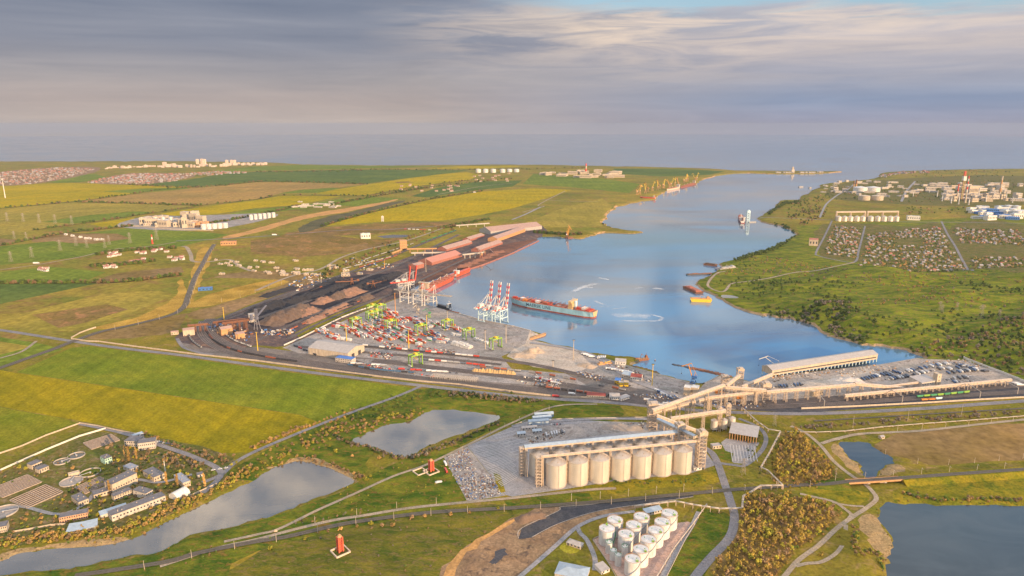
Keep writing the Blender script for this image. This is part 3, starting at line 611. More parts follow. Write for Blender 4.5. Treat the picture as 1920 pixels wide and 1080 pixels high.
# ------------------------------------------------------------------ mesh builder and tagging
class MB:
    def __init__(s): s.v, s.f, s.m, s.s = [], [], [], []
    def add(s, v, f, mi=0, sm=False):
        o = len(s.v); s.v += [tuple(q) for q in v]
        for q in f: s.f.append(tuple(o+i for i in q)); s.m.append(mi); s.s.append(sm)
        return s
    def box(s, x0, x1, y0, y1, z0, z1, mi=0, top=None):
        v = [(x0,y0,z0),(x1,y0,z0),(x1,y1,z0),(x0,y1,z0),(x0,y0,z1),(x1,y0,z1),(x1,y1,z1),(x0,y1,z1)]
        s.add(v, [(3,2,1,0),(0,1,5,4),(1,2,6,5),(2,3,7,6),(3,0,4,7)], mi); s.add(v, [(4,5,6,7)], mi if top is None else top); return s
    def beam(s, p, q, w, h=None, mi=0):
        p, q = Vector(p), Vector(q); h = h or w; d = (q-p).normalized()
        a = d.cross(Vector((0,0,1))); a = (Vector((1,0,0)) if a.length < 1e-3 else a.normalized()); b = a.cross(d)
        a = a*w/2; b = b*h/2
        v = [p-a-b, p+a-b, p+a+b, p-a+b, q-a-b, q+a-b, q+a+b, q-a+b]
        return s.add(v, [(0,1,2,3),(7,6,5,4),(0,4,5,1),(1,5,6,2),(2,6,7,3),(3,7,4,0)], mi)
    def cyl(s, x, y, z0, z1, r0, r1=None, n=14, mi=0, cap=None, sm=True):
        r1 = r0 if r1 is None else r1
        A = [(x+r0*math.cos(2*math.pi*i/n), y+r0*math.sin(2*math.pi*i/n), z0) for i in range(n)]
        B = [(x+r1*math.cos(2*math.pi*i/n), y+r1*math.sin(2*math.pi*i/n), z1) for i in range(n)]
        s.add(A+B, [(i,(i+1)%n,n+(i+1)%n,n+i) for i in range(n)], mi, sm)
        if r1 > 1e-3: s.add(B, [tuple(range(n))], mi if cap is None else cap)
        return s
    def tube(s, p, q, r, n=6, mi=0):
        p, q = Vector(p), Vector(q); d = (q-p).normalized(); a = d.cross(Vector((0,0,1)))
        a = (Vector((1,0,0)) if a.length < 1e-3 else a.normalized()); b = a.cross(d)
        P_ = [a*math.cos(2*math.pi*i/n)*r+b*math.sin(2*math.pi*i/n)*r for i in range(n)]
        return s.add([p+c for c in P_]+[q+c for c in P_], [(i,n+i,n+(i+1)%n,(i+1)%n) for i in range(n)]+[tuple(range(n)),tuple(range(2*n-1,n-1,-1))], mi, True)
    def prism(s, poly, z0, z1, mi=0, top=None):
        n = len(poly); s.add([(x,y,z0) for x,y in poly]+[(x,y,z1) for x,y in poly], [(i,(i+1)%n,n+(i+1)%n,n+i) for i in range(n)], mi)
        return s.add([(x,y,z1) for x,y in poly], [tuple(range(n))], mi if top is None else top)
    def gable(s, x0, x1, y0, y1, z0, z1, mi=0, ax='x', ov=.4, th=.25):
        """two roof slabs with thickness, ridge along ax"""
        if ax == 'x':
            ym = (y0+y1)/2
            for ya, yb in ((y0-ov, ym), (y1+ov, ym)):
                dz = (z1-z0)*ov/max(.1,abs(ym-y0)); v = [(x0-ov,ya,z0-dz),(x1+ov,ya,z0-dz),(x1+ov,yb,z1),(x0-ov,yb,z1)]
                s.slab(v, th, mi)
        else:
            xm = (x0+x1)/2
            for xa, xb in ((x0-ov, xm), (x1+ov, xm)):
                dz = (z1-z0)*ov/max(.1,abs(xm-x0)); v = [(xa,y0-ov,z0-dz),(xa,y1+ov,z0-dz),(xb,y1+ov,z1),(xb,y0-ov,z1)]
                s.slab(v, th, mi)
        return s
    def slab(s, v, th, mi=0):
        w_ = [(a,b,c+th) for a,b,c in v]
        return s.add(list(v)+w_, [(0,1,2,3),(7,6,5,4),(0,4,5,1),(1,5,6,2),(2,6,7,3),(3,7,4,0)], mi)
    def gablewall(s, x0, x1, y0, y1, z0, z1, zr, mi=0, ax='x'):
        s.box(x0, x1, y0, y1, z0, z1, mi)
        if ax == 'x':
            ym = (y0+y1)/2
            for x in (x0, x1): s.add([(x,y0,z1),(x,y1,z1),(x,ym,zr)], [(0,1,2)], mi)
        else:
            xm = (x0+x1)/2
            for y in (y0, y1): s.add([(x0,y,z1),(x1,y,z1),(xm,y,zr)], [(0,1,2)], mi)
        return s
    def lattice(s, x0, x1, y0, y1, z0, z1, n, w, mi=0):
        """open tower: four legs, ring beams and diagonals"""
        c = [(x0,y0),(x1,y0),(x1,y1),(x0,y1)]
        for x, y in c: s.beam((x,y,z0),(x,y,z1),w,w,mi)
        for k in range(n):
            a = z0+(z1-z0)*k/n; b = z0+(z1-z0)*(k+1)/n
            for i in range(4):
                p, q = c[i], c[(i+1)%4]
                s.beam((*p,b),(*q,b),w*.8,w*.8,mi); s.beam((*p,a),(*q,b),w*.6,w*.6,mi)
        return s
    def mesh(s, name, mats):
        me = bpy.data.meshes.new(name); me.from_pydata(s.v, [], s.f)
        for m_ in (mats if isinstance(mats, (list, tuple)) else [mats]): me.materials.append(m_)
        me.polygons.foreach_set('material_index', s.m); me.polygons.foreach_set('use_smooth', s.s); me.update(); return me
    def obj(s, name, mats, parent=None, loc=None, rz=0):
        o = bpy.data.objects.new(name, s.mesh(name, mats)); COL.objects.link(o)
        if parent: o.parent = parent
        if loc is not None: o.location = loc; o.rotation_euler = (0,0,rz)
        return o
def tag(o, label, cat, group=None, kind=None):
    o['label'] = label; o['category'] = cat
    if group: o['group'] = group
    if kind: o['kind'] = kind
    return o
def T(name, label, cat, loc, rz=0, group=None):
    o = bpy.data.objects.new(name, None); COL.objects.link(o); o.empty_display_size = 1
    o.location = loc; o.rotation_euler = (0,0,rz); return tag(o, label, cat, group)
def dup(o, loc, rz=0, label=None, group=None, parent=None):
    c = o.copy(); COL.objects.link(c)
    if parent is None:
        c.location = loc; c.rotation_euler = (0,0,rz)
        if label: c['label'] = label
        if group: c['group'] = group
    else: c.parent = parent
    for ch in KIDS(o): dup(ch, None, parent=c)
    return c
def KIDS(o): return list(o.children)
def frame(a, b, z=None):
    """origin, rotation and length of the line between two photo points on the ground"""
    p = P3(*a) if z is None else W3(*a, z); q = P3(*b) if z is None else W3(*b, z); d = q-p
    return (p+q)/2, math.atan2(d.y, d.x), math.hypot(d.x, d.y)
def C8(x, y, q=1):  # enlarged views of the bottom row, back to photo pixels
    return ((0,480,960,1440)[q]+x/3.4833, 770+y/3.4833)
def C4(x, y, ox, oy): return (ox+x/4, oy+y/4)
def c2(x,y): return C4(x,y,480,240)
def c3(x,y): return C4(x,y,960,240)
def c4(x,y): return C4(x,y,1440,240)
def c5(x,y): return C4(x,y,0,500)
def c6(x,y): return C4(x,y,480,500)
def c7(x,y): return C4(x,y,960,500)
def c8(x,y): return C4(x,y,1440,500)
def l0(x,y): return C8(x,y,0)
def l1(x,y): return C8(x,y,1)
def l2(x,y): return C8(x,y,2)
def l3(x,y): return C8(x,y,3)

# ------------------------------------------------------------------ paint, metal, masonry
white = M('white_paint', (.62,.60,.56), .45, 0, .12, .2, streak=True)
tankw = M('tank_white', (.64,.64,.63), .45, 0, .24, .25, streak=True)
cream = M('cream_render', (.50,.42,.32), .8, 0, .2, .25, streak=True)
pale = M('pale_render', (.52,.47,.41), .8, 0, .2, .25, streak=True)
brickr = M('red_brick', (.42,.20,.13), .85, 0, .2, .4)
greyc = M('grey_concrete', (.40,.38,.36), .85, 0, .22, .3)
conc = M('light_concrete', (.42,.38,.34), .85, 0, .2, .3)
roofg = M('grey_bitumen_roof', (.16,.16,.18), .85, 0, .25, .25)
roofl = M('pale_metal_roof', (.38,.355,.34), .55, .1, .15, .2)
roofb = M('blue_grey_metal_roof', (.34,.42,.50), .5, .15, .15, .2)
bluer = M('blue_roof', (.05,.17,.50), .5, 0, .15, .3)
galv = M('galvanised_steel', (.68,.63,.56), .40, .4, .10, .1, streak=True)
galvr = M('galvanised_roof', (.48,.42,.36), .42, .5, .12, .2)
steel = M('grey_steel', (.42,.42,.43), .5, .3, .15, .5)
galler = M('cream_gallery_cladding', (.54,.44,.345), .65, 0, .25, .3)
dark = M('dark_steel', (.07,.07,.08), .6, .2, .2, .4)
glass = M('window_glass', (.05,.06,.08), .12, 0, .05, 1, .6)
green = M('green_paint', (.25,.44,.06), .6, 0, .25, .5)
dgreen = M('dark_green_paint', (.03,.22,.09), .5, 0, .12, .5)
redp = M('red_paint', (.60,.06,.04), .5, 0, .15, .3)
orangep = M('orange_paint', (.68,.30,.05), .5, 0, .15, .3)
yellowp = M('yellow_paint', (.72,.48,.04), .5, 0, .12, .3)
bluep = M('blue_paint', (.05,.16,.42), .5, 0, .15, .3)
palebl = M('pale_blue_paint', (.50,.66,.72), .5, 0, .12, .3)
hullb = M('hull_pale_blue', (.30,.50,.56), .45, 0, .14, .1, streak=True)
hullr = M('hull_red', (.58,.10,.05), .5, 0, .18, .1, streak=True)
antif = M('antifouling_red', (.36,.10,.07), .6, 0, .25, .1)
deckr = M('deck_red_brown', (.38,.13,.08), .7, 0, .2, .2)
rust = M('rusty_steel', (.26,.12,.07), .8, .1, .3, .3)
shedr = M('red_dusted_sheet', (.36,.15,.11), .7, 0, .22, .15)
shedp = M('pink_dusted_roof', (.38,.25,.205), .7, 0, .18, .12)
ochre = M('ochre_sheet', (.50,.28,.13), .7, 0, .18, .2)
coalm = M('coal_heap', (.03,.03,.036), .95, 0, .3, .2)
orem = M('brown_ore_heap', (.145,.10,.075), .95, 0, .3, .12)
oreo = M('orange_ore_heap', (.27,.155,.105), .95, 0, .25, .12)
sandm = M('sand_heap', (.42,.33,.25), .95, 0, .2, .15)
wood = M('weathered_wood', (.30,.22,.15), .9, 0, .25, .4)
polem = M('pole_concrete', (.52,.44,.35), .85, 0, .15, .5)
towerred = M('tower_red', (.62,.13,.07), .6, 0, .2, .4)
mint = M('mint_render', (.38,.58,.48), .8, 0, .15, .3)
sleepm = M('old_sleepers', (.13,.112,.095), .9, 0, .25, .6)
railm = M('rail_steel', (.20,.16,.14), .4, .6, .2, .3)
sleep = M('sleepers', (.05,.042,.04), .9, 0, .25, .6)
tar = M('black_tar', (.03,.03,.035), .7)
murk = M('basin_water', (.10,.09,.06), .15, 0, .2, .2, .5)
PAINT = {n: M('container_'+n, c, .55, 0, .15, .3, objvar=.15) for n, c in dict(red=(.55,.07,.04), rust=(.38,.12,.06), white=(.72,.70,.66), grey=(.40,.40,.40), blue=(.08,.18,.32), orange=(.65,.25,.05), green=(.06,.28,.12)).items()}

# ------------------------------------------------------------------ general buildings
WIN = MB().box(-.7,.7,-.06,.05,0,1.5).mesh('window', glass)
DOOR = MB().box(-.8,.8,-.07,.05,0,2.3).mesh('door', dark)
def put(me, name, parent, loc, rz=0, sc=(1,1,1)):
    o = bpy.data.objects.new(name, me); COL.objects.link(o); o.parent = parent; o.location = loc; o.rotation_euler = (0,0,rz); o.scale = sc; return o
def building(name, label, cat, a, b, depth, h, wall=cream, roof=roofg, style='flat', win=(0,0), door=True, group=None, rise=None, vents=0, z=None, side=0, ax='x'):
    p, rz, l = frame(a, b, z); t = T(name, label, cat, p, rz, group); x0, x1 = -l/2, l/2
    w = MB(); r = MB(); rise = rise or depth*.22
    if style == 'flat':
        w.box(x0,x1,0,depth,-.6,h); r.box(x0-.15,x1+.15,-.15,depth+.15,h,h+.35)
        for q in ((x0-.15,x1+.15,-.15,.15),(x0-.15,x1+.15,depth-.15,depth+.15),(x0-.15,x0+.15,.15,depth-.15),(x1-.15,x1+.15,.15,depth-.15)): r.box(*q,h+.352,h+.8)
    elif style == 'gable':
        w.gablewall(x0,x1,0,depth,-.6,h,h+rise,0,ax); r.gable(x0,x1,0,depth,h,h+rise,0,ax)
    elif style == 'shed':
        w.box(x0,x1,0,depth,-.6,h); r.slab([(x0-.4,-.5,h),(x1+.4,-.5,h),(x1+.4,depth+.5,h+rise*.5),(x0-.4,depth+.5,h+rise*.5)], .3)
        w.add([(x0,0,h),(x0,depth,h),(x0,depth,h+rise*.5)],[(0,1,2)]); w.add([(x1,0,h),(x1,depth,h),(x1,depth,h+rise*.5)],[(0,1,2)]); w.add([(x0,depth,h),(x1,depth,h),(x1,depth,h+rise*.5),(x0,depth,h+rise*.5)],[(0,1,2,3)])
    elif style == 'hip':
        w.box(x0,x1,0,depth,-.6,h); o_ = .6; k = min(depth/2, l/2-.5); ym = depth/2
        v = [(x0-o_,-o_,h),(x1+o_,-o_,h),(x1+o_,depth+o_,h),(x0-o_,depth+o_,h),(x0+k,ym,h+rise),(x1-k,ym,h+rise)]
        r.add(v,[(0,1,5,4),(1,2,5),(2,3,4,5),(3,0,4),(3,2,1,0)])
    elif style == 'arch':
        n = 10; pr = [(depth/2-depth/2*math.cos(math.pi*i/n), h*.25+h*.75*math.sin(math.pi*i/n)) for i in range(n+1)]
        w.box(x0,x1,.1,depth-.1,-.6,h*.25)
        for x, s_ in ((x0+.2,1),(x1-.2,-1)): w.add([(x,y,z_) for y,z_ in pr],[tuple(range(n+1))])
        r.add([(x0-.2,y,z_) for y,z_ in pr]+[(x1+.2,y,z_) for y,z_ in pr],[(i,n+1+i,n+2+i,i+1) for i in range(n)],0,True)
    elif style == 'canopy':
        for i in range(6):
            for y in (.5, depth-.5): w.box(x0+.5+(l-1.4)*i/5, x0+.9+(l-1.4)*i/5, y-.2,y+.2,-.6,h)
        r.gable(x0,x1,0,depth,h,h+rise)
    w.obj('wall', wall, t); ro = r.obj('roof', roof, t)
    for i in range(vents): MB().box(-.7,.7,-.6,.6,0,1.1).obj('roof_vent', galvr, ro, (x0+l*(i+.7)/(vents+.4), depth*(.35+.3*(i%2)), h+.352))
    nw, nr = win
    for k in range(nr):
        for i in range(nw):
            s_ = min(1.6, l/nw*.5/1.4*1.0)
            put(WIN, 'window', t, (x0+l*(i+.5)/nw, 0, 1.2+k*(h/nr) if nr > 1 else max(.8,h*.42)), 0, (s_,1,min(1.4,h/max(1,nr)*.33)))
        for i in range(side):
            put(WIN, 'window', t, (x0, depth*(i+.5)/side, 1.2+k*(h/nr) if nr > 1 else max(.8,h*.42)), -math.pi/2, (1.2,1,1.1))
    if door: put(DOOR, 'door', t, (x0+l*.12, 0, -.02))
    return t
def wall_line(name, label, px, h, th, mat, cat='wall', z=None, cap=None, step=30):
    xy = resample([PZ(*p) for p in px], step); m = MB(); a = np.array(xy); zz = height(a[:,0], a[:,1]).clip(0)
    o0 = Vector((*xy[0], zz[0]))
    for i in range(len(xy)-1):
        p = Vector((*xy[i], zz[i]))-o0; q = Vector((*xy[i+1], zz[i+1]))-o0
        m.beam(p+Vector((0,0,h/2-.4)), q+Vector((0,0,h/2-.4)), th, h+.8)
        if cap: m.beam(p+Vector((0,0,h+.1)), q+Vector((0,0,h+.1)), th*1.6, .2)
        # posts between the panels
        m.beam(p+Vector((0,0,-.5)), p+Vector((0,0,h+.35)), th*1.9, th*1.9)
    return tag(m.obj(name, mat, None, o0), label, cat)
# ------------------------------------------------------------------ white storage tanks at the bottom edge
def tank(loc, r, h, label, big=True, rz=0):
    t = T('storage_tank', label, 'storage tank', loc, rz, 'white tanks of the liquid terminal')
    m = MB().cyl(0,0,0,h,r,n=40)
    for z in (.02,.33,.66,.985): m.cyl(0,0,h*z,h*z+.16,r+.06,n=40)
    m.obj('shell', tankw, t)
    rf = MB().cyl(0,0,h+.01,h+r*.09,r*.985,.9,n=40).cyl(0,0,h+r*.09,h+r*.09+.35,.5,n=10).obj('roof', tankw, t)
    for hx_,hy_ in ((r*.5,0),(-r*.45,r*.3)): MB().cyl(hx_,hy_,h+.2,h+1.5,.45,n=10).obj('roof_hatch', dgreen, rf)
    rl = MB(); n = 28
    for i in range(n):
        a, b = 2*math.pi*i/n, 2*math.pi*(i+1)/n; c = (r*math.cos(a), r*math.sin(a)); e = (r*math.cos(b), r*math.sin(b))
        for z in (.6,1.15): rl.beam((*c,h+z),(*e,h+z),.13,.13)
        rl.beam((*c,h),(*c,h+1.15),.12,.12)
    rl.obj('railing', ochre if big else dgreen, t)
    if big:
        st = MB(); k = 22
        for i in range(k):
            a, b = -2.4+1.9*i/k, -2.4+1.9*(i+1)/k
            st.beam(((r+.6)*math.cos(a),(r+.6)*math.sin(a),h*i/k+.3),((r+.6)*math.cos(b),(r+.6)*math.sin(b),h*(i+1)/k+.3),1.0,.25)
        st.obj('stairway', dgreen if rz else steel, t)
        MB().box(-1.5,1.5,-1,1,h+.6,h+.8).box(-1.5,-1.3,-1,1,h+.8,h+2.4).box(1.3,1.5,-1,1,h+.8,h+2.4).box(-.5,.5,-.4,.4,h+.8,h+2.6).obj('valve_platform', green, t, (r*.72*math.cos(-.9+rz), r*.72*math.sin(-.9+rz), 0))
    return t
TK = [((784,968),'white tank nearest the bottom edge of the picture'),((837,905),'white tank second from the front in the right-hand row'),((887,840),'white tank third from the front in the right-hand row'),
      ((935,780),'white tank fourth from the front in the right-hand row'),((978,725),'white tank fifth from the front in the right-hand row'),((1024,668),'white tank farthest up the right-hand row, beside the blue roof'),
      ((742,805),'white tank in the middle row, nearest the four small tanks'),((792,745),'white tank in the middle of the middle row'),((842,690),'white tank at the far end of the middle row'),
      ((617,768),'leftmost white tank, with a green stair curling round it'),((670,712),'white tank at the far end of the left-hand row')]
for (x, y), lb in TK:
    b = l2(x, y+91); p = P3(*b); r = 51.5/3.4833*mpp(*b); tank(p, r, SZ(*b, l2(x,y)[1]), lb, True, 1.2 if 'green' in lb else 0)
for (x, y), r, h, lb in [((632,858),22,66,'small white tank standing by the leftmost big tank'),((660,910),23,58,'small white tank in the middle of the small cluster'),((692,940),22,66,'small white tank at the front of the small cluster'),((735,885),22,60,'small white tank on the right of the small cluster')]:
    b = l2(x, y+h); tank(P3(*b), r/3.4833*mpp(*b), SZ(*b, l2(x,y)[1]), lb, False)
wall_line('bund_wall','low concrete bund wall round the white tanks',[(1111,1012),(1145,995.5),(1215,985)],1.4,.4,conc,'bund wall')
wall_line('bund_wall','low concrete bund wall on the right side of the white tanks',[(1302,984),(1286,1010),(1252,1078),(1236,1110)],1.4,.4,conc,'bund wall')
wall_line('bund_wall','low bund wall along the left side of the white tanks',[(1111,1012),(1140,1055),(1165,1100)],1.4,.4,conc,'bund wall')
building('pavilion','blue grey hip roofed open pavilion at the bottom edge','pavilion',(1040,1082),(1098,1094),22,5,pale,roofb,'hip',rise=3.5,door=False)
building('office_building','small office with a pale grey hip roof beside an oval lawn','office',(1062,1022),(1088,1031),9,4,cream,roofl,'hip',(4,1),rise=2.5)
building('pump_house','white pump house with a pale roof by the service road','pump house',(1128,1078),(1143,1072),13,4,white,roofl,'shed',(2,1))
building('pump_shed','long shed with a blue grey roof behind the white tanks','shed',(1212,968),(1242,961),9,4.5,pale,roofb,'shed',(6,1))
m = ground_mat('yellow_lawn', [(.22,.21,.02),(.30,.27,.03)], 12, 2)
def patch(name, mat, px, lift=.3, step=8, kind='structure'):
    xy = [PZ(*p) for p in px]; a = np.array(xy); zz = height(a[:,0], a[:,1]).clip(0)+lift
    o = mesh_obj(name, np.column_stack([a, zz]), [tuple(range(len(a)))], mat if not isinstance(mat, str) else MATS[mat]); o['kind'] = kind
    return o
patch('lawn', m, smooth([l2(310,895),l2(345,865),l2(400,868),l2(450,885),l2(430,925),l2(380,935),l2(335,920)],4))
# pipe racks
def rack(name, label, px, h, w, cat='pipe rack', step=14, mat=galler, pipes=3, legs=True, group=None):
    xy = resample([PZ(*p) for p in px], step); a = np.array(xy); zz = height(a[:,0], a[:,1]).clip(0); o0 = Vector((*xy[0], zz[0]))
    t = T(name, label, cat, o0, 0, group); dk, pp = MB(), MB()
    off = [offset(xy, (k-(pipes-1)/2)*w/pipes) for k in range(pipes)]
    for i in range(len(xy)):
        p = Vector((*xy[i], zz[i]))-o0; d = Vector((*(np.array(xy[min(i+1,len(xy)-1)])-np.array(xy[max(i-1,0)])),0)).normalized(); n_ = Vector((d.y,-d.x,0))*w/2
        if legs:
            lg = MB()
            for s_ in (1,-1): lg.beam(n_*s_+Vector((0,0,-1)), n_*s_+Vector((0,0,h)), .55, .55)
            lg.beam(n_*1.1+Vector((0,0,h-.35)), n_*-1.1+Vector((0,0,h-.35)), .4, .4).obj('trestle', mat, t, p)
        if i < len(xy)-1:
            q = Vector((*xy[i+1], zz[i+1]))-o0; dk.beam(p+Vector((0,0,h)), q+Vector((0,0,h)), w, .35)
            for k in range(pipes): 
                u, v_ = off[k][i], off[k][i+1]
                pp.tube(Vector((*u, zz[i]+h+.6))-o0, Vector((*v_, zz[i+1]+h+.6))-o0, w/pipes*.33, 6)
    dk.obj('deck', mat, t); pp.obj('pipe', pale, t)
    return t
rack('pipe_bridge','cream zigzag pipe bridge on trestles crossing over the asphalt road',[(1190,957),(1236,951.5),(1267,948),(1299,954.5),(1348,962),(1391,961),(1393,938),(1411,928),(1425,918.5),(1467,918)],6.5,2.6,step=11)
rack('pipe_bridge','cream pipe bridge zigzagging past the left edge of the triangular wood',[(1467,917),(1439,889),(1426,883),(1440,859),(1463,815),(1440,811),(1420,797),(1391,770)],6,2.2,step=12)
rack('pipeline','long straight pale pipe running down the right of the white tanks',[(1228,1090),(1264,1030),(1300,984),(1325,948)],2.2,1.4,step=16,pipes=1)
rack('pipeline','pale pipeline curving round the far side of the small pond',[(1474,811),(1530,812),(1584,810),(1655,802),(1730,796),(1813,790),(1925,781)],1.6,1.6,'pipeline',step=18,pipes=2)

# ------------------------------------------------------------------ grain silos
S0, S6 = P3(1042,907), P3(1277,881); sd = (S6-S0).normalized(); sn = Vector((-sd.y, sd.x, 0)); srz = math.atan2(sd.y, sd.x)
SH = SZ(1042,907,865); SR = 18.7*mpp(1160,894)
off_back = P3(1010.5,887.5)-S0
def silo_proto():
    t = T('grain_silo','','silo',S0,srz)
    m = MB(); n = 48
    for k in range(12):
        m.cyl(0,0,SH*k/12,SH*(k+1)/12-.12,SR,n=n); m.cyl(0,0,SH*(k+1)/12-.12,SH*(k+1)/12,SR+.10,n=n)
    m.obj('wall', galv, t)
    MB().cyl(0,0,-.8,1.2,SR+.7,n=n).obj('plinth', conc, t)
    rf = MB().cyl(0,0,SH+.01,SH+SR*.42,SR+.35,2.0,n=n)
    for i in range(24):
        a = 2*math.pi*i/24; rf.beam((SR*math.cos(a),SR*math.sin(a),SH+.25),(2*math.cos(a),2*math.sin(a),SH+SR*.42+.2),.25,.25)
    ro = rf.obj('roof', galvr, t)
    v = MB()
    for i in range(0): a = 2*math.pi*(i+.5)/6; v.box(SR*.62*math.cos(a)-.6,SR*.62*math.cos(a)+.6,SR*.62*math.sin(a)-.6,SR*.62*math.sin(a)+.6,SH+SR*.12,SH+SR*.12+2.0)
    for i in range(6): a = 2*math.pi*(i+.5)/6; MB().box(-.6,.6,-.6,.6,0,2.0).obj('roof_vent', galvr, ro, (SR*.62*math.cos(a),SR*.62*math.sin(a),SH+SR*.13))
    v.cyl(0,0,SH+SR*.42,SH+SR*.42+2,1.6,n=10).obj('roof_vent', galvr, ro)
    l = MB()
    for s_ in (-.45,.45): l.beam((s_,-SR-.5,0),(s_,-SR-.5,SH+.5),.16,.16)
    for k in range(30): l.beam((-.45,-SR-.5,SH*k/30+.5),(.45,-SR-.5,SH*k/30+.5),.1,.1)
    l.obj('ladder', steel, t)
    return t
sp = silo_proto(); ordn = ['first','second','third','fourth','fifth','sixth','last']
sp['label'] = 'first corrugated grain silo from the left in the front row'; sp['group'] = 'corrugated grain silos, front row'
for i in range(1, 7): dup(sp, S0+(S6-S0)*i/6, srz, f'{ordn[i]} corrugated grain silo from the left in the front row', 'corrugated grain silos, front row')
for i in range(7): dup(sp, S0+off_back+(S6-S0)*i/6, srz, f'{ordn[i]} grain silo from the left in the shaded back row', 'corrugated grain silos, back row')
def gallery(name, label, p, q, w, h, cat='conveyor', legs=(), mat=galler, roof=None, legw=.8, zg=5.0, truss=False, belt=False):
    """enclosed conveyor from p to q (centre of the floor), trestle legs at the given fractions"""
    p, q = Vector(p), Vector(q); o0 = Vector((p.x, p.y, zg)); t = T(name, label, cat, o0)
    a, b = p-o0, q-o0; d = (b-a).normalized(); n_ = Vector((d.y,-d.x,0)).normalized()*w/2
    m = MB().beam(a+Vector((0,0,h/2)), b+Vector((0,0,h/2)), w, h)
    L_ = (b-a).length; k = max(2, int(L_/9))
    for i in range(k+1):
        c = a+(b-a)*i/k
        for s_ in (1,-1): m.beam(c+n_*s_*1.02+Vector((0,0,.1)), c+n_*s_*1.02+Vector((0,0,h-.1)), .3,.3)
    m.obj('gallery', mat, t)
    MB().add([a+n_*1.15+Vector((0,0,h)),b+n_*1.15+Vector((0,0,h)),b+Vector((0,0,h+w*.22)),a+Vector((0,0,h+w*.22)),a-n_*1.15+Vector((0,0,h)),b-n_*1.15+Vector((0,0,h))],[(0,1,2,3),(3,2,5,4),(0,3,4),(1,5,2),(0,4,5,1)]).obj('roof', roof or mat, t)
    if truss:
        tr = MB()
        for i in range(k):
            c, e = a+(b-a)*i/k, a+(b-a)*(i+1)/k
            for s_ in (1,-1):
                tr.beam(c+n_*s_+Vector((0,0,-1.8)), e+n_*s_+Vector((0,0,0)), .3,.3); tr.beam(c+n_*s_+Vector((0,0,-1.8)), e+n_*s_+Vector((0,0,-1.8)), .3,.3)
        tr.obj('truss', mat, t)
    for f in legs:
        c = a+(b-a)*f; lg = MB()
        if c.z > 1.5:
            for s_ in (1,-1):
                for e_ in (1,-1): lg.beam(c+n_*s_*1.3+d*e_*1.2*Vector((1,1,0)).length/1.4-Vector((0,0,c.z+.6)), c+n_*s_+d*e_*.8, legw, legw)
                nb = max(1,int(c.z/6))
            for j in range(nb):
                z1, z2 = c.z*j/nb, c.z*(j+1)/nb
                lg.beam(c+n_*1.2-Vector((0,0,c.z-z1)), c-n_*1.2-Vector((0,0,c.z-z2)), legw*.5); lg.beam(c-n_*1.2-Vector((0,0,c.z-z2)), c+n_*1.2-Vector((0,0,c.z-z2)), legw*.5)
            lg.obj('trestle', mat, t)
    return t
ztop = SH+SR*.42+5+2.0
E0, E1 = S0-sd*(SR+8), S6+sd*(SR+12)
gf = [((S0+(S6-S0)*(i+.5)/6-E0).length/(E1-E0).length for i in range(6))]
fr = [0.01]+[((S6-S0).length*(i+.5)/6+SR+8)/(E1-E0).length for i in range(6)]+[.99]
def lift(p, z): return Vector((p.x, p.y, z))
gallery('silo_gallery','cream conveyor gallery running over the front row of silos', lift(E0,ztop), lift(E1,ztop), 3.8, 2.6, 'conveyor gallery', fr, galler, None, .9)
gallery('silo_gallery','wide grey roofed conveyor gallery over the back row of silos', lift(E0+off_back,ztop), lift(E1+off_back,ztop), 9.5, 2.6, 'conveyor gallery', fr, galler, roofb, .9)
def ltower(name, label, p, w, h, n, cat='tower', mat=galler, rz=0, cab=None, leg=.7):
    t = T(name, label, cat, p, rz); MB().lattice(-w/2,w/2,-w/2,w/2,-.5,h,n,leg).obj('frame', mat, t)
    fm_ = MB().box(-w/2,w/2,-w/2,w/2,-.12,.12).mesh('floor', mat)
    for k in range(1, n+1): put(fm_, 'floor', t, (0,0,h*k/n))
    if cab: MB().box(-w*.6,w*.6,-w*.6,w*.6,h+.13,h+cab).box(-w*.3,w*.3,-w*.65,w*.2,h+cab,h+cab*1.5).obj('cabin', mat, t)
    return t
ltower('stair_tower','open stair tower at the left end of the front silo gallery',E0-sd*3,7,ztop-4,9,'tower',rz=srz)
ltower('stair_tower','open stair tower at the left end of the back silo gallery',E0+off_back-sd*3,7,ztop-4,9,'tower',rz=srz)
ltower('elevator_tower','tall open elevator tower at the right end of the front silo row',S6+sd*(SR+15),11,ztop+6,9,'tower',rz=srz,cab=6)
ltower('elevator_tower','tall open elevator tower behind the right end of the silo rows',S6+sd*(SR+13)+off_back,11,ztop+5,9,'tower',rz=srz,cab=5)
building('control_building','small white building with a red upper band beside the elevator tower','building',l2(1222,302),l2(1268,296),14,11,white,brickr,'flat',(4,3))
building('weigh_house','small cream hut on the green island by the lorry yard','hut',l2(1312,253),l2(1368,247),9,5,cream,roofl,'flat',(3,1))
building('gatehouse','small white hut at the foot of the rightmost silo','hut',l2(1190,392),l2(1238,388),6,4,white,roofl,'flat',(2,1))
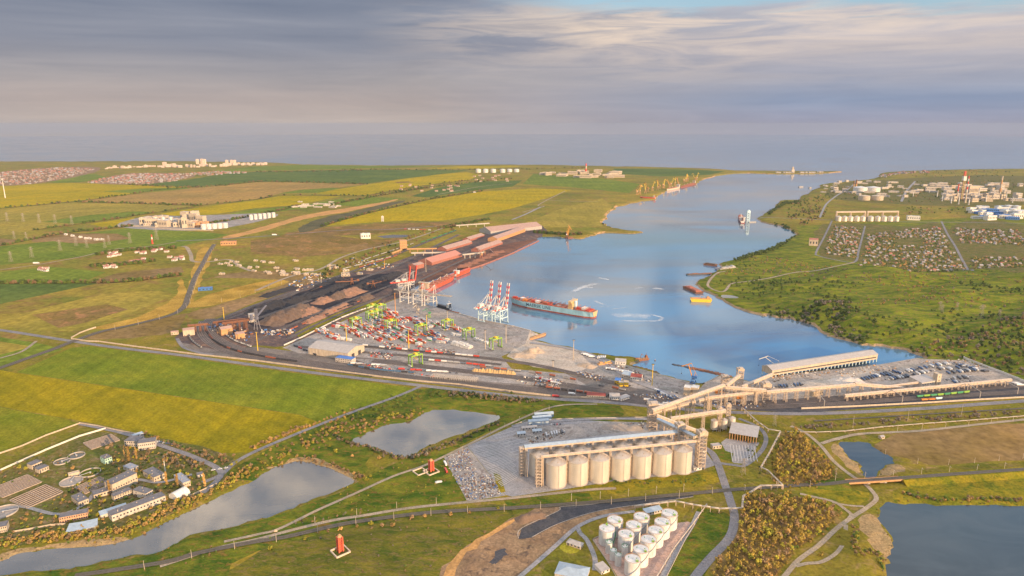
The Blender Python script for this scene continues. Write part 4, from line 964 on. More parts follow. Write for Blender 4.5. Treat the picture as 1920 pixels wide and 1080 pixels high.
# lorry reception
def reception():
    a, b = l2(1418,185), l2(1596,216); p, rz, l = frame(a, b); t = T('truck_reception','open fronted lorry reception shed with a wide pale roof','shed',p,rz); h = 11
    r = MB().slab([(-l/2-1,-1,h),(l/2+1,-1,h),(l/2+1,36,h+3.5),(-l/2-1,36,h+3.5)],.4); r.obj('roof', roofl, t)
    MB().box(-l/2,l/2,33,34,-.5,h+3).box(-l/2,-l/2+.6,0,33,h-4,h).box(l/2-.6,l/2,0,33,h-4,h).obj('wall', cream, t)
    for i in range(11): MB().box(-.5,.5,-.5,.5,-.5,h).obj('column', ochre, t, (-l/2+.6+(l-1.2)*i/10,0,0))
reception()
ln = M('road_paint', (.50,.50,.50), .8, 0, .2, .6)
def stripes(name, a, b, c, n, w, lift_=.55, mat=None):
    """n parallel painted lines; a->b is one line, a->c the direction they step in"""
    A, B, Cc = Vector(PZ(*a)), Vector(PZ(*b)), Vector(PZ(*c)); d = (B-A).normalized(); q = Vector((d.y,-d.x))*w/2; m = MB()
    for i in range(n):
        o_ = (Cc-A)*i/(n-1); m.add([(*(A+o_-q),5+lift_),(*(A+o_+q),5+lift_),(*(B+o_+q),5+lift_),(*(B+o_-q),5+lift_)],[(0,1,2,3)])
    o = m.obj(name, mat or ln); o['kind'] = 'structure'; return o
stripes('lane_markings', l2(1425,225), l2(1440,330), l2(1580,228), 9, .8)
for i in range(7):
    f = i/7
    a = (884+f*58, 842+f*74); b = (955+f*12, 826+f*72)
    stripes('parking_markings', a, b, (a[0]+5.5, a[1]+7), 4, 1.0)
stripes('parking_markings', (925,818),(975,806),(968,860),9,.9)
# small silos by the reception
for (x, y), lb in [((1318,128),'left one of three small steel silos by the lorry reception'),((1380,124),'middle one of three small steel silos, capped by an elevator frame'),((1432,112),'right one of three small steel silos, half hidden by its frame')]:
    b = l2(x, y); p = P3(*b); r = 23/3.4833*mpp(*b); h = SZ(*b, b[1]-19); t = T('small_silo', lb, 'silo', p, 0, 'small silos by the lorry reception')
    m = MB()
    for k in range(8): m.cyl(0,0,3+(h-3)*k/8,3+(h-3)*(k+1)/8-.1,r,n=28).cyl(0,0,3+(h-3)*(k+1)/8-.1,3+(h-3)*(k+1)/8,r+.09,n=28)
    m.obj('wall', galv, t); MB().cyl(0,0,h,h+r*.5,r+.2,.6,n=28).obj('roof', galvr, t); MB().cyl(0,0,0,3,.8,r,n=28).obj('hopper', galv, t)
    lg = MB()
    for i in range(6): a = math.pi/3*i; lg.beam((r*math.cos(a),r*math.sin(a),-.4),(r*math.cos(a),r*math.sin(a),3.4),.5)
    lg.obj('leg_frame', steel, t)
ltower('elevator_tower','slim elevator frame rising between the three small silos',P3(*l2(1350,118)),6,34,7,'tower',cab=4)
ltower('elevator_tower','slim elevator frame on the right of the three small silos',P3(*l2(1405,100)),6,36,7,'tower',cab=4)
# the big conveyor system
ltower('transfer_tower','transfer tower where the conveyors meet behind the silo rows',P3(1222,803),14,42,6,'tower',cab=4,leg=1.1)
ltower('transfer_tower','transfer tower at the upper end of the long rising conveyor',P3(1357,744),11,38,6,'tower',cab=4,leg=1.0)
ltower('transfer_tower','pale transfer tower standing by the water behind the breakwater root',P3(1385,733),10,42,6,'tower',cab=4,leg=1.0)
ltower('transfer_tower','transfer tower at the bend of the low conveyor, right of the orange container',P3(1434,748),13,26,4,'tower',cab=6,leg=1.0)
gallery('conveyor','long cream conveyor rising from the silo tower towards the water',W3(1222,772,46),W3(1357,724,43),6.5,3.6,'conveyor',(.15,.35,.55,.75,.95),truss=True)
gallery('conveyor','cream conveyor running low behind the rising one to the bend tower',W3(1222,776,40),W3(1330,747,26),5.5,3.2,'conveyor',(.3,.6,.98),truss=True)
gallery('conveyor','cream conveyor on lattice legs from the bend to the right tower',W3(1330,747,26),W3(1434,735,26),5.5,3.4,'conveyor',(.02,.3,.6,.85),truss=True)
gallery('conveyor','short steep cream conveyor climbing to the waterside transfer tower',W3(1361,726,38),W3(1386,706,50),6,4,'conveyor',(.5,))
gallery('conveyor','cream conveyor level above the quay from tower to right tower',W3(1359,728,36),W3(1436,734,30),7,4,'conveyor',(.25,.5,.75),truss=True)
gallery('conveyor','cream conveyor climbing from the waterside tower to the pier shed',W3(1390,728,24),W3(1447,704,22),6,4,'conveyor',(.25,.5,.75))
gallery('conveyor','long level cream conveyor on tall legs across the eastern yard',W3(1436,737,26),W3(1602,723,22),6.5,3.8,'conveyor',(.1,.22,.34,.46,.58,.7,.82,.94),truss=True)
gallery('conveyor','cream conveyor sloping down to ground beyond the tall legged one',W3(1602,722,22),W3(1692,730,7),7,4.5,'conveyor',(.15,.4,.7))
gallery('conveyor','long low conveyor on many legs beside the green wagons',W3(1583,744,12),W3(1895,714,12),6,4,'conveyor',tuple((i+.3)/26 for i in range(26)))
gallery('conveyor','short cream conveyor rising to the pale roofed yard building',W3(1655,728,8),W3(1722,719,10),5,3.5,'conveyor',(.3,.7))
gallery('conveyor','pale conveyor descending from the transfer tower to the lorry reception',W3(1231,781,44),W3(1326,817,8),6,3.6,'conveyor',(.3,.6),truss=True)
gallery('conveyor','grey roofed conveyor descending from the transfer tower to the elevator tower',W3(1234,789,40),W3(1304,822,52),7,4,'conveyor',(.3,.6),galler,roofb,truss=True)
gallery('conveyor','cream conveyor from the transfer tower to the three small silos',W3(1257,787,30),W3(1360,772,38),6,4,'conveyor',(.3,.6,.9),truss=True)
# pier shed
def pier_shed():
    p, rz, l = frame((1447,707),(1644,680)); t = T('pier_shed','very long pale shed on columns along the pier','shed',p,rz); d = 30; z0, z1 = 6, 17
    w_ = MB().gablewall(-l/2,l/2,0,d,z0,z1,z1+5); w_.obj('wall', cream, t); MB().gable(-l/2,l/2,0,d,z1,z1+5,ov=1).obj('roof', roofl, t)
    MB().box(-l/2+4,l/2-4,-.08,.06,z0+3,z0+5.5).obj('window_band', dark, t)
    MB().box(-l/2,l/2,.3,1.0,z0-.6,z0-.02).box(-l/2,l/2,d-1,d-.3,z0-.6,z0-.02).obj('beam', conc, t)
    cm = MB().box(-.8,.8,-.8,.8,-1,z0-.6).mesh('column', palebl)
    for i in range(30):
        put(cm,'column',t,(-l/2+1+(l-2)*i/29,1.2,0)); put(cm,'column',t,(-l/2+1+(l-2)*i/29,d-1.2,0))
pier_shed()
building('yard_building','pale flat roofed building in the eastern yard beside a square tower','building',c8(1150,905),c8(1262,885),28,9,pale,roofl,'shed',(6,1))
building('square_tower','square cream tower rising beside the pale yard building','tower',c8(1262,890),c8(1292,886),10,22,cream,cream,'flat',(1,3),door=False)
building('depot','cream tall hut under the long conveyor','hut',c8(335,975),c8(412,962),12,9,cream,cream,'flat',(5,1))
# greenhouse sheds, huts at the left of the silo yard
for i,(a,b) in enumerate([((110,98),(240,88)),((138,74),(258,64)),((150,52),(272,42))]):
    building('metal_shed',('front','middle','rear')[i]+' one of three parallel blue grey sheds left of the silo yard','shed',l2(*a),l2(*b),9,7,roofb,roofb,'gable',group='three parallel metal sheds')
building('site_hut','long white hut beside the gravel heap left of the silos','hut',l2(65,130),l2(165,122),8,4,pale,roofl,'gable',(5,1))
building('site_hut','blue grey roofed hut among parked machines left of the silos','hut',l2(35,172),l2(90,166),9,5,pale,roofb,'gable',(3,1))
building('site_hut','low grey hut beside the machines, second from the silo gallery','hut',l2(135,150),l2(195,146),9,4,greyc,roofb,'gable',(3,1))
wall_line('yard_fence','low pale fence along the far side of the silo yard',[(960,800),(985,789),(1060,786),(1215,783)],2,.25,conc,'fence')
# ------------------------------------------------------------------ port: warehouse, cranes, masts
wp = building('warehouse','large pale warehouse with a low gabled roof at the corner of the container yard','warehouse',c6(395,655),c6(690,700),62,15,cream,roofl,'gable',(0,0),False,rise=7)
wd, (wx, wr, wl) = MB(), frame(c6(395,655), c6(690,700))
for i in range(12): MB().box(-.25,.25,-.45,-.02,-.3,14.9).obj('pilaster', pale, wp, (-wl/2+wl*(i+.5)/12,0,0))
MB().box(wl/2+.02,wl/2+.3,14,24,0,9).obj('door', dark, wp); MB().box(wl/2+.02,wl/2+.3,38,48,0,9).obj('door', dark, wp)
building('annex','white annex with a bright blue flat roof in front of the warehouse','building',c6(597,712),c6(718,728),16,9,pale,bluer,'flat',(9,2))
def mast(px, top, label, mat):
    p = P3(*px); h = SZ(*px, top); t = T('light_mast', label, 'light mast', p, 0, 'floodlight masts of the port')
    MB().cyl(0,0,-.5,h,.95,.5,n=10).obj('pole', mat, t)
    MB().cyl(0,0,h-.2,h+.3,2.6,n=12).obj('platform', mat, t)
    for i in range(6): a = i*math.pi/3; MB().box(-.6,.6,-.3,.3,h+.3,h+1.5).obj('floodlight', dark, t, (2.3*math.cos(a),2.3*math.sin(a),0), a)
MAST = [((1047,362),198,'orange light mast at the foot of the grey quay cranes'),((875,482),393,'pale light mast among the upper container stacks'),((680,556),430,'yellow light mast beside the white container block near the warehouse'),
 ((1147,612),474,'tall yellow light mast by the container train'),((1282,472),364,'yellow light mast in the middle of the container yard'),((1437,448),335,'cream light mast beside the rightmost upper gantry crane'),
 ((1720,616),478,'cream light mast between the white container blocks'),((1875,572),438,'cream light mast below the red and white quay cranes'),((14,630),492,'yellow light mast at the left end of the warehouse yard'),((490,132),44,'cream light mast beside the coal yard huts')]
for (x,y),tp,lb in MAST: mast(c6(x,y), c6(x,tp)[1], lb, yellowp if 'yellow' in lb else orangep if 'orange' in lb else cream)
mast(c7(460,698),c7(460,553)[1],'cream light mast on the pale sand yard',cream); mast(c7(1050,890),c7(1050,735)[1],'bright yellow mast by the blue and yellow huts',yellowp)
mast(c5(1682,406),c5(1682,304)[1],'yellow light mast above the coal unloading conveyor',yellowp); mast(c2(1275,1080),c2(1275,982)[1],'cream light mast between the red sheds',cream)
mast(c2(965,1050),c2(965,985)[1],'orange light mast left of the red ore sheds',orangep); mast(c7(307,750),c7(307,708)[1],'short cream mast at the lower edge of the sand yard',cream)

rowd = (P3(*c6(1420,560))-P3(*c6(850,330))); RROT = math.atan2(rowd.y, rowd.x)
def rtg_proto():
    t = T('gantry_crane','','gantry crane',(0,0,0)); W_, D, H_ = 26, 12, 24
    for x in (-D/2, D/2):
        f = MB()
        for y in (-W_/2, W_/2): f.beam((x,y,1.6),(x,y,H_),1.7,1.7)
        f.beam((x,-W_/2-.8,H_),(x,W_/2+.8,H_),1.8,2.4); f.obj('portal_frame', green, t)
    for y in (-W_/2, W_/2):
        MB().beam((-D/2-2,y,2.2),(D/2+2,y,2.2),1.6,1.6).obj('sill_beam', green, t)
        MB().beam((-D/2,y,H_-3),(D/2,y,H_-3),1.0,1.0).obj('tie_beam', green, t)
        for x in (-D/2-1, D/2+1): MB().cyl(0,0,-.7,.7,.85,n=12).obj('wheel', tar, t, (x,y,.85)).rotation_euler = (math.pi/2,0,0)
    tr = MB().box(-D/2,D/2,-3,3,H_+1.25,H_+2.6).box(-3,3,-2,2,H_+2.6,H_+4.2).obj('trolley', yellowp, t)
    MB().box(-1.4,1.4,3,5.5,H_-4,H_-1.3).obj('cab', white, t)
    MB().box(-D/2+.2,D/2-.2,-W_/2-2.2,-W_/2-.9,1.4,4.2).obj('power_unit', white, t)
    MB().box(-6.1,6.1,-1.2,1.2,H_-9,H_-8.3).beam((-2,0,H_-8.3),(-2,0,H_+1.2),.15).beam((2,0,H_-8.3),(2,0,H_+1.2),.15).obj('spreader', yellowp, t)
    return t
RT = [((875,352),'green yard gantry crane at the upper corner of the container yard'),((905,392),'green yard gantry crane in front of the upper corner crane'),((935,350),'green yard gantry crane on the right of the upper corner group'),((868,405),'green yard gantry crane on the left of the upper corner group'),
 ((750,455),'green yard gantry crane near the white wall, upper left of the yard'),((1012,472),'green yard gantry crane straddling blue and red stacks mid yard'),((1237,507),'green yard gantry crane beside the central yellow mast'),
 ((1437,470),'green yard gantry crane beside the quay side mast'),((1597,540),'green yard gantry crane behind the big white container block'),((1797,612),'rightmost green yard gantry crane, beside the sand yard'),((1198,740),'green gantry crane standing alone below the container train')]
rp = rtg_proto(); 
for i, ((x, y), lb) in enumerate(RT):
    p = P3(*c6(x,y)); sc = 1.0
    if i == 0: rp.location = p; rp.rotation_euler = (0,0,RROT); rp['label'] = lb; rp['group'] = 'green yard gantry cranes'
    else: dup(rp, p, RROT, lb, 'green yard gantry cranes')

def band_beam(m, p, q, w, h, n, a=0, b=1):
    p, q = Vector(p), Vector(q)
    for i in range(n): m.beam(p+(q-p)*i/n, p+(q-p)*(i+1)/n, w, h, a if i%2 == 0 else b)
def sts(loc, rz, label, group, legm, girm, raised, H_=42, boomL=64, band=True, hw=9):
    t = T('quay_crane', label, 'quay crane', loc, rz, group); ga = 15
    for x in (-hw, hw):
        for y in (-ga, ga): MB().beam((x,y,.8),(x*.92,y,H_),1.9,1.9).obj('leg', legm, t)
        MB().beam((x,-ga,16),(x,ga,16),1.6,2).beam((x*.95,-ga,H_-2),(x*.95,ga,H_-2),1.6,2).beam((x,-ga,16),(x*.94,ga,H_-3),1.0).obj('side_brace', legm, t)
    MB().beam((-hw-3,-ga,1.6),(hw+3,-ga,1.6),1.6,1.6).beam((-hw-3,ga,1.6),(hw+3,ga,1.6),1.6,1.6).obj('bogie_beam', legm, t)
    MB().beam((-hw*.93,-ga,H_-3),(hw*.93,-ga,H_-3),1.6,2.2).beam((-hw*.93,ga,H_-3),(hw*.93,ga,H_-3),1.6,2.2).beam((-hw,-ga,16),(hw,-ga,16),1.4,2).beam((-hw,ga,16),(hw,ga,16),1.4,2).obj('cross_beam', legm, t)
    g = MB()
    for x in (-3.2,3.2): band_beam(g,(x,-ga-24,H_+1.5),(x,ga+4,H_+1.5),1.4,3.0,8 if band else 1)
    for k in range(7): g.beam((-3.2,-ga-24+8*k,H_+1.5),(3.2,-ga-24+8*k,H_+1.5),.7)
    g.obj('girder', girm, t)
    bm_ = MB(); ang_ = R(81 if raised else 2); u = Vector((0,math.cos(ang_),math.sin(ang_))); b0 = Vector((0,ga+5,H_+1.5))
    for x in (-3.0,3.0): band_beam(bm_, b0+Vector((x,0,0)), b0+u*boomL+Vector((x,0,0)), 1.7,2.6, 9 if band else 1)
    for k in range(10): 
        bm_.beam(b0+u*boomL*k/9.5+Vector((-3,0,0)), b0+u*boomL*k/9.5+Vector((3,0,0)), .8, .8, k%2 if band else 0)
        if k < 9: bm_.beam(b0+u*boomL*k/9.5+Vector((-3,0,0)), b0+u*boomL*(k+1)/9.5+Vector((3,0,0)), .6,.6, k%2 if band else 0)
    bo = bm_.obj('boom', girm, t)
    fr_ = MB(); ap = Vector((0,ga-1,H_+28))
    for x in (-hw*.8,hw*.8):
        fr_.beam((x,ga,H_),(x*.25,ap.y,ap.z),1.3,1.3,0); fr_.beam((x,-ga+4,H_+2),(x*.25,ap.y,ap.z),.9,.9,0)
    fr_.beam((-3,ap.y,ap.z),(3,ap.y,ap.z),1.6,1.6,0); fr_.obj('apex_frame', girm if band else legm, t)
    st = MB()
    for x in (-2.6,2.6):
        st.beam((x,ap.y,ap.z),b0+u*boomL*.62+Vector((x,0,0)),.4); st.beam((x,ap.y,ap.z),(x,-ga-22,H_+3),.4)
    st.obj('stay', steel, t)
    MB().box(-5,5,-ga-8,-ga+6,H_+3.2,H_+9.5).box(-5.3,5.3,-ga-8.3,-ga+6.3,H_+9.5,H_+9.9).obj('machinery_house', white if band else steel, t)
    MB().box(-1.8,1.8,ga-8,ga-4,H_-3.2,H_-.2).obj('driver_cab', white, t)
    return t
qa, qb = P3(860,589.5), P3(960,612.5); QROT = math.atan2((qb-qa).y, (qb-qa).x)
for (x,y),lb in [((1716,402),'left one of three white quay cranes with red banded booms raised'),((1778,412),'middle one of three white quay cranes with red banded booms raised'),((1840,424),'right one of three white quay cranes with red banded booms raised')]:
    p = P3(*c6(x,y)); sts(p, QROT, lb, 'white quay cranes with red banded raised booms', palebl, [white, redp], True, 38, 62)
for (x,y),lb in [((1125,268),'leftmost grey white quay crane with its boom lowered over the basin'),((1225,285),'grey white quay crane with lowered boom, between two like it'),((1310,295),'rightmost grey white quay crane with lowered boom, nearest the dark workboat')]:
    sts(P3(*c6(x,y)), R(-118), lb, 'grey white quay cranes with lowered booms', white, [conc, conc], False, 33, 50, False, 8)
for (x,y),lb in [((1100,178),'left of two dark cranes with tall plain red booms raised'),((1148,170),'right of two dark cranes with tall plain red booms raised')]:
    sts(P3(*c6(x,y)), R(-60), lb, 'cranes with plain red booms raised', steel, [redp, redp], True, 26, 46, False, 7)
# slewing portal cranes
def portal(loc, label, body, boom, jib=32, base=None, rz=0, up=55, sc=1, h=12, group=None):
    t = T('portal_crane', label, 'harbour crane', loc, rz, group); t.scale = (sc,sc,sc)
    lg = MB()
    for x in (-5,5):
        for y in (-5,5): lg.beam((x,y,-.3),(x*.45,y*.45,h),1.1,1.1)
        lg.beam((x,-5,1),(x,5,1),1.2,1.2)
    lg.box(-3,3,-3,3,h,h+1); lg.obj('portal', base or body, t)
    MB().cyl(0,0,h+1,h+2.4,2.4,n=14).obj('slew_ring', dark, t)
    MB().box(-2.4,2.4,-7,3,h+2.4,h+7).box(-2.6,2.6,-7.2,3.2,h+7,h+7.4).obj('machine_house', body, t)
    MB().box(2.5,4.4,.5,3.5,h+3.5,h+6.6).obj('cab', white, t)
    a = R(up); u = Vector((0,math.cos(a),math.sin(a))); b0 = Vector((0,2.5,h+4)); b = MB()
    for x in (-1,1): b.beam(b0+Vector((x*1.6,0,0)), b0+u*jib+Vector((x*.4,0,0)), .8,.9)
    for k in range(8): b.beam(b0+u*jib*k/8+Vector((1.6-1.2*k/8,0,0)), b0+u*jib*(k+1)/8+Vector((-1.6+1.2*(k+1)/8,0,0)), .45)
    b.obj('boom', boom, t)
    e = b0+u*jib; j = MB(); j.beam(e+Vector((0,-6,3.4)), e+Vector((0,13,-6)), 1.1, 1.6); j.obj('fly_jib', boom, t)
    MB().beam((0,-1.5,h+7),(0,-3,h+15),.9).beam((0,-3,h+15),e+Vector((0,-6,3.4)),.4).beam((0,-3,h+15),(0,-7,h+8),.4).obj('back_stay', boom, t)
    MB().beam(e+Vector((0,12.6,-6)), e+Vector((0,12.6,-20)), .18).box(-.7,.7,e.y+11.9,e.y+13.3,e.z-22,e.z-20).obj('hook_line', dark, t)
    return t
portal(P3(*c7(1358,872)),'yellow portal crane on a blue base beside the breakwater',bluep,orangep,26,bluep,R(60),70,1.0,8)
portal(P3(1456,694),'white harbour crane on a dark base at the left end of the pier shed',white,white,30,dark,R(75),35,.9,8)
portal(P3(*c6(1215,352)),'small cream portal crane on the brown quay strip',cream,cream,20,cream,R(140),60,.7)
portal(P3(*c6(1300,378)),'small green portal crane parked near the quay strip centre',dgreen,dgreen,18,green,R(100),55,.7)
portal(P3(*c3(415,826)),'small orange floating crane moored off the sand spit',rust,orangep,26,rust,R(200),68,1.6,6)
FARC = [(938,500),(958,498),(1000,490),(1018,478),(1052,470),(1092,466),(1105,455),(1132,448),(1140,455),(1178,450),(1192,440),(1222,432),(1246,436),(1290,412),(1306,405),(1318,402),(1372,398),(1384,392)]
for i,(x,y) in enumerate(FARC):
    portal(P3(*c3(x,y)),'yellow portal crane in the far bulk terminal across the inlet',ochre,yellowp if i%3 else orangep,34,ochre,R(-70+37*i%120),58,1.35,14,'yellow cranes of the far bulk terminal')
for (x,y),rz,lb in [((1712,968),R(-140),'red ship loader with a long boom, farther one on the red quay'),((1690,985),R(20),'red ship loader with a long boom, nearer one on the red quay')]:
    portal(P3(*c2(x,y)),lb,ochre,shedp,34,shedr,rz,20,1.2)

# ------------------------------------------------------------------ containers
def cont_mesh(mat):
    m = MB().box(0,12.2,0,2.4,.12,2.5)
    for i in range(20): x = .3+i*.6; m.box(x,x+.28,-.06,0,.25,2.4).box(x,x+.28,2.4,2.46,.25,2.4)
    for x in (-.02,12.04):
        for y in (-.08,2.28): m.box(x,x+.18,y,y+.2,0,2.59)
    for y in (.15,1.3): m.box(-.07,0,y,y+.95,.3,2.4)
    return m.mesh('container', mat)
CM = {n: cont_mesh(m_) for n, m_ in PAINT.items()}
cn_count = {}
def container(p, rz, color, where, lab=None):
    o = bpy.data.objects.new('shipping_container', CM[color]); COL.objects.link(o); o.location = p; o.rotation_euler = (0,0,rz)
    tag(o, lab or f'{color} shipping container {where}', 'container', f'{color} containers {where}'); cn_count[color] = cn_count.get(color,0)+1; return o
rc = random.Random(11)
WT = ['red']*5+['rust']*3+['white']*8+['grey']*3+['blue']*2+['orange']*2+['green']*1
ROWS = [((945,340),(1140,430)),((1140,390),(1380,452)),((885,360),(1090,415)),((705,405),(870,485)),((850,395),(990,450)),((1000,445),(1230,520)),((585,445),(760,480)),((675,475),(830,540)),((830,515),(960,560)),((890,485),(1060,560)),((975,490),(1180,575)),
  ((1060,450),(1300,530)),((1280,500),(1420,562)),((465,480),(540,510)),((1340,430),(1450,480)),((1440,455),(1560,492)),((1200,420),(1330,470)),((760,440),(880,470)),((1100,545),(1260,590)),((545,520),(640,548)),((900,440),(1010,470)),((1300,545),(1440,575)),((940,330),(1060,372))]
CBOX = []
for ri, (a, b) in enumerate(ROWS):
    p, q = P3(*c6(*a)), P3(*c6(*b)); d = q-p; Ln = d.length; d.normalize(); nn = Vector((-d.y,d.x,0)); rz = math.atan2(d.y,d.x); k = max(1,int(Ln/13.2))
    for lane in range(8):
        if ri % 3 == 2 and lane > 4: continue
        for i in range(k):
            if rc.random() < .20: continue
            base = rc.choice(WT)
            for lev in range(rc.choice((1,2,2,3))):
                c = base if rc.random() < .55 else rc.choice(WT)
                CBOX.append((p+d*(i*13.0)+nn*(lane*3.0-9)+Vector((0,0,lev*2.62+.05)), rz, c))
CBOX.sort(key=lambda q: -q[0].z*1000+q[0].length)
for q in CBOX[:175]: container(*q, 'stacked in the rows of the container yard')
cm_, cmat = MB(), list(PAINT.values()); cidx = {n: i for i, n in enumerate(PAINT)}
for p, rz, c in CBOX[175:]:
    u = Vector((math.cos(rz),math.sin(rz),0)); v = Vector((-u.y,u.x,0)); q = [p+Vector((0,0,.1)), p+u*12.2+Vector((0,0,.1)), p+u*12.2+v*2.4+Vector((0,0,.1)), p+v*2.4+Vector((0,0,.1))]
    cm_.add(q+[a+Vector((0,0,2.45)) for a in q], [(0,1,5,4),(1,2,6,5),(2,3,7,6),(3,0,4,7),(4,5,6,7)], cidx[c])
tag(cm_.obj('container_stacks', cmat), 'mass of mixed lower containers filling the rows of the yard', 'containers', None, 'stuff')
for (x0_,y0_,x1_,y1_,n,ln_,hh,where) in [(1462,585,1600,622,4,4,3,'in the large white block right of the yard'),(1630,545,1750,590,3,2,2,'in the white block beside the last gantry crane'),(560,535,715,560,4,2,2,'in the white block behind the warehouse'),(1460,512,1540,530,2,2,2,'in the small white block above the large one')]:
    p, q = P3(*c6(x0_,y0_)), P3(*c6(x1_,y1_)); d = (q-p).normalized(); nn = Vector((-d.y,d.x,0)); rz = math.atan2(d.y,d.x)
    for i in range(n):
        for la in range(ln_):
            for lev in range(hh-(1 if (i+la)%3==0 and hh>2 else 0)):
                container(p+d*i*(q-p).length/max(1,n)+nn*la*4.2+Vector((0,0,lev*2.62+.05)), rz, 'white', where)
# container trains and wagons
def wagon_mesh(kind, mat):
    m = MB()
    for x in (1.6,3.2,9.6,11.2):
        for y in (.15,1.95): m.cyl(x,0,0,.3,.45,n=8,mi=1) if False else m.box(x-.4,x+.4,y,y+.3,.05,.85,1)
    m.box(0,12.6,0,2.6,.85,1.25,1)
    if kind == 'hopper': m.add([(.4,.1,1.9),(12.2,.1,1.9),(12.2,2.5,1.9),(.4,2.5,1.9),(0,0,4),(12.6,0,4),(12.6,2.6,4),(0,2.6,4),(2.5,.4,1.25),(10.1,.4,1.25),(10.1,2.2,1.25),(2.5,2.2,1.25)],[(0,1,5,4),(1,2,6,5),(2,3,7,6),(3,0,4,7),(4,5,6,7),(8,9,1,0),(9,10,2,1),(10,11,3,2),(11,8,0,3)],0); m.gable(.1,12.5,.1,2.5,4.02,4.6,0)
    elif kind == 'gondola':
        m.box(.1,12.5,0,.15,1.25,3.4).box(.1,12.5,2.45,2.6,1.25,3.4).box(.1,.25,.15,2.45,1.25,3.4).box(12.35,12.5,.15,2.45,1.25,3.4).box(.25,12.35,.15,2.45,1.25,2.9,2)
        for i in range(8): m.box(.6+i*1.55,.8+i*1.55,-.1,0,1.25,3.4).box(.6+i*1.55,.8+i*1.55,2.6,2.7,1.25,3.4)
    elif kind == 'box': m.box(.1,12.5,0,2.6,1.26,3.9); [m.box(.4+i*.7,.7+i*.7,-.07,0,1.4,3.8) for i in range(17)]
    elif kind == 'flat': m.box(.2,12.4,.1,2.5,1.26,1.5)
    return m.mesh('rail_wagon', [mat, dark, coalm])
WG = {}
def train(px, kinds, label, group, n=None, step=14.2, seed=0, xy=None):
    pts = xy if xy is not None else resample([PZ(*q) for q in smooth(px, 6, False)], 2.0)
    rr_ = random.Random(seed); a = np.array(pts); seg = np.hypot(*np.diff(a,axis=0).T); cum = np.concatenate([[0],np.cumsum(seg)]); pos = 0; i = 0
    while pos+13 < cum[-1] and (n is None or i < n):
        s0 = np.array([np.interp(pos,cum,a[:,0]),np.interp(pos,cum,a[:,1])]); s1 = np.array([np.interp(pos+12.6,cum,a[:,0]),np.interp(pos+12.6,cum,a[:,1])])
        kd, cn_ = kinds[i % len(kinds)] if seed == 0 else rr_.choice(kinds)
        if kd:
            key = (kd,cn_.name)
            if key not in WG: WG[key] = wagon_mesh(kd, cn_)
            o = bpy.data.objects.new('rail_wagon', WG[key]); COL.objects.link(o); r_ = math.atan2(s1[1]-s0[1], s1[0]-s0[0]); o.rotation_euler = (0,0,r_)
            o.location = (s0[0]+1.3*math.sin(r_), s0[1]-1.3*math.cos(r_), 5.9)
            tag(o, label.replace('#', cn_.name.replace('container_','').replace('_',' ').replace('paint','').strip()), 'rail wagon', group)
        pos += step; i += 1
P_ = PAINT
train([c6(800,595),c6(1260,642),c6(1700,684)],[('box',P_['red']),('box',P_['white']),('flat',dark),('box',P_['red']),('flat',dark),('box',P_['white']),('box',P_['white'])],'# box wagon in the upper container train below the yard','upper container train',seed=3)
train([c6(1250,703),c6(1560,732),c6(1860,765)],[('box',P_['red']),('flat',dark),('box',P_['white']),('box',P_['grey']),(None,dark),('box',P_['white'])],'# box wagon in the lower container train beside the lone crane','lower container train',seed=4)
train([c6(690,742),c6(900,778),c6(1230,806)],[('gondola',P_['blue']),('gondola',dark),('gondola',P_['blue'])],'# open wagon on the track along the white wall','dark wagon train along the wall',seed=5)
train([c8(1115,986),c8(1330,968),c8(1540,946)],[('hopper',P_['green']),('hopper',green)],'bright green hopper wagon in the long green train','green hopper wagons',8,14.6)
train([c8(1150,1008),c8(1255,1002)],[('gondola',P_['orange'])],'orange brown open wagon standing below the green train','orange brown wagons',2,14.6)
train([c8(1256,1002),c8(1312,998)],[('hopper',palebl)],'pale blue hopper wagon standing below the green train','pale blue wagons',1)
train([c5(1418,512),c5(1440,560),c5(1525,622)],[('gondola',P_['grey'])],'grey open wagon curving down from the cream unloading shed','grey wagons at the unloading shed')
train([c5(1700,520),c5(1760,560),c5(1900,612)],[('gondola',P_['white']),('gondola',P_['grey'])],'# open wagon curving from the ochre unloading shed','wagons at the ochre unloading shed')
for k,(a,b,m1) in enumerate([((1500,768),(1120,905),P_['green']),((1180,870),(760,1010),P_['grey']),((1130,910),(800,1020),dark),((1060,960),(760,1055),P_['rust']),((1010,970),(640,1065),P_['grey'])]):
    train([c2(*a),c2(*b)],[('gondola',m1),('gondola',m1),(None,m1),('gondola',m1)],f'{["dark green","grey","black","rusty","pale grey"][k]} open wagon in the sidings beside the ochre tower',f'{["dark green","grey","black","rusty","pale grey"][k]} wagons in the ore sidings',26,14.6)
train([(386,618),(402,640),(440,658),(500,671),(560,680)],[('gondola',P_['rust']),('gondola',dark),('gondola',dark)],'dark or rusty open wagon on the outer curve of the rail loop','wagons on the outer curve of the loop',seed=6)
train([(470,590),(560,556),(640,524),(720,492)],[('gondola',dark),(None,dark),('gondola',P_['rust'])],'dark open wagon on the track above the coal yard','wagons above the coal yard',30,16,seed=7)
train([(520,630),(600,596),(700,556),(740,540)],[('gondola',P_['rust']),('gondola',dark),(None,dark)],'dark open wagon on the tracks between ore heaps and the yard wall','wagons between the heaps and the wall',26,16,seed=8)
train([(900,690),(1000,700),(1100,718),(1180,735)],[('gondola',P_['grey']),('box',P_['rust']),(None,dark)],'grey or rust brown wagon in the lower sidings before the sand yard','wagons of the lower sidings',24,15,seed=9)
train([(1010,726),(1100,738),(1180,748)],[('gondola',dark),('box',P_['rust'])],'dark wagon beside the long wall near the roadside halls','wagons near the roadside halls',14,15,seed=10)
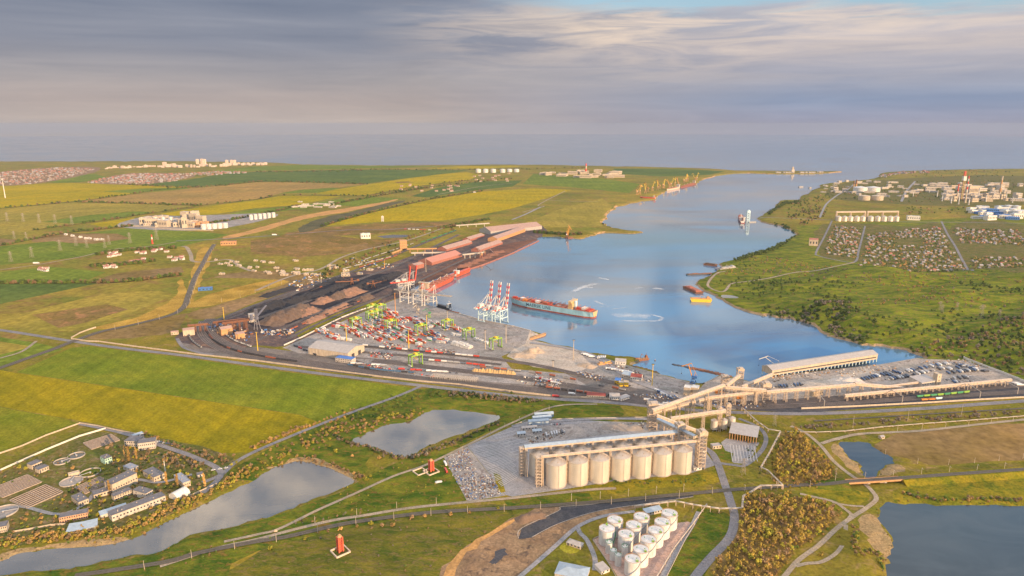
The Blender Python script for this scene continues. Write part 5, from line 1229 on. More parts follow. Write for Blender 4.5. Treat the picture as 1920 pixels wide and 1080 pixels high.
# ------------------------------------------------------------------ railway tracks
RAILS = [
 ('main',[(-200,735),(-80,712),(0,690),(60,669),(100,655),(135,641),(190,622),(250,609),(320,591),(345,575),(353,555),(365,522),(380,495),(390,476),(402,458)],4),
 ('main',[(140,1080),(230,1067),(316,1053),(373,1037),(480,1016),(537,1007),(624,987),(687,976),(813,961),(960,953),(1046,947),(1132,941),(1218,933),(1305,925),(1368,919),(1440,914),(1526,908.5)],2),
 ('main',[(1526,790),(1670,781),(1920,766),(2050,757)],1),
 ('yard',[(395,598),(386,612),(400,632),(440,652),(500,666),(620,686),(760,707),(900,722),(1040,735),(1160,748),(1260,762)],5),
 ('yard',[(380,602),(374,618),(388,640),(425,660),(480,672),(600,690),(700,704)],3),
 ('yard',[(700,676),(800,688),(905,700),(1000,712),(1100,728),(1200,745),(1290,752)],4),
 ('yard',[(680,649),(795,660.5),(905,671),(1000,684),(1100,706),(1180,725)],3),
 ('yard',[(1300,752),(1400,757),(1560,748),(1720,736),(1920,722),(2000,716)],4),
 ('yard',[(1380,766),(1560,758),(1720,747),(1920,735),(2000,731)],3),
 ('yard',[(480,640),(560,603),(640,570),(720,540),(790,512),(880,470),(960,440)],2),
 ('yard',[(440,612),(520,585),(600,556),(680,522),(740,500),(800,470),(860,440)],3),
 ('yard',[(420,600),(480,580),(540,556),(620,524),(700,496)],2),
 ('yard',[(560,650),(700,662),(820,672),(940,684)],2),
 ('yard',[(540,636),(600,606),(680,572),(744,548),(800,520),(860,492),(940,458)],2),
 ('yard',[(402,603),(480,572),(560,545),(600,530),(700,495),(780,462),(855,432)],3),
]
def track(pts, nn_, gap=4.8, zf=None, ballast='rail_ballast', k=0):
    a = np.array(pts); zz = height(a[:,0],a[:,1]).clip(0)+.6+.02*k if zf is None else zf
    w_ = gap*nn_
    o = strip('railway_ballast', None, w_+2, MATS[ballast], 0, xy=[tuple(q) for q in a], z=None) if False else None
    l, r = offset(a,-w_/2-(1 if ballast == 'yard_ballast' else .2)), offset(a,w_/2+(1 if ballast == 'yard_ballast' else .2)); n = len(a)
    o = mesh_obj('railway_ballast', np.vstack([np.column_stack([l,zz]),np.column_stack([r,zz])]), [(i,n+i,n+i+1,i+1) for i in range(n-1)], MATS[ballast]); o['kind'] = 'structure'
    m = MB()
    for t_ in range(nn_):
        c0 = (t_-(nn_-1)/2)*gap
        s1, s2 = offset(a,c0-1.3), offset(a,c0+1.3)
        m.add([(*p,z+.06) for p,z in zip(s1,zz)]+[(*p,z+.06) for p,z in zip(s2,zz)], [(i,n+i,n+i+1,i+1) for i in range(n-1)], 1)
        for d_ in (-.8,.8):
            e, f = offset(a,c0+d_-.14), offset(a,c0+d_+.14)
            m.add([(*p,z+.28) for p,z in zip(e,zz)]+[(*p,z+.28) for p,z in zip(f,zz)], [(i,n+i,n+i+1,i+1) for i in range(n-1)], 0)
    o = m.obj('railway_track', [railm, sleep if ballast == 'yard_ballast' else sleepm]); o['kind'] = 'structure'
RB = ground_mat('yard_ballast',[(.15,.13,.125),(.22,.185,.17)],30,3)
for k,(kd,px,nn_) in enumerate(RAILS): track(line_px(px,10,6), nn_, 4.8 if kd == 'yard' else 4.0, k=k, ballast='yard_ballast' if kd == 'yard' else 'old_ballast')
# raised line with its bridge on the right
rpx = line_px([(1526,908.5),(1560,909.5),(1601,908.5),(1640,906),(1687,902.5),(1784,895.5),(1920,886),(2100,873),(2300,858)],8,6)
ra = np.array(rpx); rx0 = np.array(PZ(1526,908.5)); dd = np.concatenate([[0],np.cumsum(np.hypot(*np.diff(ra,axis=0).T))])
rz_ = 5.6+5.0*sstep(dd/55.0)
track(rpx, 2, 4.0, zf=rz_, ballast='old_ballast')
e1, e2 = ra[np.argmin(abs(ra[:,0]-PZ(1590,910)[0]))][0], PZ(1687,903)[0]
for nm,sel in (('rail_embankment',ra[:,0] <= e1),('rail_embankment',ra[:,0] >= e2)):
    q = ra[sel]; zq = rz_[sel]; n = len(q)
    rows = [np.column_stack([offset(q,-16),np.full(n,4.6)]),np.column_stack([offset(q,-7),zq-.12]),np.column_stack([offset(q,7),zq-.12]),np.column_stack([offset(q,16),np.full(n,4.6)])]
    o = mesh_obj(nm, np.vstack(rows), [(j*n+i,(j+1)*n+i,(j+1)*n+i+1,j*n+i+1) for j in range(3) for i in range(n-1)]+[(0,n,2*n,3*n),(n-1,4*n-1,3*n-1,2*n-1)], MATS['near_grass' if q[0][0] < e1+1 else 'bank_grass']); o['kind'] = 'structure'
br = ra[(ra[:,0] >= e1-4) & (ra[:,0] <= e2+4)]; b0_ = Vector((*br[0],0)); t = T('railway_bridge','rusty girder railway bridge on two piers over the dirt road','bridge',b0_)
d_ = Vector((*(br[-1]-br[0]),0)); L_ = d_.length; dn_ = d_.normalized(); n_ = Vector((-dn_.y,dn_.x,0)); zb = 10.3
for s_ in (-4.6,4.6): MB().beam(n_*s_+Vector((0,0,zb-.8)), d_+n_*s_+Vector((0,0,zb-.8)), .8, 2.4).obj('girder', ochre, t)
MB().beam(Vector((0,0,zb-.6)), d_+Vector((0,0,zb-.6)), 8.2, .5).obj('deck', rust, t)
for f in (.37,.68): MB().beam(d_*f+Vector((0,0,-2)), d_*f+Vector((0,0,zb-2.1)), 9, 3).beam(d_*f+n_*-6+Vector((0,0,zb-2.4)), d_*f+n_*6+Vector((0,0,zb-2.4)), 3.4, 1).obj('pier', conc, t)
for s_ in (-4.9,4.9):
    m = MB(); k = 22
    for i in range(k+1): m.beam(d_*i/k+n_*s_+Vector((0,0,zb+.4)), d_*i/k+n_*s_+Vector((0,0,zb+1.7)), .15)
    m.beam(n_*s_+Vector((0,0,zb+1.7)), d_+n_*s_+Vector((0,0,zb+1.7)), .15).obj('railing', rust, t)
# ------------------------------------------------------------------ poles
def pole_proto(kind, h):
    t = T('catenary_pole' if kind == 'cat' else 'utility_pole','','pole',(0,0,0))
    MB().cyl(0,0,-.5,h,.30,.18,n=7).obj('post', polem, t)
    if kind == 'cat': MB().beam((0,0,h-1.2),(3.4,0,h-1.6),.16).beam((0,0,h-.1),(2.6,0,h-1.5),.1).obj('bracket', steel, t)
    else: MB().beam((-1.2,0,h-.6),(1.2,0,h-.6),.16).obj('crossarm', wood, t)
    return t
PP = {}
def poles(px, step, kind, h, label, group, side=6.0, z=None):
    xy = line_px(px, 4, 6); a = np.array(xy); cum = np.concatenate([[0],np.cumsum(np.hypot(*np.diff(a,axis=0).T))]); off = offset(a, side); pos = step/2
    while pos < cum[-1]:
        x, y = np.interp(pos,cum,off[:,0]), np.interp(pos,cum,off[:,1]); i = int(np.searchsorted(cum,pos)); i = min(max(i,1),len(a)-1)
        r_ = math.atan2(*(a[i]-a[i-1])[::-1])+(math.pi/2 if side < 0 else -math.pi/2)+math.pi
        p = Vector((x,y,max(0,float(height(np.array([x]),np.array([y]))[0]))))
        if z: p.z = z
        if (kind,h) not in PP: PP[(kind,h)] = pole_proto(kind,h); PP[(kind,h)].location = p; PP[(kind,h)].rotation_euler = (0,0,r_); tag(PP[(kind,h)],label,'pole',group)
        else: dup(PP[(kind,h)], p, r_, label, group)
        pos += step
poles(RAILS[1][1][1:],48,'cat',11,'concrete catenary pole along the railway in the foreground','catenary poles of the foreground railway',7)
poles([(1046,947),(1132,941),(1218,933),(1305,925)],40,'cat',12,'concrete catenary pole on the far side of the railway behind the white tanks','catenary poles behind the white tanks',-8)
poles([(552,993),(624,976),(681,967),(767,953),(853,944)],52,'uti',10,'wooden utility pole beside the dirt track above the railway','utility poles by the dirt track',-4)
poles([(1540,909),(1601,908),(1687,902),(1784,895),(1920,886)],44,'cat',15.5,'catenary pole on the railway embankment at the right','catenary poles on the right embankment',-5.5)
poles([(190,622),(250,609),(320,591),(345,575),(353,555),(365,522)],55,'cat',14,'pale catenary pole along the curved line beside the orange slope','catenary poles by the orange slope',11)
poles([(400,462),(390,476),(380,495),(366,522),(354,555)],60,'cat',14,'pale catenary pole beside the railway running down from the far junction','catenary poles of the far railway',-11)
poles([(395,570),(440,560),(480,548),(545,527)],60,'uti',13,'pale pole along the edge of the orange triangular slope','poles above the coal yard')
poles([(1640,838),(1690,858),(1720,866),(1780,868),(1920,856)],42,'uti',9,'post of the fence line round the brown fallow land','posts round the fallow land')
poles([(1655,806),(1727,802),(1813,795),(1900,787)],44,'uti',11,'pole along the pipeline above the brown fallow land','poles by the pipeline')
poles([(1530,789),(1606,800),(1700,786),(1774,778),(1900,770)],110,'uti',22,'tall pole among the shrubs below the main road','tall poles below the main road')
poles([(1040,762),(960,793),(896,825),(846,857)],36,'uti',9,'pole along the track on the left of the silo yard','poles left of the silo yard',-4)
def portalgate(a, b, label):
    p, rz, l = frame(a,b); t = T('catenary_gantry',label,'gantry',p,rz,'catenary gantries in the eastern sidings')
    for x in (-l/2,l/2): MB().beam((x,0,-.5),(x,0,13),.9).obj('post', conc, t)
    MB().beam((-l/2,0,12.4),(l/2,0,12.4),.8,1.1).obj('cross_beam', conc, t)
for a,b,lb in [(((388,1015)),((420,1055)),'leftmost catenary gantry over the eastern sidings'),((910,965),(1005,1020),'catenary gantry left of the green wagons'),((1495,925),(1588,985),'catenary gantry right of the green wagons'),((1775,905),(1870,955),'rightmost catenary gantry over the eastern sidings')]: portalgate(c8(*a),c8(*b),lb)
# ------------------------------------------------------------------ ships
def hull(m, L_, B, Fb, red=3.0, bow=1.0):
    st = [(0,.78,.45),(.03,.9,.7),(.1,1,.92),(.22,1,1),(.74,1,1),(.85,.86,.72),(.93,.56,.36),(.975,.26,.12),(1.0,.03,.01)]
    rowsP = []
    for t_, dk, wl in st:
        x = (t_-.5)*L_; sh = Fb*(1+.22*max(0,(t_-.8)/.2)**2); fx = .03*L_*max(0,(t_-.9)/.1)
        r = []
        for z, f, dx_ in ((-3,wl*.9,-fx),(red,wl,-fx*.8),(sh,dk,0)): r.append((x+dx_, B/2*f, z))
        rowsP.append(r)
    n = len(st)
    for s_ in (1,-1):
        for lv in (0,1):
            v = []; 
            for r in rowsP: v += [(r[lv][0],s_*r[lv][1],r[lv][2]),(r[lv+1][0],s_*r[lv+1][1],r[lv+1][2])]
            m.add(v, [((2*i,2*i+2,2*i+3,2*i+1) if s_ < 0 else (2*i,2*i+1,2*i+3,2*i+2)) for i in range(n-1)], 1 if lv == 0 else 0)
    a = rowsP[0]; m.add([(p[0],p[1],p[2]) for p in a]+[(p[0],-p[1],p[2]) for p in a], [(0,3,4,1)], 1); m.add([(p[0],p[1],p[2]) for p in a]+[(p[0],-p[1],p[2]) for p in a], [(1,4,5,2)], 3)
    top = [r[2] for r in rowsP]
    m.add([(x,y,z-.9) for x,y,z in top]+[(x,-y,z-.9) for x,y,z in top], [(i,n+i,n+i+1,i+1) for i in range(n-1)], 2)
def ship(stern, bow, label, B, Fb, kind, hm, dm, z=0, red=3.0, house=white, cat='ship', name='cargo_ship', group=None):
    a, b = W3(*stern), W3(*bow); d = b-a; L_ = d.length; t = T(name,label,cat,(a+b)/2,math.atan2(d.y,d.x),group)
    m = MB(); hull(m,L_,B,Fb,red); m.obj('hull',[hm,antif,dm,house],t)
    X = lambda f: (f-.5)*L_
    hx = {'container':.25,'bulk':.07,'coaster':.10}[kind]; hh = {'container':22,'bulk':19,'coaster':12}[kind]; hl = {'container':.045,'bulk':.06,'coaster':.1}[kind]*L_
    h = MB(); x = X(hx); n = max(2,int(hh/3.4))
    for i in range(n):
        w_ = B*(.92 if i < n-1 else 1.04); l_ = hl*(1 if i < n*.6 else .75)
        h.box(x-l_/2,x+l_/2,-w_/2*(.9 if 0<i<n-1 else 1),w_/2*(.9 if 0<i<n-1 else 1),Fb-.8+i*hh/n,Fb-.8+(i+1)*hh/n-.3); h.box(x-l_/2-.8,x+l_/2+.8,-w_/2,w_/2,Fb-.8+(i+1)*hh/n-.3,Fb-.8+(i+1)*hh/n)
    ho = h.obj('superstructure', house, t)
    for i in range(1,n):
        MB().box(x+hl*(.5 if i < n*.6 else .375),x+hl*(.5 if i < n*.6 else .375)+.12,-B*.38,B*.38,Fb-.8+i*hh/n+hh/n*.3,Fb-.8+i*hh/n+hh/n*.6).obj('window_row', glass, ho)
    MB().box(x-hl*.9,x-hl*.56,-B*.12,B*.12,Fb-.8,Fb+hh*.9).obj('funnel', hm if kind != 'container' else palebl, t)
    MB().beam((x,0,Fb+hh-.8),(x,0,Fb+hh+8),.5).beam((x,-3,Fb+hh+4),(x,3,Fb+hh+4),.3).obj('mast', house, t)
    if kind == 'container':
        bays = [f for f in np.linspace(.34,.93,13)]+[.06,.115,.165]
        for f in bays:
            wd_ = B*(.94 if f < .8 else .94-(f-.8)*3.0); MB().box(X(f)-5.8,X(f)+5.8,-wd_/2,wd_/2,Fb-.9,Fb+1.0).obj('hatch_cover', deckr, t)
            if f < .85:
                lb = MB(); xx = X(f)+6.7
                for y in np.linspace(-B*.45,B*.45,7): lb.beam((xx,y,Fb-.9),(xx,y,Fb+6),.5)
                lb.beam((xx,-B*.46,Fb+6),(xx,B*.46,Fb+6),.8,.9); lb.obj('lashing_bridge', deckr, t)
        return t, L_
    if kind == 'bulk':
        for f in np.linspace(.2,.88,7): 
            MB().box(X(f)-L_*.037,X(f)+L_*.037,-B*.3,B*.3,Fb-.9,Fb+1.6).gable(X(f)-L_*.037,X(f)+L_*.037,-B*.3,B*.3,Fb+1.6,Fb+2.3,ax='x',ov=.2).obj('hatch_cover', dm, t)
        for f in (.33,.55,.76): MB().cyl(X(f),0,Fb-.9,Fb+13,1.0,n=8).beam((X(f),0,Fb+12),(X(f)-L_*.09,2,Fb+5),.8).obj('deck_crane', house, t)
    if kind == 'coaster':
        MB().box(X(.24),X(.85),-B*.34,B*.34,Fb-.9,Fb+1.6).obj('hatch_cover', dm, t)
        MB().beam((X(.9),0,Fb-.9),(X(.9),0,Fb+9),.5).obj('foremast', house, t)
    return t, L_
cs, csL = ship((1116,596),(956,569),'container ship with a pale blue hull, red deck and MAERSK LINE in large letters',36,18,'container',hullb,deckr,red=4.0,house=M('ship_house_cream',(.60,.42,.22),.5),name='container_ship')
cs['label'] = 'container ship with a pale blue hull and big dark letters along its side'
fc = bpy.data.curves.new('lettering','FONT'); fc.body = 'MAERSK LINE'; fc.size = 12.5; fc.align_x = 'CENTER'; fc.extrude = .05; fc.offset = .12; fc.space_character = 1.08
fo = bpy.data.objects.new('lettering_curve', fc); COL.objects.link(fo); bpy.context.view_layer.update()
me = bpy.data.meshes.new_from_object(fo.evaluated_get(bpy.context.evaluated_depsgraph_get())); bpy.data.objects.remove(fo)
me.materials.clear(); me.materials.append(M('hull_letters',(.02,.05,.10),.5))
lo = bpy.data.objects.new('lettering', me); COL.objects.link(lo); lo.parent = cs
lo.matrix_local = Matrix(((-1,0,0,csL*(.5-.39)),(0,0,1,18.12),(0,1,0,7.2),(0,0,0,1)))
def deckbox(f, y, lev, c, n): 
    o = bpy.data.objects.new('shipping_container', CM[c]); COL.objects.link(o)
    o.location = cs.matrix_basis @ Vector(((f-.5)*csL-6.1, y, 19.05+lev*2.62)); o.rotation_euler = cs.rotation_euler
    tag(o, f'{c} shipping container on the deck of the pale blue container ship', 'container', f'{c} containers aboard the container ship')
bpy.context.view_layer.update(); cs.matrix_basis
fs = list(np.linspace(.34,.93,13))+[.06,.115,.165]
for f, ys, lv, c in [(fs[10],(-4,-1.4,1.2,3.8),2,'white'),(fs[11],(-3,0),1,'red'),(fs[7],(4,6.6,9.2),2,'red'),(fs[6],(3,5.6,8.2,10.8),2,'white'),(fs[4],(6,8.6),2,'red'),(fs[4],(11,),2,'rust'),(fs[2],(2,4.6),2,'blue'),(fs[1],(5,7.6),1,'grey'),
                     (fs[13],(-9,-5,-1,3,7,11),1,'red'),(fs[14],(-8,-4,2,6),2,'white'),(fs[15],(5,8),2,'red'),(fs[8],(-9,-5),1,'rust'),(fs[3],(-8,-5,9,12),1,'red'),(fs[5],(-4,0,4),1,'rust'),(fs[9],(6,9,12),2,'orange'),(fs[12],(-2,2),2,'red'),(fs[7],(-8,-5),1,'white')]:
    for y in ys:
        for k in range(lv): deckbox(f, y, k, c, 0)
ship((791,550),(852,521),'long red bulk carrier moored at the ore quay, cream superstructure at its near end',34,13,'bulk',hullr,deckr,house=cream,name='bulk_carrier')
ship((853,519.5),(882,507.5),'smaller bright red ship moored ahead of the long red bulk carrier',20,10,'coaster',hullr,hullr,house=white)
ship((1392,419),(1388,407),'white and dark ship lying at the loading gantry of the right shore',30,13,'bulk',M('hull_dark',(.12,.08,.10),.5),deckr,house=white)
ship((1229,373.5),(1200,372),'red hulled ship with a cream superstructure, nearest at the far terminal',26,12,'coaster',hullr,deckr,house=cream)
ship((1273,353),(1250,358),'tan hulled ship moored second at the far terminal',26,14,'bulk',M('hull_tan',(.62,.48,.36),.5),deckr,house=white,red=1)
ship((1303,345),(1276,352.5),'dark red ship moored farthest along the far terminal',26,12,'bulk',rust,deckr,house=cream)
ship((845,581),(818,574),'dark workboat moored behind the grey quay cranes',15,6,'coaster',M('hull_black',(.05,.055,.07),.5),dark,red=.5,house=white,name='workboat')
def barge(a, b, B, Fb, label, hm, cargo=None, house=None, ch=3, name='barge'):
    p, q = W3(*a), W3(*b); d = q-p; L_ = d.length; t = T(name,label,'barge',(p+q)/2,math.atan2(d.y,d.x)); m = MB()
    v = [(-L_/2+4,-B/2,-1.5),(L_/2-4,-B/2,-1.5),(L_/2-4,B/2,-1.5),(-L_/2+4,B/2,-1.5),(-L_/2,-B/2,Fb),(L_/2,-B/2,Fb),(L_/2,B/2,Fb),(-L_/2,B/2,Fb)]
    m.add(v,[(0,1,5,4),(1,2,6,5),(2,3,7,6),(3,0,4,7),(4,5,6,7)])
    for q_ in ((-L_/2,L_/2,-B/2,-B/2+.5),(-L_/2,L_/2,B/2-.5,B/2)): m.box(*q_,Fb+.002,Fb+1.2)
    m.obj('hull', hm, t)
    if cargo: MB().prism([(-L_*.42,-B*.36),(L_*.42,-B*.36),(L_*.42,B*.36),(-L_*.42,B*.36)],Fb+.003,Fb+ch).box(-L_*.3,-L_*.1,-B*.2,B*.2,Fb+ch+.002,Fb+ch+1.5).box(L_*.05,L_*.34,-B*.25,B*.15,Fb+ch+.002,Fb+ch+1).obj('cargo', cargo, t)
    if house:
        hs = MB().box(L_*.25,L_*.42,-B*.3,B*.3,Fb+.003,Fb+5).box(L_*.27,L_*.38,-B*.22,B*.22,Fb+5,Fb+8).beam((L_*.32,0,Fb+8),(L_*.32,0,Fb+14),.4); hs.obj('deckhouse', house, t)
        MB().box(-L_*.45,-L_*.25,-B*.35,B*.1,Fb+.003,Fb+4).beam((-L_*.1,0,Fb),(0,0,Fb+12),.8).beam((0,0,Fb+12),(L_*.18,0,Fb+6),.7).obj('deck_gear', house, t)
    return t
barge((1320,496),(1344,499),18,4,'dark brown barge lying farthest off the right shore',rust,orem)
barge((1287,516),(1340,514),12,3,'long low dark pontoon alongside the shipyard pier',dark,rust,None,1.5,'pontoon')
barge((1287,539),(1312,551),26,5,'dark red barge loaded with scrap, moored behind the yellow one',rust,deckr,None,2.5)
barge((1294,564),(1334,565.5),22,7,'yellow barge with deck houses moored off the right shore',yellowp,ochre,ochre,2)
barge((837,584),(859,589),10,2.5,'rusty flat barge moored along the basin quay',rust,rust,None,1.2)
barge((1345,507),(1378,503),30,4,'grey pontoon heaped with metal scrap at the right shore',steel,greyc,steel,4,'pontoon')
barge((1189,677),(1216,674),9,3,'rusty half sunk hulk lying at the muddy point',rust,wood,rust,1.5,'hulk')
barge((1062,447),(1073,446),22,3,'rust brown pontoon under the orange floating crane',rust,rust,None,1)
buoy = T('buoy','small buoy floating in the inlet near the breakwater','buoy',W3(*c7(1073,706))); MB().cyl(0,0,-.5,1.2,1.6,n=12).obj('float',dark,buoy); MB().cyl(0,0,1.2,4,.5,.2,n=8).obj('marker',orangep,buoy)
# foam of the turning ship
fm = bpy.data.materials.new('foam'); t_ = nt(fm); g = N(t_,'ShaderNodeNewGeometry'); pos = g.outputs['Position']
n1 = noise(t_,mapv(t_,pos,(1,1.6,1),.3),1/9,7,.8,3.5); n2 = noise(t_,pos,1/50,3,.6,1.0)
ft = N(t_,'ShaderNodeAttribute'); ft.attribute_name = 'edge'
al = ramp(t_,math_(t_,'MULTIPLY',math_(t_,'ADD',math_(t_,'MULTIPLY',n1,.75),math_(t_,'MULTIPLY',n2,.45)),ft.outputs['Fac']),[(.46,(0,0,0)),(.95,(1,1,1))])
bs = N(t_,'ShaderNodeBsdfPrincipled',Roughness=.8); bs.inputs['Base Color'].default_value = (.72,.74,.76,1); tr = N(t_,'ShaderNodeBsdfTransparent'); mx = N(t_,'ShaderNodeMixShader'); oo = N(t_,'ShaderNodeOutputMaterial')
L(t_,math_(t_,'MULTIPLY',al,.9),mx.inputs[0]); L(t_,tr.outputs[0],mx.inputs[1]); L(t_,bs.outputs[0],mx.inputs[2]); L(t_,mx.outputs[0],oo.inputs[0])
def foam(xy, w_, lift, gain=1.0):
    a = np.array(xy); n = len(a); rows = 7; V_, Ed = [], []
    for j in range(rows):
        f = j/(rows-1)*2-1; o_ = offset(a, f*w_/2)
        for i in range(n): V_.append((*o_[i],lift)); Ed.append(gain*(1-f*f)*min(1,3*min(i,n-1-i)/n+.25))
    o = mesh_obj('foam', V_, [(j*n+i,j*n+i+1,(j+1)*n+i+1,(j+1)*n+i) for j in range(rows-1) for i in range(n-1)], fm)
    at = o.data.attributes.new('edge','FLOAT','POINT'); at.data.foreach_set('value', Ed); o['kind'] = 'stuff'
def fpx(l, st=6): return resample([PZ(*c7(*p), 0) for p in smooth(l,6,False)], st)
foam(fpx([(680,372),(780,362),(900,365),(1010,375),(1110,390)]), 115, .12, 1.02)
foam(fpx([(690,378),(760,398),(870,406),(1000,408),(1090,405),(1126,385),(1060,362),(980,350),(880,338)]), 26, .18, 1.08)
for k,(l,w_,g_) in enumerate([([(415,222),(450,195),(490,172),(540,150),(610,132),(665,122),(650,104)],42,1.25),([(500,165),(560,155),(640,158)],24,1.2),([(635,82),(690,90),(750,104)],22,1.3),([(580,235),(640,265),(690,285),(745,298)],34,1.1),([(900,168),(960,158),(1010,160)],22,1.15),([(1040,166),(1090,164),(1155,174)],32,1.35),([(620,292),(680,300),(760,292),(840,285)],30,1.0),([(700,325),(800,312),(900,300)],22,1.0),([(130,100),(200,90),(280,62)],30,.9)]): foam(fpx(l), w_, .22+.02*k, g_*.88)
# breakwater, jetties, quay pads
def blocks(name, label, px, n, w_, cat, mat, seed, h=2.2):
    rr_ = random.Random(seed); xy = resample([PZ(*p,0) for p in px],1.0); m = MB(); o0 = Vector((*xy[0],0))
    for i in range(n):
        p = Vector((*xy[int(i/n*(len(xy)-1))],0))-o0; s_ = rr_.uniform(1.5,3.4); y_ = rr_.uniform(-w_/2,w_/2)
        m.prism([(p.x+s_*math.cos(a_)*rr_.uniform(.7,1.2), p.y+y_+s_*math.sin(a_)*rr_.uniform(.7,1.2)) for a_ in [k*math.pi/3 for k in range(6)]], -1, rr_.uniform(.6,h))
    m.beam(Vector((*xy[0],0))-o0, Vector((*xy[-1],0))-o0, w_*.7, 1.4)
    return tag(m.obj(name, mat, None, o0), label, cat)
blocks('breakwater','dark breakwater of rubble and old piles across the inner basin',[c7(1330,760),c7(1440,780),c7(1560,808),c7(1655,832)],150,9,'breakwater',rust,1)
blocks('breakwater','short row of broken dark piles at the tip of the breakwater',[c7(1212,736),c7(1260,742),c7(1325,757)],22,5,'breakwater',dark,2,1.2)
blocks('rubble_bank','dark rubble bank along the water below the cream mast',[c7(895,748),c7(1010,774),c7(1100,802)],110,10,'rubble bank',orem,3)
def pad(name, label, px, h, mat, cat, z0=-2, top=None):
    c = [PZ(*p,h) for p in px]; o0 = Vector((*c[0],0)); m = MB().prism([(x-o0.x,y-o0.y) for x,y in c], z0, h)
    for (xa,ya),(xb,yb) in zip(c,c[1:]+c[:1]): m.beam((xa-o0.x,ya-o0.y,h+.25),(xb-o0.x,yb-o0.y,h+.25),.9,.5)
    return tag(m.obj(name, mat, None, o0), label, cat)
pad('jetty','pale concrete jetty slab behind the breakwater root',[c7(1445,872),c7(1560,815),c7(1668,838),c7(1640,862),c7(1560,880)],2.8,conc,'jetty')
pad('jetty','narrow sunlit concrete jetty at the corner of the sand yard',[c7(128,546),c7(250,508),c7(256,498),c7(246,496),c7(128,538)],3.2,ochre,'jetty')  # concrete slab coloured ochre to paint in the sunlight
pad('pier','dark narrow pier reaching the loading gantry on the right shore',[c3(1780,706),c3(1830,704),c3(1832,699),c3(1780,700)],3.5,greyc,'pier')
ltower('loading_gantry','white and blue loading gantry beside the ship on the right shore',W3(*c3(1768,708),0),14,52,4,'gantry',palebl,cab=9,leg=2.2)
# ------------------------------------------------------------------ ore terminal sheds and heaps
def shed(label, a, b, depth, h, rise, wall=shedr, roof=shedp, name='ore_shed', style='gable', group='dust stained ore sheds'): return building(name,label,'shed',a,b,depth,h,wall,roof,style,(0,0),True,group,rise)
shed('nearest long red dusted ore shed, with a pink lit roof',c2(1320,1030),c2(1545,965),62,10,13,shedr,M('salmon_shed_roof',(.44,.20,.15),.7))
shed('grey roofed ore shed behind the nearest red one',c2(1430,925),c2(1622,868),44,8,10,shedr,shedp)
shed('pink roofed ore shed beside the ship loaders',c2(1680,932),c2(1850,872),40,9,10,shedr,shedp)
shed('small brown ore shed on the upper side of the terminal',c2(1605,850),c2(1715,815),36,8,8,shedr,shedp)
shed('orange lit ore shed in front of the great gabled store',c3(-110,855),c3(100,778),46,14,9,ochre,shedp)  # ochre here paints the orange sunlight on a brown wall
building('great_store','great gabled store with a dusty pink roof at the end of the ore terminal','store',c2(1760,800),c3(225,758),95,15,greyc,shedp,'gable',rise=15)
building('ore_hall','dark red hall left of the light mast in front of the red sheds','hall',c2(1200,1062),c2(1262,1045),34,14,shedr,shedp,'gable',rise=5)
building('ore_tower','square orange lit tower at the head of the ore sidings','tower',c2(1080,910),c2(1134,908),30,34,ochre,ochre,'flat',(4,3),False)
for a,b,za,zb,lb in [(c2(1132,912),c2(1356,908),14,12,'ochre conveyor running right from the square ore tower'),(c2(1020,944),c2(1092,916),6,12,'ochre conveyor climbing to the foot of the square ore tower'),(c2(1165,942),c2(1425,938),10,10,'pale conveyor below the one from the square ore tower'),
   (c2(1550,955),c2(1705,938),12,18,'pale conveyor between the sheds and the ship loaders'),(c2(1500,735),c2(1750,718),8,14,'pale conveyor reaching the great store from the left'),(c5(1410,448),c5(1560,436),14,16,'rusty conveyor at the left end of the unloading yard'),
   (c5(1670,432),c5(1878,404),18,26,'red brown conveyor below the yellow mast of the unloading yard'),(c5(1600,425),c5(1870,396),14,24,'dark conveyor above the red brown one of the unloading yard')]:
    gallery('conveyor',lb,W3(*a,za+5),W3(*b,zb+5),5,4,'conveyor',(.1,.35,.6,.85),ochre if 'ochre' in lb else rust if 'dark' in lb or 'rusty' in lb or 'red brown' in lb else pale)
wall_line('quay_wall','red dusted quay edge wall of the ore terminal',[(860,507.5),(900,497),(962,472.5),(1010,450)],3,4,shedr,'quay wall',step=60)
wall_line('quay_wall','pale quay edge wall under the white quay cranes',[(862,588.5),(902,600),(962,611.8),(994,620)],1.5,3,conc,'quay wall',step=60)
building('unloading_shed','cream wagon unloading shed, leftmost in the rail loop','shed',c5(1375,522),c5(1462,512),22,14,cream,shedp,'gable',rise=3)
building('unloading_shed','ochre wagon unloading shed with a dark door in the rail loop','shed',c5(1662,518),c5(1748,503),24,15,ochre,shedp,'gable',rise=4)
building('unloading_shed','smaller yellowish wagon unloading shed, right in the rail loop','shed',c5(1770,545),c5(1838,535),20,12,ochre,shedp,'gable',rise=3)
building('signal_house','small cream double hut left of the unloading sheds','hut',c5(1283,514),c5(1340,508),9,7,cream,shedp,'gable',(3,1))
building('crusher_house','grey tower house where the dark conveyors meet','tower',c5(1870,420),c5(1918,414),16,20,greyc,greyc,'flat',(2,3))
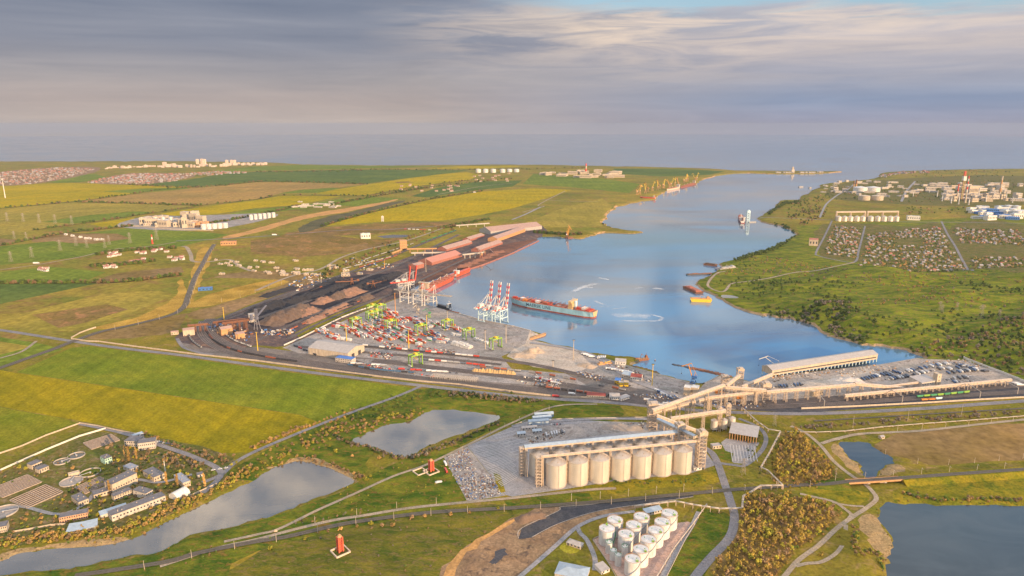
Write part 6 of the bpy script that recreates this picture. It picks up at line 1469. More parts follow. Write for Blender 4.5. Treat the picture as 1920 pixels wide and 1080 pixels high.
def heap(label, c, L_, W_, h, rz, mat, seed, name='ore_heap', cat='heap', group=None):
    p = P3(*c); rr_ = random.Random(seed); nx, ny = 40, 18; V_ = []; ox, oy = rr_.uniform(0,200), rr_.uniform(0,200)
    for j in range(ny+1):
        for i in range(nx+1):
            u, v = i/nx*2-1, j/ny*2-1; e = max(0,1-abs(v))*min(1,(1-abs(u))*L_/W_)
            nz = float(vnoise(np.array([ox+u*L_/14]),np.array([oy+v*W_/14]))[0]); n2 = float(vnoise(np.array([oy+u*L_/5]),np.array([ox+v*W_/5]))[0])
            V_.append((u*L_/2*(1+.06*(nz-.5)), v*W_/2*(1+.3*(nz-.5)), -.3+h*min(1,e*1.35)**.9*(.62+.55*nz)+ (.8*(n2-.5) if e > 0 else 0)))
    o = mesh_obj(name, V_, [(j*(nx+1)+i,j*(nx+1)+i+1,(j+1)*(nx+1)+i+1,(j+1)*(nx+1)+i) for j in range(ny) for i in range(nx)], mat, None, True)
    o.location = p; o.rotation_euler = (0,0,rz); return tag(o,label,cat,group)
cr = math.atan2(*(P3(740,508)-P3(480,600)).yx)
heap('large brown ore heap with a flat side in the coal yard',c6(255,372),190,76,20,cr,orem,1)
heap('orange brown ore heap beside the large brown one',c6(372,345),90,56,14,cr,oreo,2)
heap('small orange ore heap standing alone in the coal yard',c6(505,262),72,48,13,cr,oreo,3)
heap('brown ore heap below the reclaimer in the coal yard',c6(620,225),84,54,14,cr,orem,4)
heap('wide orange ore heap at the top of the coal yard',c6(705,200),104,70,16,cr,oreo,5)
heap('long low brown ore heap along the lower tracks',c6(440,398),80,32,9,cr,oreo,6)
heap('long brown ore heap beside the wall strip',c6(600,322),120,34,9,cr,oreo,7)
heap('dark ore heap near the quay end of the coal yard',c6(820,240),66,40,11,cr,orem,8)
for k,(x,y,l_,w_,h_) in enumerate([(90,312,150,55,13),(300,255,170,50,11),(480,210,150,46,11),(640,150,140,50,13),(800,150,150,54,14),(920,110,110,44,12),(180,190,150,40,8),(560,120,140,44,9),(1010,70,120,40,10)]):
    heap('black coal heap in the ore yard',c6(x,y),l_,w_,h_,cr,coalm,20+k,'coal_heap','heap','black coal heaps')
heap('sunlit sand heap on the pale sand yard',c7(165,640),50,32,10,R(20),sandm,40,'sand_heap','heap')
heap('low wide sand heap left of the tall sand heap',c7(80,668),60,36,6,R(-10),sandm,41,'sand_heap','heap')
heap('small sand heap at the right end of the sand yard',c7(560,745),44,26,6,R(-30),sandm,42,'sand_heap','heap')
heap('long pale gravel heap in the eastern yard',c8(590,862),70,40,8,R(10),M('gravel_heap',(.50,.46,.42),.95),43,'gravel_heap','heap')
heap('grey gravel heap behind the silos',l2(720,110),70,26,6,R(-8),M('grey_gravel_heap',(.27,.24,.22),.95),44,'gravel_heap','heap')
heap('brown soil heap at the upper end of the excavation',l1(1600,780+0) if False else l2(120,700),42,18,6,R(20),M('soil_heap',(.17,.115,.08),.95),45,'soil_heap','heap')
for k in range(6):
    heap(f'red ore heap on the red quay',c2(1560+k*52,1040-k*21),66,26,9,R(38),M('red_ore_heap',(.19,.095,.07),.95),50+k,'red_ore_heap','heap','red ore heaps on the quay')
def stacker(px, label, rz, h, boom, mat, el=8):
    t = T('stacker_reclaimer',label,'stacker',P3(*px),rz); m = MB()
    for x in (-6,6):
        for y in (-5,5): m.beam((x,y,-.3),(x*.4,y*.4,h*.5),1.4)
    m.box(-3.5,3.5,-3.5,3.5,h*.5,h*.62); m.obj('portal', mat, t); MB().lattice(-2.4,2.4,-2.4,2.4,h*.62,h,3,.9).obj('mast', mat, t)
    a = R(el); e = Vector((boom*math.cos(a),0,h*.6+boom*math.sin(a))); b = MB()
    for y in (-1.4,1.4): b.beam((0,y,h*.6),e+Vector((0,y,0)),1.2,2.0)
    for k in range(9): b.beam(Vector((0,-1.4,h*.6))+(e-Vector((0,0,h*.6)))*k/9, Vector((0,1.4,h*.6))+(e-Vector((0,0,h*.6)))*(k+1)/9,.6)
    b.obj('boom', mat, t); MB().beam((0,0,h*.6),(-boom*.4,0,h*.68),2,2).box(-boom*.45,-boom*.32,-3,3,h*.55,h*.8).obj('counterweight', mat, t)
    s_ = MB(); s_.beam((0,0,h),e*.8+Vector((0,0,h*.12)),.4); s_.beam((0,0,h),(-boom*.38,0,h*.75),.4); s_.obj('stay', mat, t)
stacker(c6(10,470),'tall dark stacker at the left end of the coal yard',R(70),52,44,M('machine_blue_grey',(.16,.17,.22),.6),28)
stacker(c6(720,142),'brown reclaimer with a long boom standing in the coal yard',R(-150),24,52,rust,4)
stacker(c6(880,158),'second brown reclaimer, nearer the quay end of the coal yard',R(20),22,44,rust,10)
stacker(c6(1035,210),'dark hopper machine beside the grey quay cranes',R(160),34,24,M('machine_black',(.09,.09,.11),.6),6)
wall_line('yard_wall','white wall along the upper edge of the container yard',[c6(212,592),c6(330,540),c6(500,455),c6(640,385),c6(780,330),c6(880,300)],3.2,.6,white,'wall')
wall_line('boundary_wall','long sunlit white wall along the main road and rail yard',[(134,636),(165,640.5),(185,641),(250,650),(375,666),(480,677),(560,687.5),(640,698),(720,708),(787,715.5),(860,722),(960,735),(1042,744),(1160,750)],3.2,.6,cream,'wall')
wall_line('boundary_wall','short sunlit wall branching off where the main road meets the railway',[(134,634),(150,625),(166,619),(180,614.5)],3.2,.6,cream,'wall')
wall_line('boundary_wall','cream wall along the eastern sidings beside the main road',[(1503,767),(1600,763),(1720,757),(1840,750),(1935,745)],3,.8,cream,'wall')
wall_line('boundary_wall','pale wall between the eastern yard and the dark scrub hillside',[(1807,672),(1840,685),(1880,700),(1935,722)],4,.8,white,'wall')
# grass verge on the yard wall and smaller port furniture
patch('verge','bank_grass',[c6(290,500),c6(420,430),c6(600,352),c6(760,290),c6(900,245),c6(945,240),c6(900,285),c6(780,318),c6(640,372),c6(500,442),c6(320,530)],.5)
for i in range(16):
    x, y = 1640+i*19, 782+i*1.5
    heap('pointed straw coloured timber heap in the row beside the sidings',c6(x,y),16,13,7,R(70),M('timber_heap',(.50,.33,.15),.95),70+i,'timber_heap','heap','straw coloured heaps in a row')
def rackfield(label, a, b, c, n, name='storage_rack'):
    p, rz, l = frame(a,b); t = T(name,label,'rack',p,rz); D = 14; f = MB()
    for i in range(n+1):
        x = -l/2+l*i/n; f.beam((x,0,-.3),(x,0,5),.6).beam((x,D,-.3),(x,D,5),.6).beam((x,0,5),(x,D,5),.6)
    f.obj('frame', pale, t); b_ = MB()
    for y in (0,D/2,D): b_.beam((-l/2,y,5.4),(l/2,y,5.4),.7)
    b_.obj('beam', pale, t)
rackfield('long white lattice loading platform beside the sidings',c6(1310,838),c6(1650,870),None,26)
building('silver_hall','silver roofed hall on the spit by the muddy point','hall',c7(772,735),c7(850,742),18,8,white,roofl,'gable',(4,1))
building('red_roof_house','long hall with a dark red roof on the quay','hall',c7(888,852),c7(968,862),18,8,white,M('dark_red_roof',(.26,.06,.05),.7),'gable',(5,1))
building('grey_hall','grey roofed hall next to the dark red roofed one on the quay','hall',c7(822,832),c7(886,846),20,8,pale,roofb,'gable',(4,1))
building('blue_hut','blue roofed hut beside the yellow huts on the quay','hut',c7(770,880),c7(815,886),14,8,yellowp,bluer,'gable',(3,1))
building('yellow_hut','yellow hut between the blue roofed hut and the cream one','hut',c7(800,898),c7(832,900),9,8,yellowp,pale,'flat',(2,1))
building('yellow_hut','yellow and cream hut, rightmost of the row on the quay','hut',c7(838,900),c7(872,902),9,9,yellowp,cream,'gable',(2,1))
for i,(x0_,x1_) in enumerate([(1285,1336),(1342,1392)]):
    building('store_box',('left','right')[i]+' of two big cream storage blocks under the rising conveyor','store',c7(x0_,962),c7(x1_,970),16,15,cream,white,'flat',group='cream storage blocks')
building('long_store','long dark red roofed store by the main road wall','store',c7(560,985),c7(700,993),14,6,pale,M('dark_red_roof',(.26,.06,.05),.7),'gable',(8,1))
building('roadside_hall','white hall with a pale roof at the end of the road wall','hall',c7(730,1000),c7(806,1004),18,7,white,roofl,'gable',(5,1))
building('canteen','low white building next to the white hall by the road','building',c7(822,1012),c7(885,990),10,5,white,roofl,'shed',(5,1))
for i in range(5): 
    p = P3(*c7(645+i*13,684)); t = T('pressure_tank','white horizontal tank in the row of five near the water','tank',p,R(75),'white horizontal tanks'); MB().tube((-8,0,2.2),(8,0,2.2),1.7,12).cyl(0,0,3.8,4.6,.5,n=8).obj('shell',tankw,t)
    for x in (-5,5): MB().box(x-.5,x+.5,-1.5,1.5,-.3,1.0).obj('saddle',conc,t)
tg = T('dredger','yellow flat craft standing on the quay by the white tanks','craft',P3(*c7(695,730)),R(20)); MB().box(-16,16,-4,4,.1,2.6).box(-13,-6,-3,3,2.6,6).obj('hull',ochre,tg); MB().beam((0,0,2.6),(15,0,5.5),1).beam((2,-3,2.6),(2,3,6),.6).obj('gear',yellowp,tg)
# ------------------------------------------------------------------ vehicles and small stores
def car_mesh(mat, kind):
    m = MB()
    if kind == 'car':
        m.add([(-2.2,-.9,.35),(2.2,-.9,.35),(2.2,.9,.35),(-2.2,.9,.35),(-2.25,-.9,.95),(2.25,-.9,.85),(2.25,.9,.85),(-2.25,.9,.95)],[(0,1,5,4),(1,2,6,5),(2,3,7,6),(3,0,4,7),(4,5,6,7)])
        m.add([(-1.7,-.82,.95),(1.1,-.82,.9),(1.1,.82,.9),(-1.7,.82,.95),(-1.2,-.7,1.5),(.4,-.7,1.5),(.4,.7,1.5),(-1.2,.7,1.5)],[(0,1,5,4),(1,2,6,5),(2,3,7,6),(3,0,4,7)],1); m.add([(-1.2,-.7,1.5),(.4,-.7,1.5),(.4,.7,1.5),(-1.2,.7,1.5)],[(0,1,2,3)])
        for x in (-1.4,1.4):
            for y in (-.92,.74): m.box(x-.33,x+.33,y,y+.18,.02,.66,2)
    else:
        m.box(-7,3.6,-1.25,1.25,1.1,3.9); m.box(-7,6.2,-.9,.9,.7,1.09,2); m.box(4,6.2,-1.2,1.2,1.1,3.2,0 if kind == 'lorry' else 3); m.box(6.2,6.25,-1.05,1.05,2.1,3,1)
        for x in (-6,-4.7,-3.4,4.6):
            for y in (-1.27,.95): m.box(x-.5,x+.5,y,y+.32,.02,1.0,2)
    return m.mesh('parked_'+('car' if kind == 'car' else 'lorry'), [mat, glass, tar, white])
VP = {n: M('car_'+n, c, .35, 0, .1, 1, objvar=.15) for n,c in dict(white=(.74,.73,.71),dark=(.07,.075,.09),silver=(.42,.43,.45),blue=(.08,.13,.24),red=(.5,.06,.05)).items()}
VM = {}
def vehicle(p, rz, c, kind, where):
    if (c,kind) not in VM: VM[(c,kind)] = car_mesh(VP[c],kind)
    nm = 'parked_car' if kind == 'car' else 'parked_lorry'
    o = bpy.data.objects.new(nm, VM[(c,kind)]); COL.objects.link(o); o.location = p; o.rotation_euler = (0,0,rz)
    if kind == 'car': o.scale = (1.25,)*3
    return tag(o, f'{c} {"car" if kind == "car" else "lorry"} {where}', 'car' if kind == 'car' else 'lorry', f'{c} {"cars" if kind == "car" else "lorries"} {where}')
rv = random.Random(21)
def row(a, b, n, where, kinds=(('white','lorry'),('dark','lorry'),('silver','lorry'),('blue','lorry'),('white','car'),('dark','car')), ang_=None, miss=.15, lift=.15):
    p, q = P3(*a), P3(*b); d = q-p; rz = math.atan2(d.y,d.x)+(R(70) if ang_ is None else ang_)
    for i in range(n):
        if rv.random() < miss: continue
        c, k = rv.choice(kinds); s_ = p+d*(i+rv.uniform(-.15,.15))/max(1,n-1); s_.z = float(height(np.array([s_.x]),np.array([s_.y]))[0])+lift; vehicle(s_, rz+rv.uniform(-.12,.12), c, k, where)
E_ = 'parked in the rows of the eastern yard'
for a,b,n in [((690,852),(950,790),15),((900,815),(1240,745),18),((880,848),(1100,815),12),((1000,832),(1300,765),16),((1230,745),(1400,722),10),((1350,772),(1520,740),11),((1350,800),(1560,775),12),((1340,850),(1520,825),11),((1420,735),(1640,790),9),((1390,868),(1540,862),8)]: row(c8(*a),c8(*b),n,E_)
row(c8(40,905),c8(260,885),12,'parked under the long conveyor')
row(c8(1840,875),c8(1890,892),4,'parked by the wall at the far right',(('white','lorry'),))
row(l2(240,95),l2(335,88),6,'parked by the three metal sheds',(('red','car'),('white','car'),('dark','car')))
row(l2(210,165),l2(340,140),9,'parked left of the silos',(('dark','lorry'),('silver','lorry'),('white','car')))
row(c7(730,770),c7(890,800),9,'parked along the quay road',(('white','lorry'),('silver','lorry')),R(20))
row(c7(540,660),c7(600,680),4,'parked near the five white tanks',(('white','lorry'),),R(40))
row(c7(1090,935),c7(1190,990),10,'parked below the yellow mast',(('blue','lorry'),('white','lorry'),('blue','lorry')),R(10))
row(c7(1000,1000),c7(1160,1035),9,'parked beside the roadside halls',(('blue','lorry'),('white','lorry'),('silver','car')),R(10))
row(l0(1030,205),l0(1150,225),7,'parked behind the flat roofed office in the compound',(('white','car'),('blue','car'),('dark','car')))
row(l0(1390,390),l0(1480,375),3,'parked by the compound gate',(('white','car'),('white','lorry')),R(0))
row(c6(300,600),c6(480,680),6,'standing on the warehouse yard',(('red','lorry'),('dark','lorry')),R(10))
row(c6(740,730),c6(960,745),7,'standing below the annex',(('white','lorry'),('silver','lorry')),R(15))
row(c6(1060,770),c6(1500,800),12,'standing on the storage yard',(('white','lorry'),('dark','car'),('red','lorry')),R(10))
row(c7(200,840),c7(340,880),7,'standing by the lower sidings',(('red','lorry'),('white','lorry'),('silver','lorry')),R(10))
row(c2(1120,760),c2(1300,768),7,'standing at the upper works yard',(('white','lorry'),('red','lorry')),R(5))
vehicle(P3(*l1(1240,395)),R(110),'red','lorry','standing beside the scrap yard'); vehicle(P3(*l1(1236,350)),R(110),'white','lorry','standing beside the scrap yard')
for x,y,c in [(330,978,'red'),(450,960,'white'),(680,1022,'silver'),(1040,1040,'white'),(1120,1046,'white')]: vehicle(P3(*c7(x,y))+Vector((0,0,.4)),R(-14),c,'lorry' if c != 'silver' else 'car','driving on the main road')
for x,y in [(275,1020),(1640,485),(140,806)]: vehicle(P3(*(C4(x,y,0,240) if x == 275 else c2(x,y)))+Vector((0,0,.5)),R(5),'white','lorry','driving on a far country road').scale = (1.6,)*3
# tugs of coloured cargo on the quay
for (x,y),c,lb in [((1525,950),'orange','orange container block standing under the low conveyor'),((1682,992),'orange','orange container block standing right of the bend tower')]:
    p, rz, l = frame(c7(x,y), c7(x+68,y+4)); o = bpy.data.objects.new('shipping_container', CM[c]); COL.objects.link(o); o.location = p-Vector((l/2,0,0)); o.scale = (l/12.2,3,2.4); tag(o,lb,'container')
# scrap and rubble too many to count
def debris(name, label, polys, n, cols, seed, smin, smax, cat='scrap'):
    rr_ = random.Random(seed); m = MB(); 
    for poly in polys:
        xy = [PZ(*p) for p in poly]; xs = [p[0] for p in xy]; ys = [p[1] for p in xy]; k = 0
        while k < n//len(polys):
            x, y = rr_.uniform(min(xs),max(xs)), rr_.uniform(min(ys),max(ys))
            if not inside(xy,np.array([x]),np.array([y]))[0]: continue
            k += 1; a = rr_.uniform(0,3.14); l_ = rr_.uniform(smin,smax); w_ = rr_.uniform(smin*.4,smax*.5); h_ = rr_.uniform(.4,smax*.5)
            c_, s_ = math.cos(a), math.sin(a); q = [(x+u*c_*l_-v*s_*w_, y+u*s_*l_+v*c_*w_) for u,v in ((-.5,-.5),(.5,-.4),(.4,.5),(-.5,.4))]
            m.prism(q, 4.6, 5+h_, rr_.randrange(len(cols)))
    o = m.obj(name, cols); tag(o, label, cat, None, 'stuff')
debris('scrap','heaps of mixed white, grey and brown scrap left of the silo car park',[[l1(1240,300),l1(1380,245),l1(1440,390),l1(1300,400),l1(1260,380)],[l1(1280,420),l1(1440,400),l1(1440,580),l1(1390,590),l1(1330,500)],[l1(1450,430),l1(1540,420),l1(1600,540),l1(1460,580)]],900,[white,greyc,wood,rust,bluep,greyc,dark],5,.6,2.6)
debris('scrap','stores and scrap scattered on the container yard floor',[[c6(840,640),c6(1050,650),c6(1000,700),c6(860,680)],[c6(1200,590),c6(1500,640),c6(1450,660),c6(1220,620)],[c6(940,560),c6(1150,600),c6(1000,620)],[c6(760,720),c6(1150,800),c6(1500,850),c6(900,760)]],420,[rust,wood,greyc,white,redp,dark],6,1.2,5)
debris('scrap','mixed stores and machinery scattered along the quay and sidings',[[c7(500,780),c7(700,830),c7(640,860),c7(480,800)],[c7(180,800),c7(420,880),c7(300,920),c7(20,860)],[c7(900,960),c7(1240,940),c7(1260,1020),c7(1000,1040)],[c7(640,700),c7(900,760),c7(1080,880),c7(900,830)],[c7(1380,985),c7(1900,1010),c7(1900,1060),c7(1400,1070)]],620,[rust,wood,greyc,white,bluep,pale,dark],7,1.2,5)
debris('scrap','dark machinery and huts strewn about the coal yard edge',[[c6(30,480),c6(300,470),c6(250,520),c6(60,520)],[c6(230,130),c6(480,40),c6(600,100),c6(300,190)],[c5(1560,440),c5(1800,430),c5(1900,500),c5(1850,560),c5(1600,500)],[c2(640,1010),c2(760,960),c2(1050,1040),c2(820,1078)]],420,[rust,ochre,dark,greyc,bluep,white],8,2,8)
debris('scrap','parked machines and spare parts left of the silos',[[l2(80,180),l2(330,130),l2(350,160),l2(120,220)],[l2(600,110),l2(860,70),l2(860,120),l2(640,130)]],170,[dark,greyc,white,wood,rust],9,1,4)
debris('scrap','scattered yard stores across the open eastern paving',[[c8(480,780),c8(800,730),c8(1000,760),c8(600,850)],[c8(1100,720),c8(1480,690),c8(1700,770),c8(1300,730)],[c8(20,820),c8(450,770),c8(500,800),c8(30,870)]],330,[white,pale,greyc,ochre,wood],10,1.2,4.5)
# ------------------------------------------------------------------ sewage works, lower left
BL = [(('compound_hall','very long white flat roofed hall along the river','hall'),(735,725),(1085,592),14,8.5,pale,roofg,'flat',(16,1),3),
 (('blue_shed','blue grey roofed shed tucked behind the long river hall','shed'),(660,705),(835,648),10,4.5,pale,roofb,'shed',(0,0),0),
 (('canopy_shed','left one of two grey metal roofs at the river end of the compound','shed'),(435,812),(540,795),16,4,greyc,roofb,'shed',(0,0),0),
 (('canopy_shed','right one of two grey metal roofs at the river end of the compound','shed'),(545,793),(636,772),16,4,greyc,roofb,'shed',(0,0),0),
 (('orange_block','building with a sunlit orange front and many windows near the river','building'),(390,738),(575,702),11,8,M('sunlit_orange_wall',(.56,.33,.20),.85),roofg,'flat',(12,2),0),  # orange wall colour holds the low sunlight on the front
 (('flat_block','square cream building left of the paved court','building'),(518,630),(582,605),25,7,cream,roofg,'flat',(4,1),3),
 (('tall_hall','tallest cream hall in the centre of the compound','hall'),(740,548),(902,470),17,15,cream,roofg,'flat',(10,1),4),
 (('low_annex','low annex with a dark roof at the left of the tallest hall','annex'),(615,578),(738,540),13,6,cream,roofg,'flat',(6,1),1),
 (('stepped_block','stepped cream building in front of the tallest hall','building'),(750,592),(866,545),9,7,cream,roofg,'flat',(7,2),1),
 (('square_block','square cream block right of the stepped building','building'),(957,582),(1003,556),25,9,pale,roofg,'flat',(4,2),2),
 (('brown_roof_block','wide low building with a dark roof behind the yellow bushes','building'),(1010,470),(1078,442),32,8,cream,roofg,'flat',(4,1),3),
 (('blue_roof_block','cream building with a blue grey flat roof behind the poplars','building'),(1198,508),(1247,490),32,8,cream,M('blue_grey_felt',(.27,.30,.36),.85),'flat',(4,1),2),
 (('arched_hangar','white arched hangar near the river bend','hangar'),(1160,590),(1243,545),17,9,white,M('hangar_roof',(.66,.64,.60),.5),'arch',(0,0),0),
 (('mint_building','small mint green building behind the big clarifier','building'),(690,353),(735,336),15,9,mint,roofg,'flat',(3,2),2),
 (('grey_roof_block','low building with a blue grey roof behind the tallest hall','building'),(858,404),(906,382),19,5,pale,M('blue_grey_felt',(.27,.30,.36),.85),'flat',(3,1),1),
 (('pump_building','cream pump building by the left white wall, nearer one','building'),(258,412),(322,386),11,6,cream,roofg,'flat',(4,1),0),
 (('pump_building','cream pump building by the left white wall, farther one','building'),(212,386),(278,358),12,7,cream,roofg,'flat',(4,1),0),
 (('small_hall','small cream windowless hall between the round clarifiers','hall'),(450,436),(523,416),6,4,cream,cream,'flat',(0,0),0),
 (('corner_building','cream building at the lower left corner of the picture','building'),(-30,806),(48,790),13,8,cream,roofg,'flat',(6,2),0),
 (('garage','little white garage beside the compound gate road','garage'),(1290,440),(1330,430),8,4,pale,roofg,'flat',(1,1),0),
 (('office_block','nearer half of the office block at the top of the compound','office'),(905,262),(1018,246),15,12,pale,roofg,'flat',(9,2),0),
 (('office_block','farther half of the office block at the top of the compound','office'),(815,232),(900,236),18,9,pale,roofg,'flat',(6,2),0),
 (('low_white_block','narrow white block behind the office block at the top','building'),(870,186),(940,166),8,5,white,roofb,'flat',(3,1),0)]
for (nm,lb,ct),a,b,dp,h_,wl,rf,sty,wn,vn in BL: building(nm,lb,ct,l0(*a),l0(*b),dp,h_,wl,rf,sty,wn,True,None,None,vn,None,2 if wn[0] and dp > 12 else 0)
building('canal_hut','small cream hut beside the tall wall right of the bridge','hut',l3(738,188),l3(762,184),6,4,cream,roofl,'gable',(1,1))
# settling basins
def basin(label, a, b, depth, n, h=1.6, cat='settling basin', group='rows of rectangular basins'):
    p, rz, l = frame(l0(*a),l0(*b)); t = T('settling_basin',label,cat,p,rz,group); w_ = MB()
    for i in range(n+1): y = depth*i/n; w_.box(-l/2,l/2,y-.35,y+.35,-.6,h)
    for x in (-l/2-.35,l/2+.35,0): w_.box(x-.34,x+.34,.36,depth-.36,-.6,h+.003)
    w_.obj('wall', M('basin_wall',(.37,.30,.25),.9,0,.25,.4), t); MB().box(-l/2,l/2,0,depth,-.5,.35).obj('water', murk, t)
basin('nearer half of the striped basins at the left edge of the picture',(180,640),(412,535),42,8); basin('farther half of the striped basins at the left edge',(20,570),(270,470),40,10)
basin('striped basins beside the upper white wall, near the office block',(600,255),(782,195),34,9); basin('dark basins with rusty pipes left of the tallest hall',(560,545),(718,470),18,5)
basin('long dark basins beside the dark pipes, nearer the clarifier',(520,520),(680,450),12,3)
for (x,y),rd,fill,lb in [((405,335),46,murk,'round clarifier with dark water, left of the pair'),((500,296),48,murk,'round clarifier with dark water, farther right of the pair'),((466,466),66,M('sludge',(.33,.29,.26),.9),'wide round clarifier filled with pale sludge'),((590,408),60,MATS['near_grass'],'round clarifier overgrown with grass and reeds'),((20,664),84,M('sludge',(.33,.29,.26),.9),'round clarifier cut by the left edge of the picture')]:
    p = P3(*l0(x,y)); r_ = rd/3.4833*mpp(*l0(x,y)); t = T('clarifier',lb,'clarifier',p,0,'round clarifiers'); w_ = MB(); n = 40
    ring = [(r_*math.cos(2*math.pi*i/n), r_*math.sin(2*math.pi*i/n)) for i in range(n)]
    for i in range(n): w_.beam((*ring[i],.6),(*ring[(i+1)%n],.6),.7,2.4)
    w_.obj('wall', conc, t); MB().cyl(0,0,-.4,.3,r_-.3,n=40).obj('surface', fill, t)
    MB().beam((0,0,1.9),(r_,0,1.9),1.1,.5).cyl(0,0,-.4,2.2,1.4,n=12).obj('scraper_bridge', steel, t).rotation_euler = (0,0,R(x))
wall_line('compound_wall','long white wall enclosing the field side of the sewage works',[l0(-150,350),l0(0,282),l0(140,235),l0(300,165),l0(522,85),l0(640,103),l0(760,130),l0(905,158)],2.4,.45,cream,'wall')
wall_line('compound_wall','inner sunlit wall parallel to the outer white wall of the works',[l0(-150,460),l0(0,394),l0(110,345),l0(300,260),l0(520,170),l0(690,120)],2.8,.5,white,'wall')
wall_line('compound_wall','low cream wall beside the river end of the compound',[l0(90,795),l0(230,772),l0(330,752),l0(428,745)],2.4,.4,cream,'wall')
wall_line('compound_wall','cream wall along the compound road by the arched hangar',[l0(1240,560),l0(1340,515),l0(1420,480)],2.2,.4,cream,'wall')
def chimney(p, h, r, label, mats, bands=1, name='chimney', group=None):
    t = T(name,label,'chimney',p,0,group); m = MB()
    for k in range(bands): m.cyl(0,0,h*k/bands-(1 if k == 0 else 0),h*(k+1)/bands,r*(1-.4*k/bands),r*(1-.4*(k+1)/bands),n=14,mi=k%len(mats))
    m.obj('shaft', mats, t); MB().cyl(0,0,h-1,h+.5,r*.72,r*.72,n=14,cap=1).obj('rim',[mats[-1],tar],t); MB().cyl(0,0,-.5,h*.06,r*1.25,r*1.15,n=14).obj('base',mats[0],t); return t
b = l0(775,698); chimney(P3(*b),SZ(*b,b[1]-15),1.0,'slim grey chimney on the left end of the long river hall',[greyc])
b = l0(1080,405); chimney(P3(*b),SZ(*b,b[1]-22),.7,'thin pale chimney among the bare trees of the compound',[white])
# red marker towers in square walled plots
def redtower(c, topy, label):
    p = P3(*c); h = SZ(*c, topy); t = T('marker_tower',label,'tower',p,R(40),'red marker towers'); s_ = 2.5
    for x in (-s_,s_):
        for y in (-s_,s_): MB().cyl(x,y,-.3,h*.9,1.1,.9,n=10).obj('column',towerred,t)
    MB().cyl(0,0,0,h*.93,1.9,1.7,n=12).obj('core',towerred,t); m = MB()
    for k in range(1,6): m.box(-s_-.6,s_+.6,-s_-.6,s_+.6,h*.9*k/6-.2,h*.9*k/6+.2)
    m.obj('landing',towerred,t); MB().cyl(0,0,h*.9,h,3.0,2.0,n=12).cyl(0,0,h,h+1.4,1.0,.3,n=10).obj('cap',ochre,t)
def plot(c, label, half):
    p = P3(*c); m = MB(); q = half
    for a,b in (((-q,-q),(q,-q)),((q,-q),(q,q)),((q,q),(-q,q)),((-q,q),(-q,-q))): m.beam((*a,.5),(*b,.5),1.3,1.9)
    m.box(-2,2,-q-.1,-q+1,.2,.9); return tag(m.obj('walled_plot',M('plot_wall',(.62,.50,.38),.85),None,p,R(40)),label,'enclosure')
plot(l1(551,921),'square cream walled plot round the nearer red tower',8.5); redtower(l1(551,916),l1(0,812)[1],'red four columned tower in the meadow, nearer one')
plot(l1(1144,398),'square walled plot round the farther red tower',8.5); redtower(l1(1145,392),l1(0,318)[1],'red four columned tower by the dirt track, farther one')
plot(l1(1072,400),'empty square walled plot beside the farther red tower',8.0)
hp_ = heap('grey white rubble heap in the meadow near the farther red tower',l1(1192,465),11,7,2.5,.3,M('pale_rubble',(.55,.54,.54),.95),61,'rubble_heap','heap')
heap('small stone cairn where two dirt tracks meet',l1(128,785),6,5,2.6,.3,M('cairn',(.52,.38,.26),.95),62,'cairn','heap')
# HV pylons
def pylon_mesh(mat):
    m = MB(); H_ = 1.0
    for x,y in ((-.12,-.12),(.12,-.12),(.12,.12),(-.12,.12)): m.beam((x,y,0),(x*.16,y*.16,1),.010)
    for k in range(6):
        z1, z2 = k/6, (k+1)/6; w1, w2 = .12*(1-.84*z1), .12*(1-.84*z2)
        for a in ((-1,-1,1,-1),(1,-1,1,1),(1,1,-1,1),(-1,1,-1,-1)): m.beam((a[0]*w1,a[1]*w1,z1),(a[2]*w2,a[3]*w2,z2),.005)
    for z,w_ in ((.70,.2),(.82,.26),(.93,.18)): m.beam((-w_,0,z),(w_,0,z),.009); m.beam((-w_,0,z),(0,0,z+.07),.008); m.beam((w_,0,z),(0,0,z+.07),.008)
    return m.mesh('pylon', mat)
PY = pylon_mesh(M('pylon_steel',(.36,.32,.28),.6,.1))
def pylon(px, h, label, group=None, rz=0):
    o = bpy.data.objects.new('pylon', PY); COL.objects.link(o); o.location = P3(*px); o.scale = (h,)*3; o.rotation_euler = (0,0,rz); return tag(o,label,'pylon',group)
for (x,y,tp),lb in [((27,448,434),'leftmost large pylon in the far fields'),((50,451,436),'second large pylon from the left edge in the far fields'),((143,461,443),'large pylon beside the row of white boxes'),((197,465,448),'large pylon right of the row of white boxes'),((294,450,429),'large pylon beside the red and white radio mast')]: pylon((x,y),SZ(x,y,tp)*1.05,lb)
for i,(x,y) in enumerate([(14,415),(44,416),(74,417.5),(104,419),(135,421)]): pylon((x,y),46,'small pylon in the straight row across the pale field','small pylons in a straight row')
for (x,y),h_ in [((113,470),44),((163,465),40),((205,459),40),((244,456),46),((60,483),42),((21,491),40)]: pylon((x,y),h_,'thin pylon in the green fields below the white boxes','thin pylons in the green fields')
for (x,y,tp),lb in [((1393,889,859),'pylon beside the asphalt road right of the silos'),((1839,597,571),'tallest pylon on the green hillside'),((1873,598,580),'pylon right of the tallest one on the green hillside'),((1762,581,565),'upper left pylon of the close pair on the hillside'),((1766,587,571),'lower right pylon of the close pair on the hillside'),((1794,582,567),'pylon right of the close pair on the hillside'),((1452,799,778),'lattice pylon at the tip of the triangular wood'),((1567,889,877),'small lattice pylon beside the wood and the small pond')]: pylon((x,y),SZ(x,y,tp),lb)
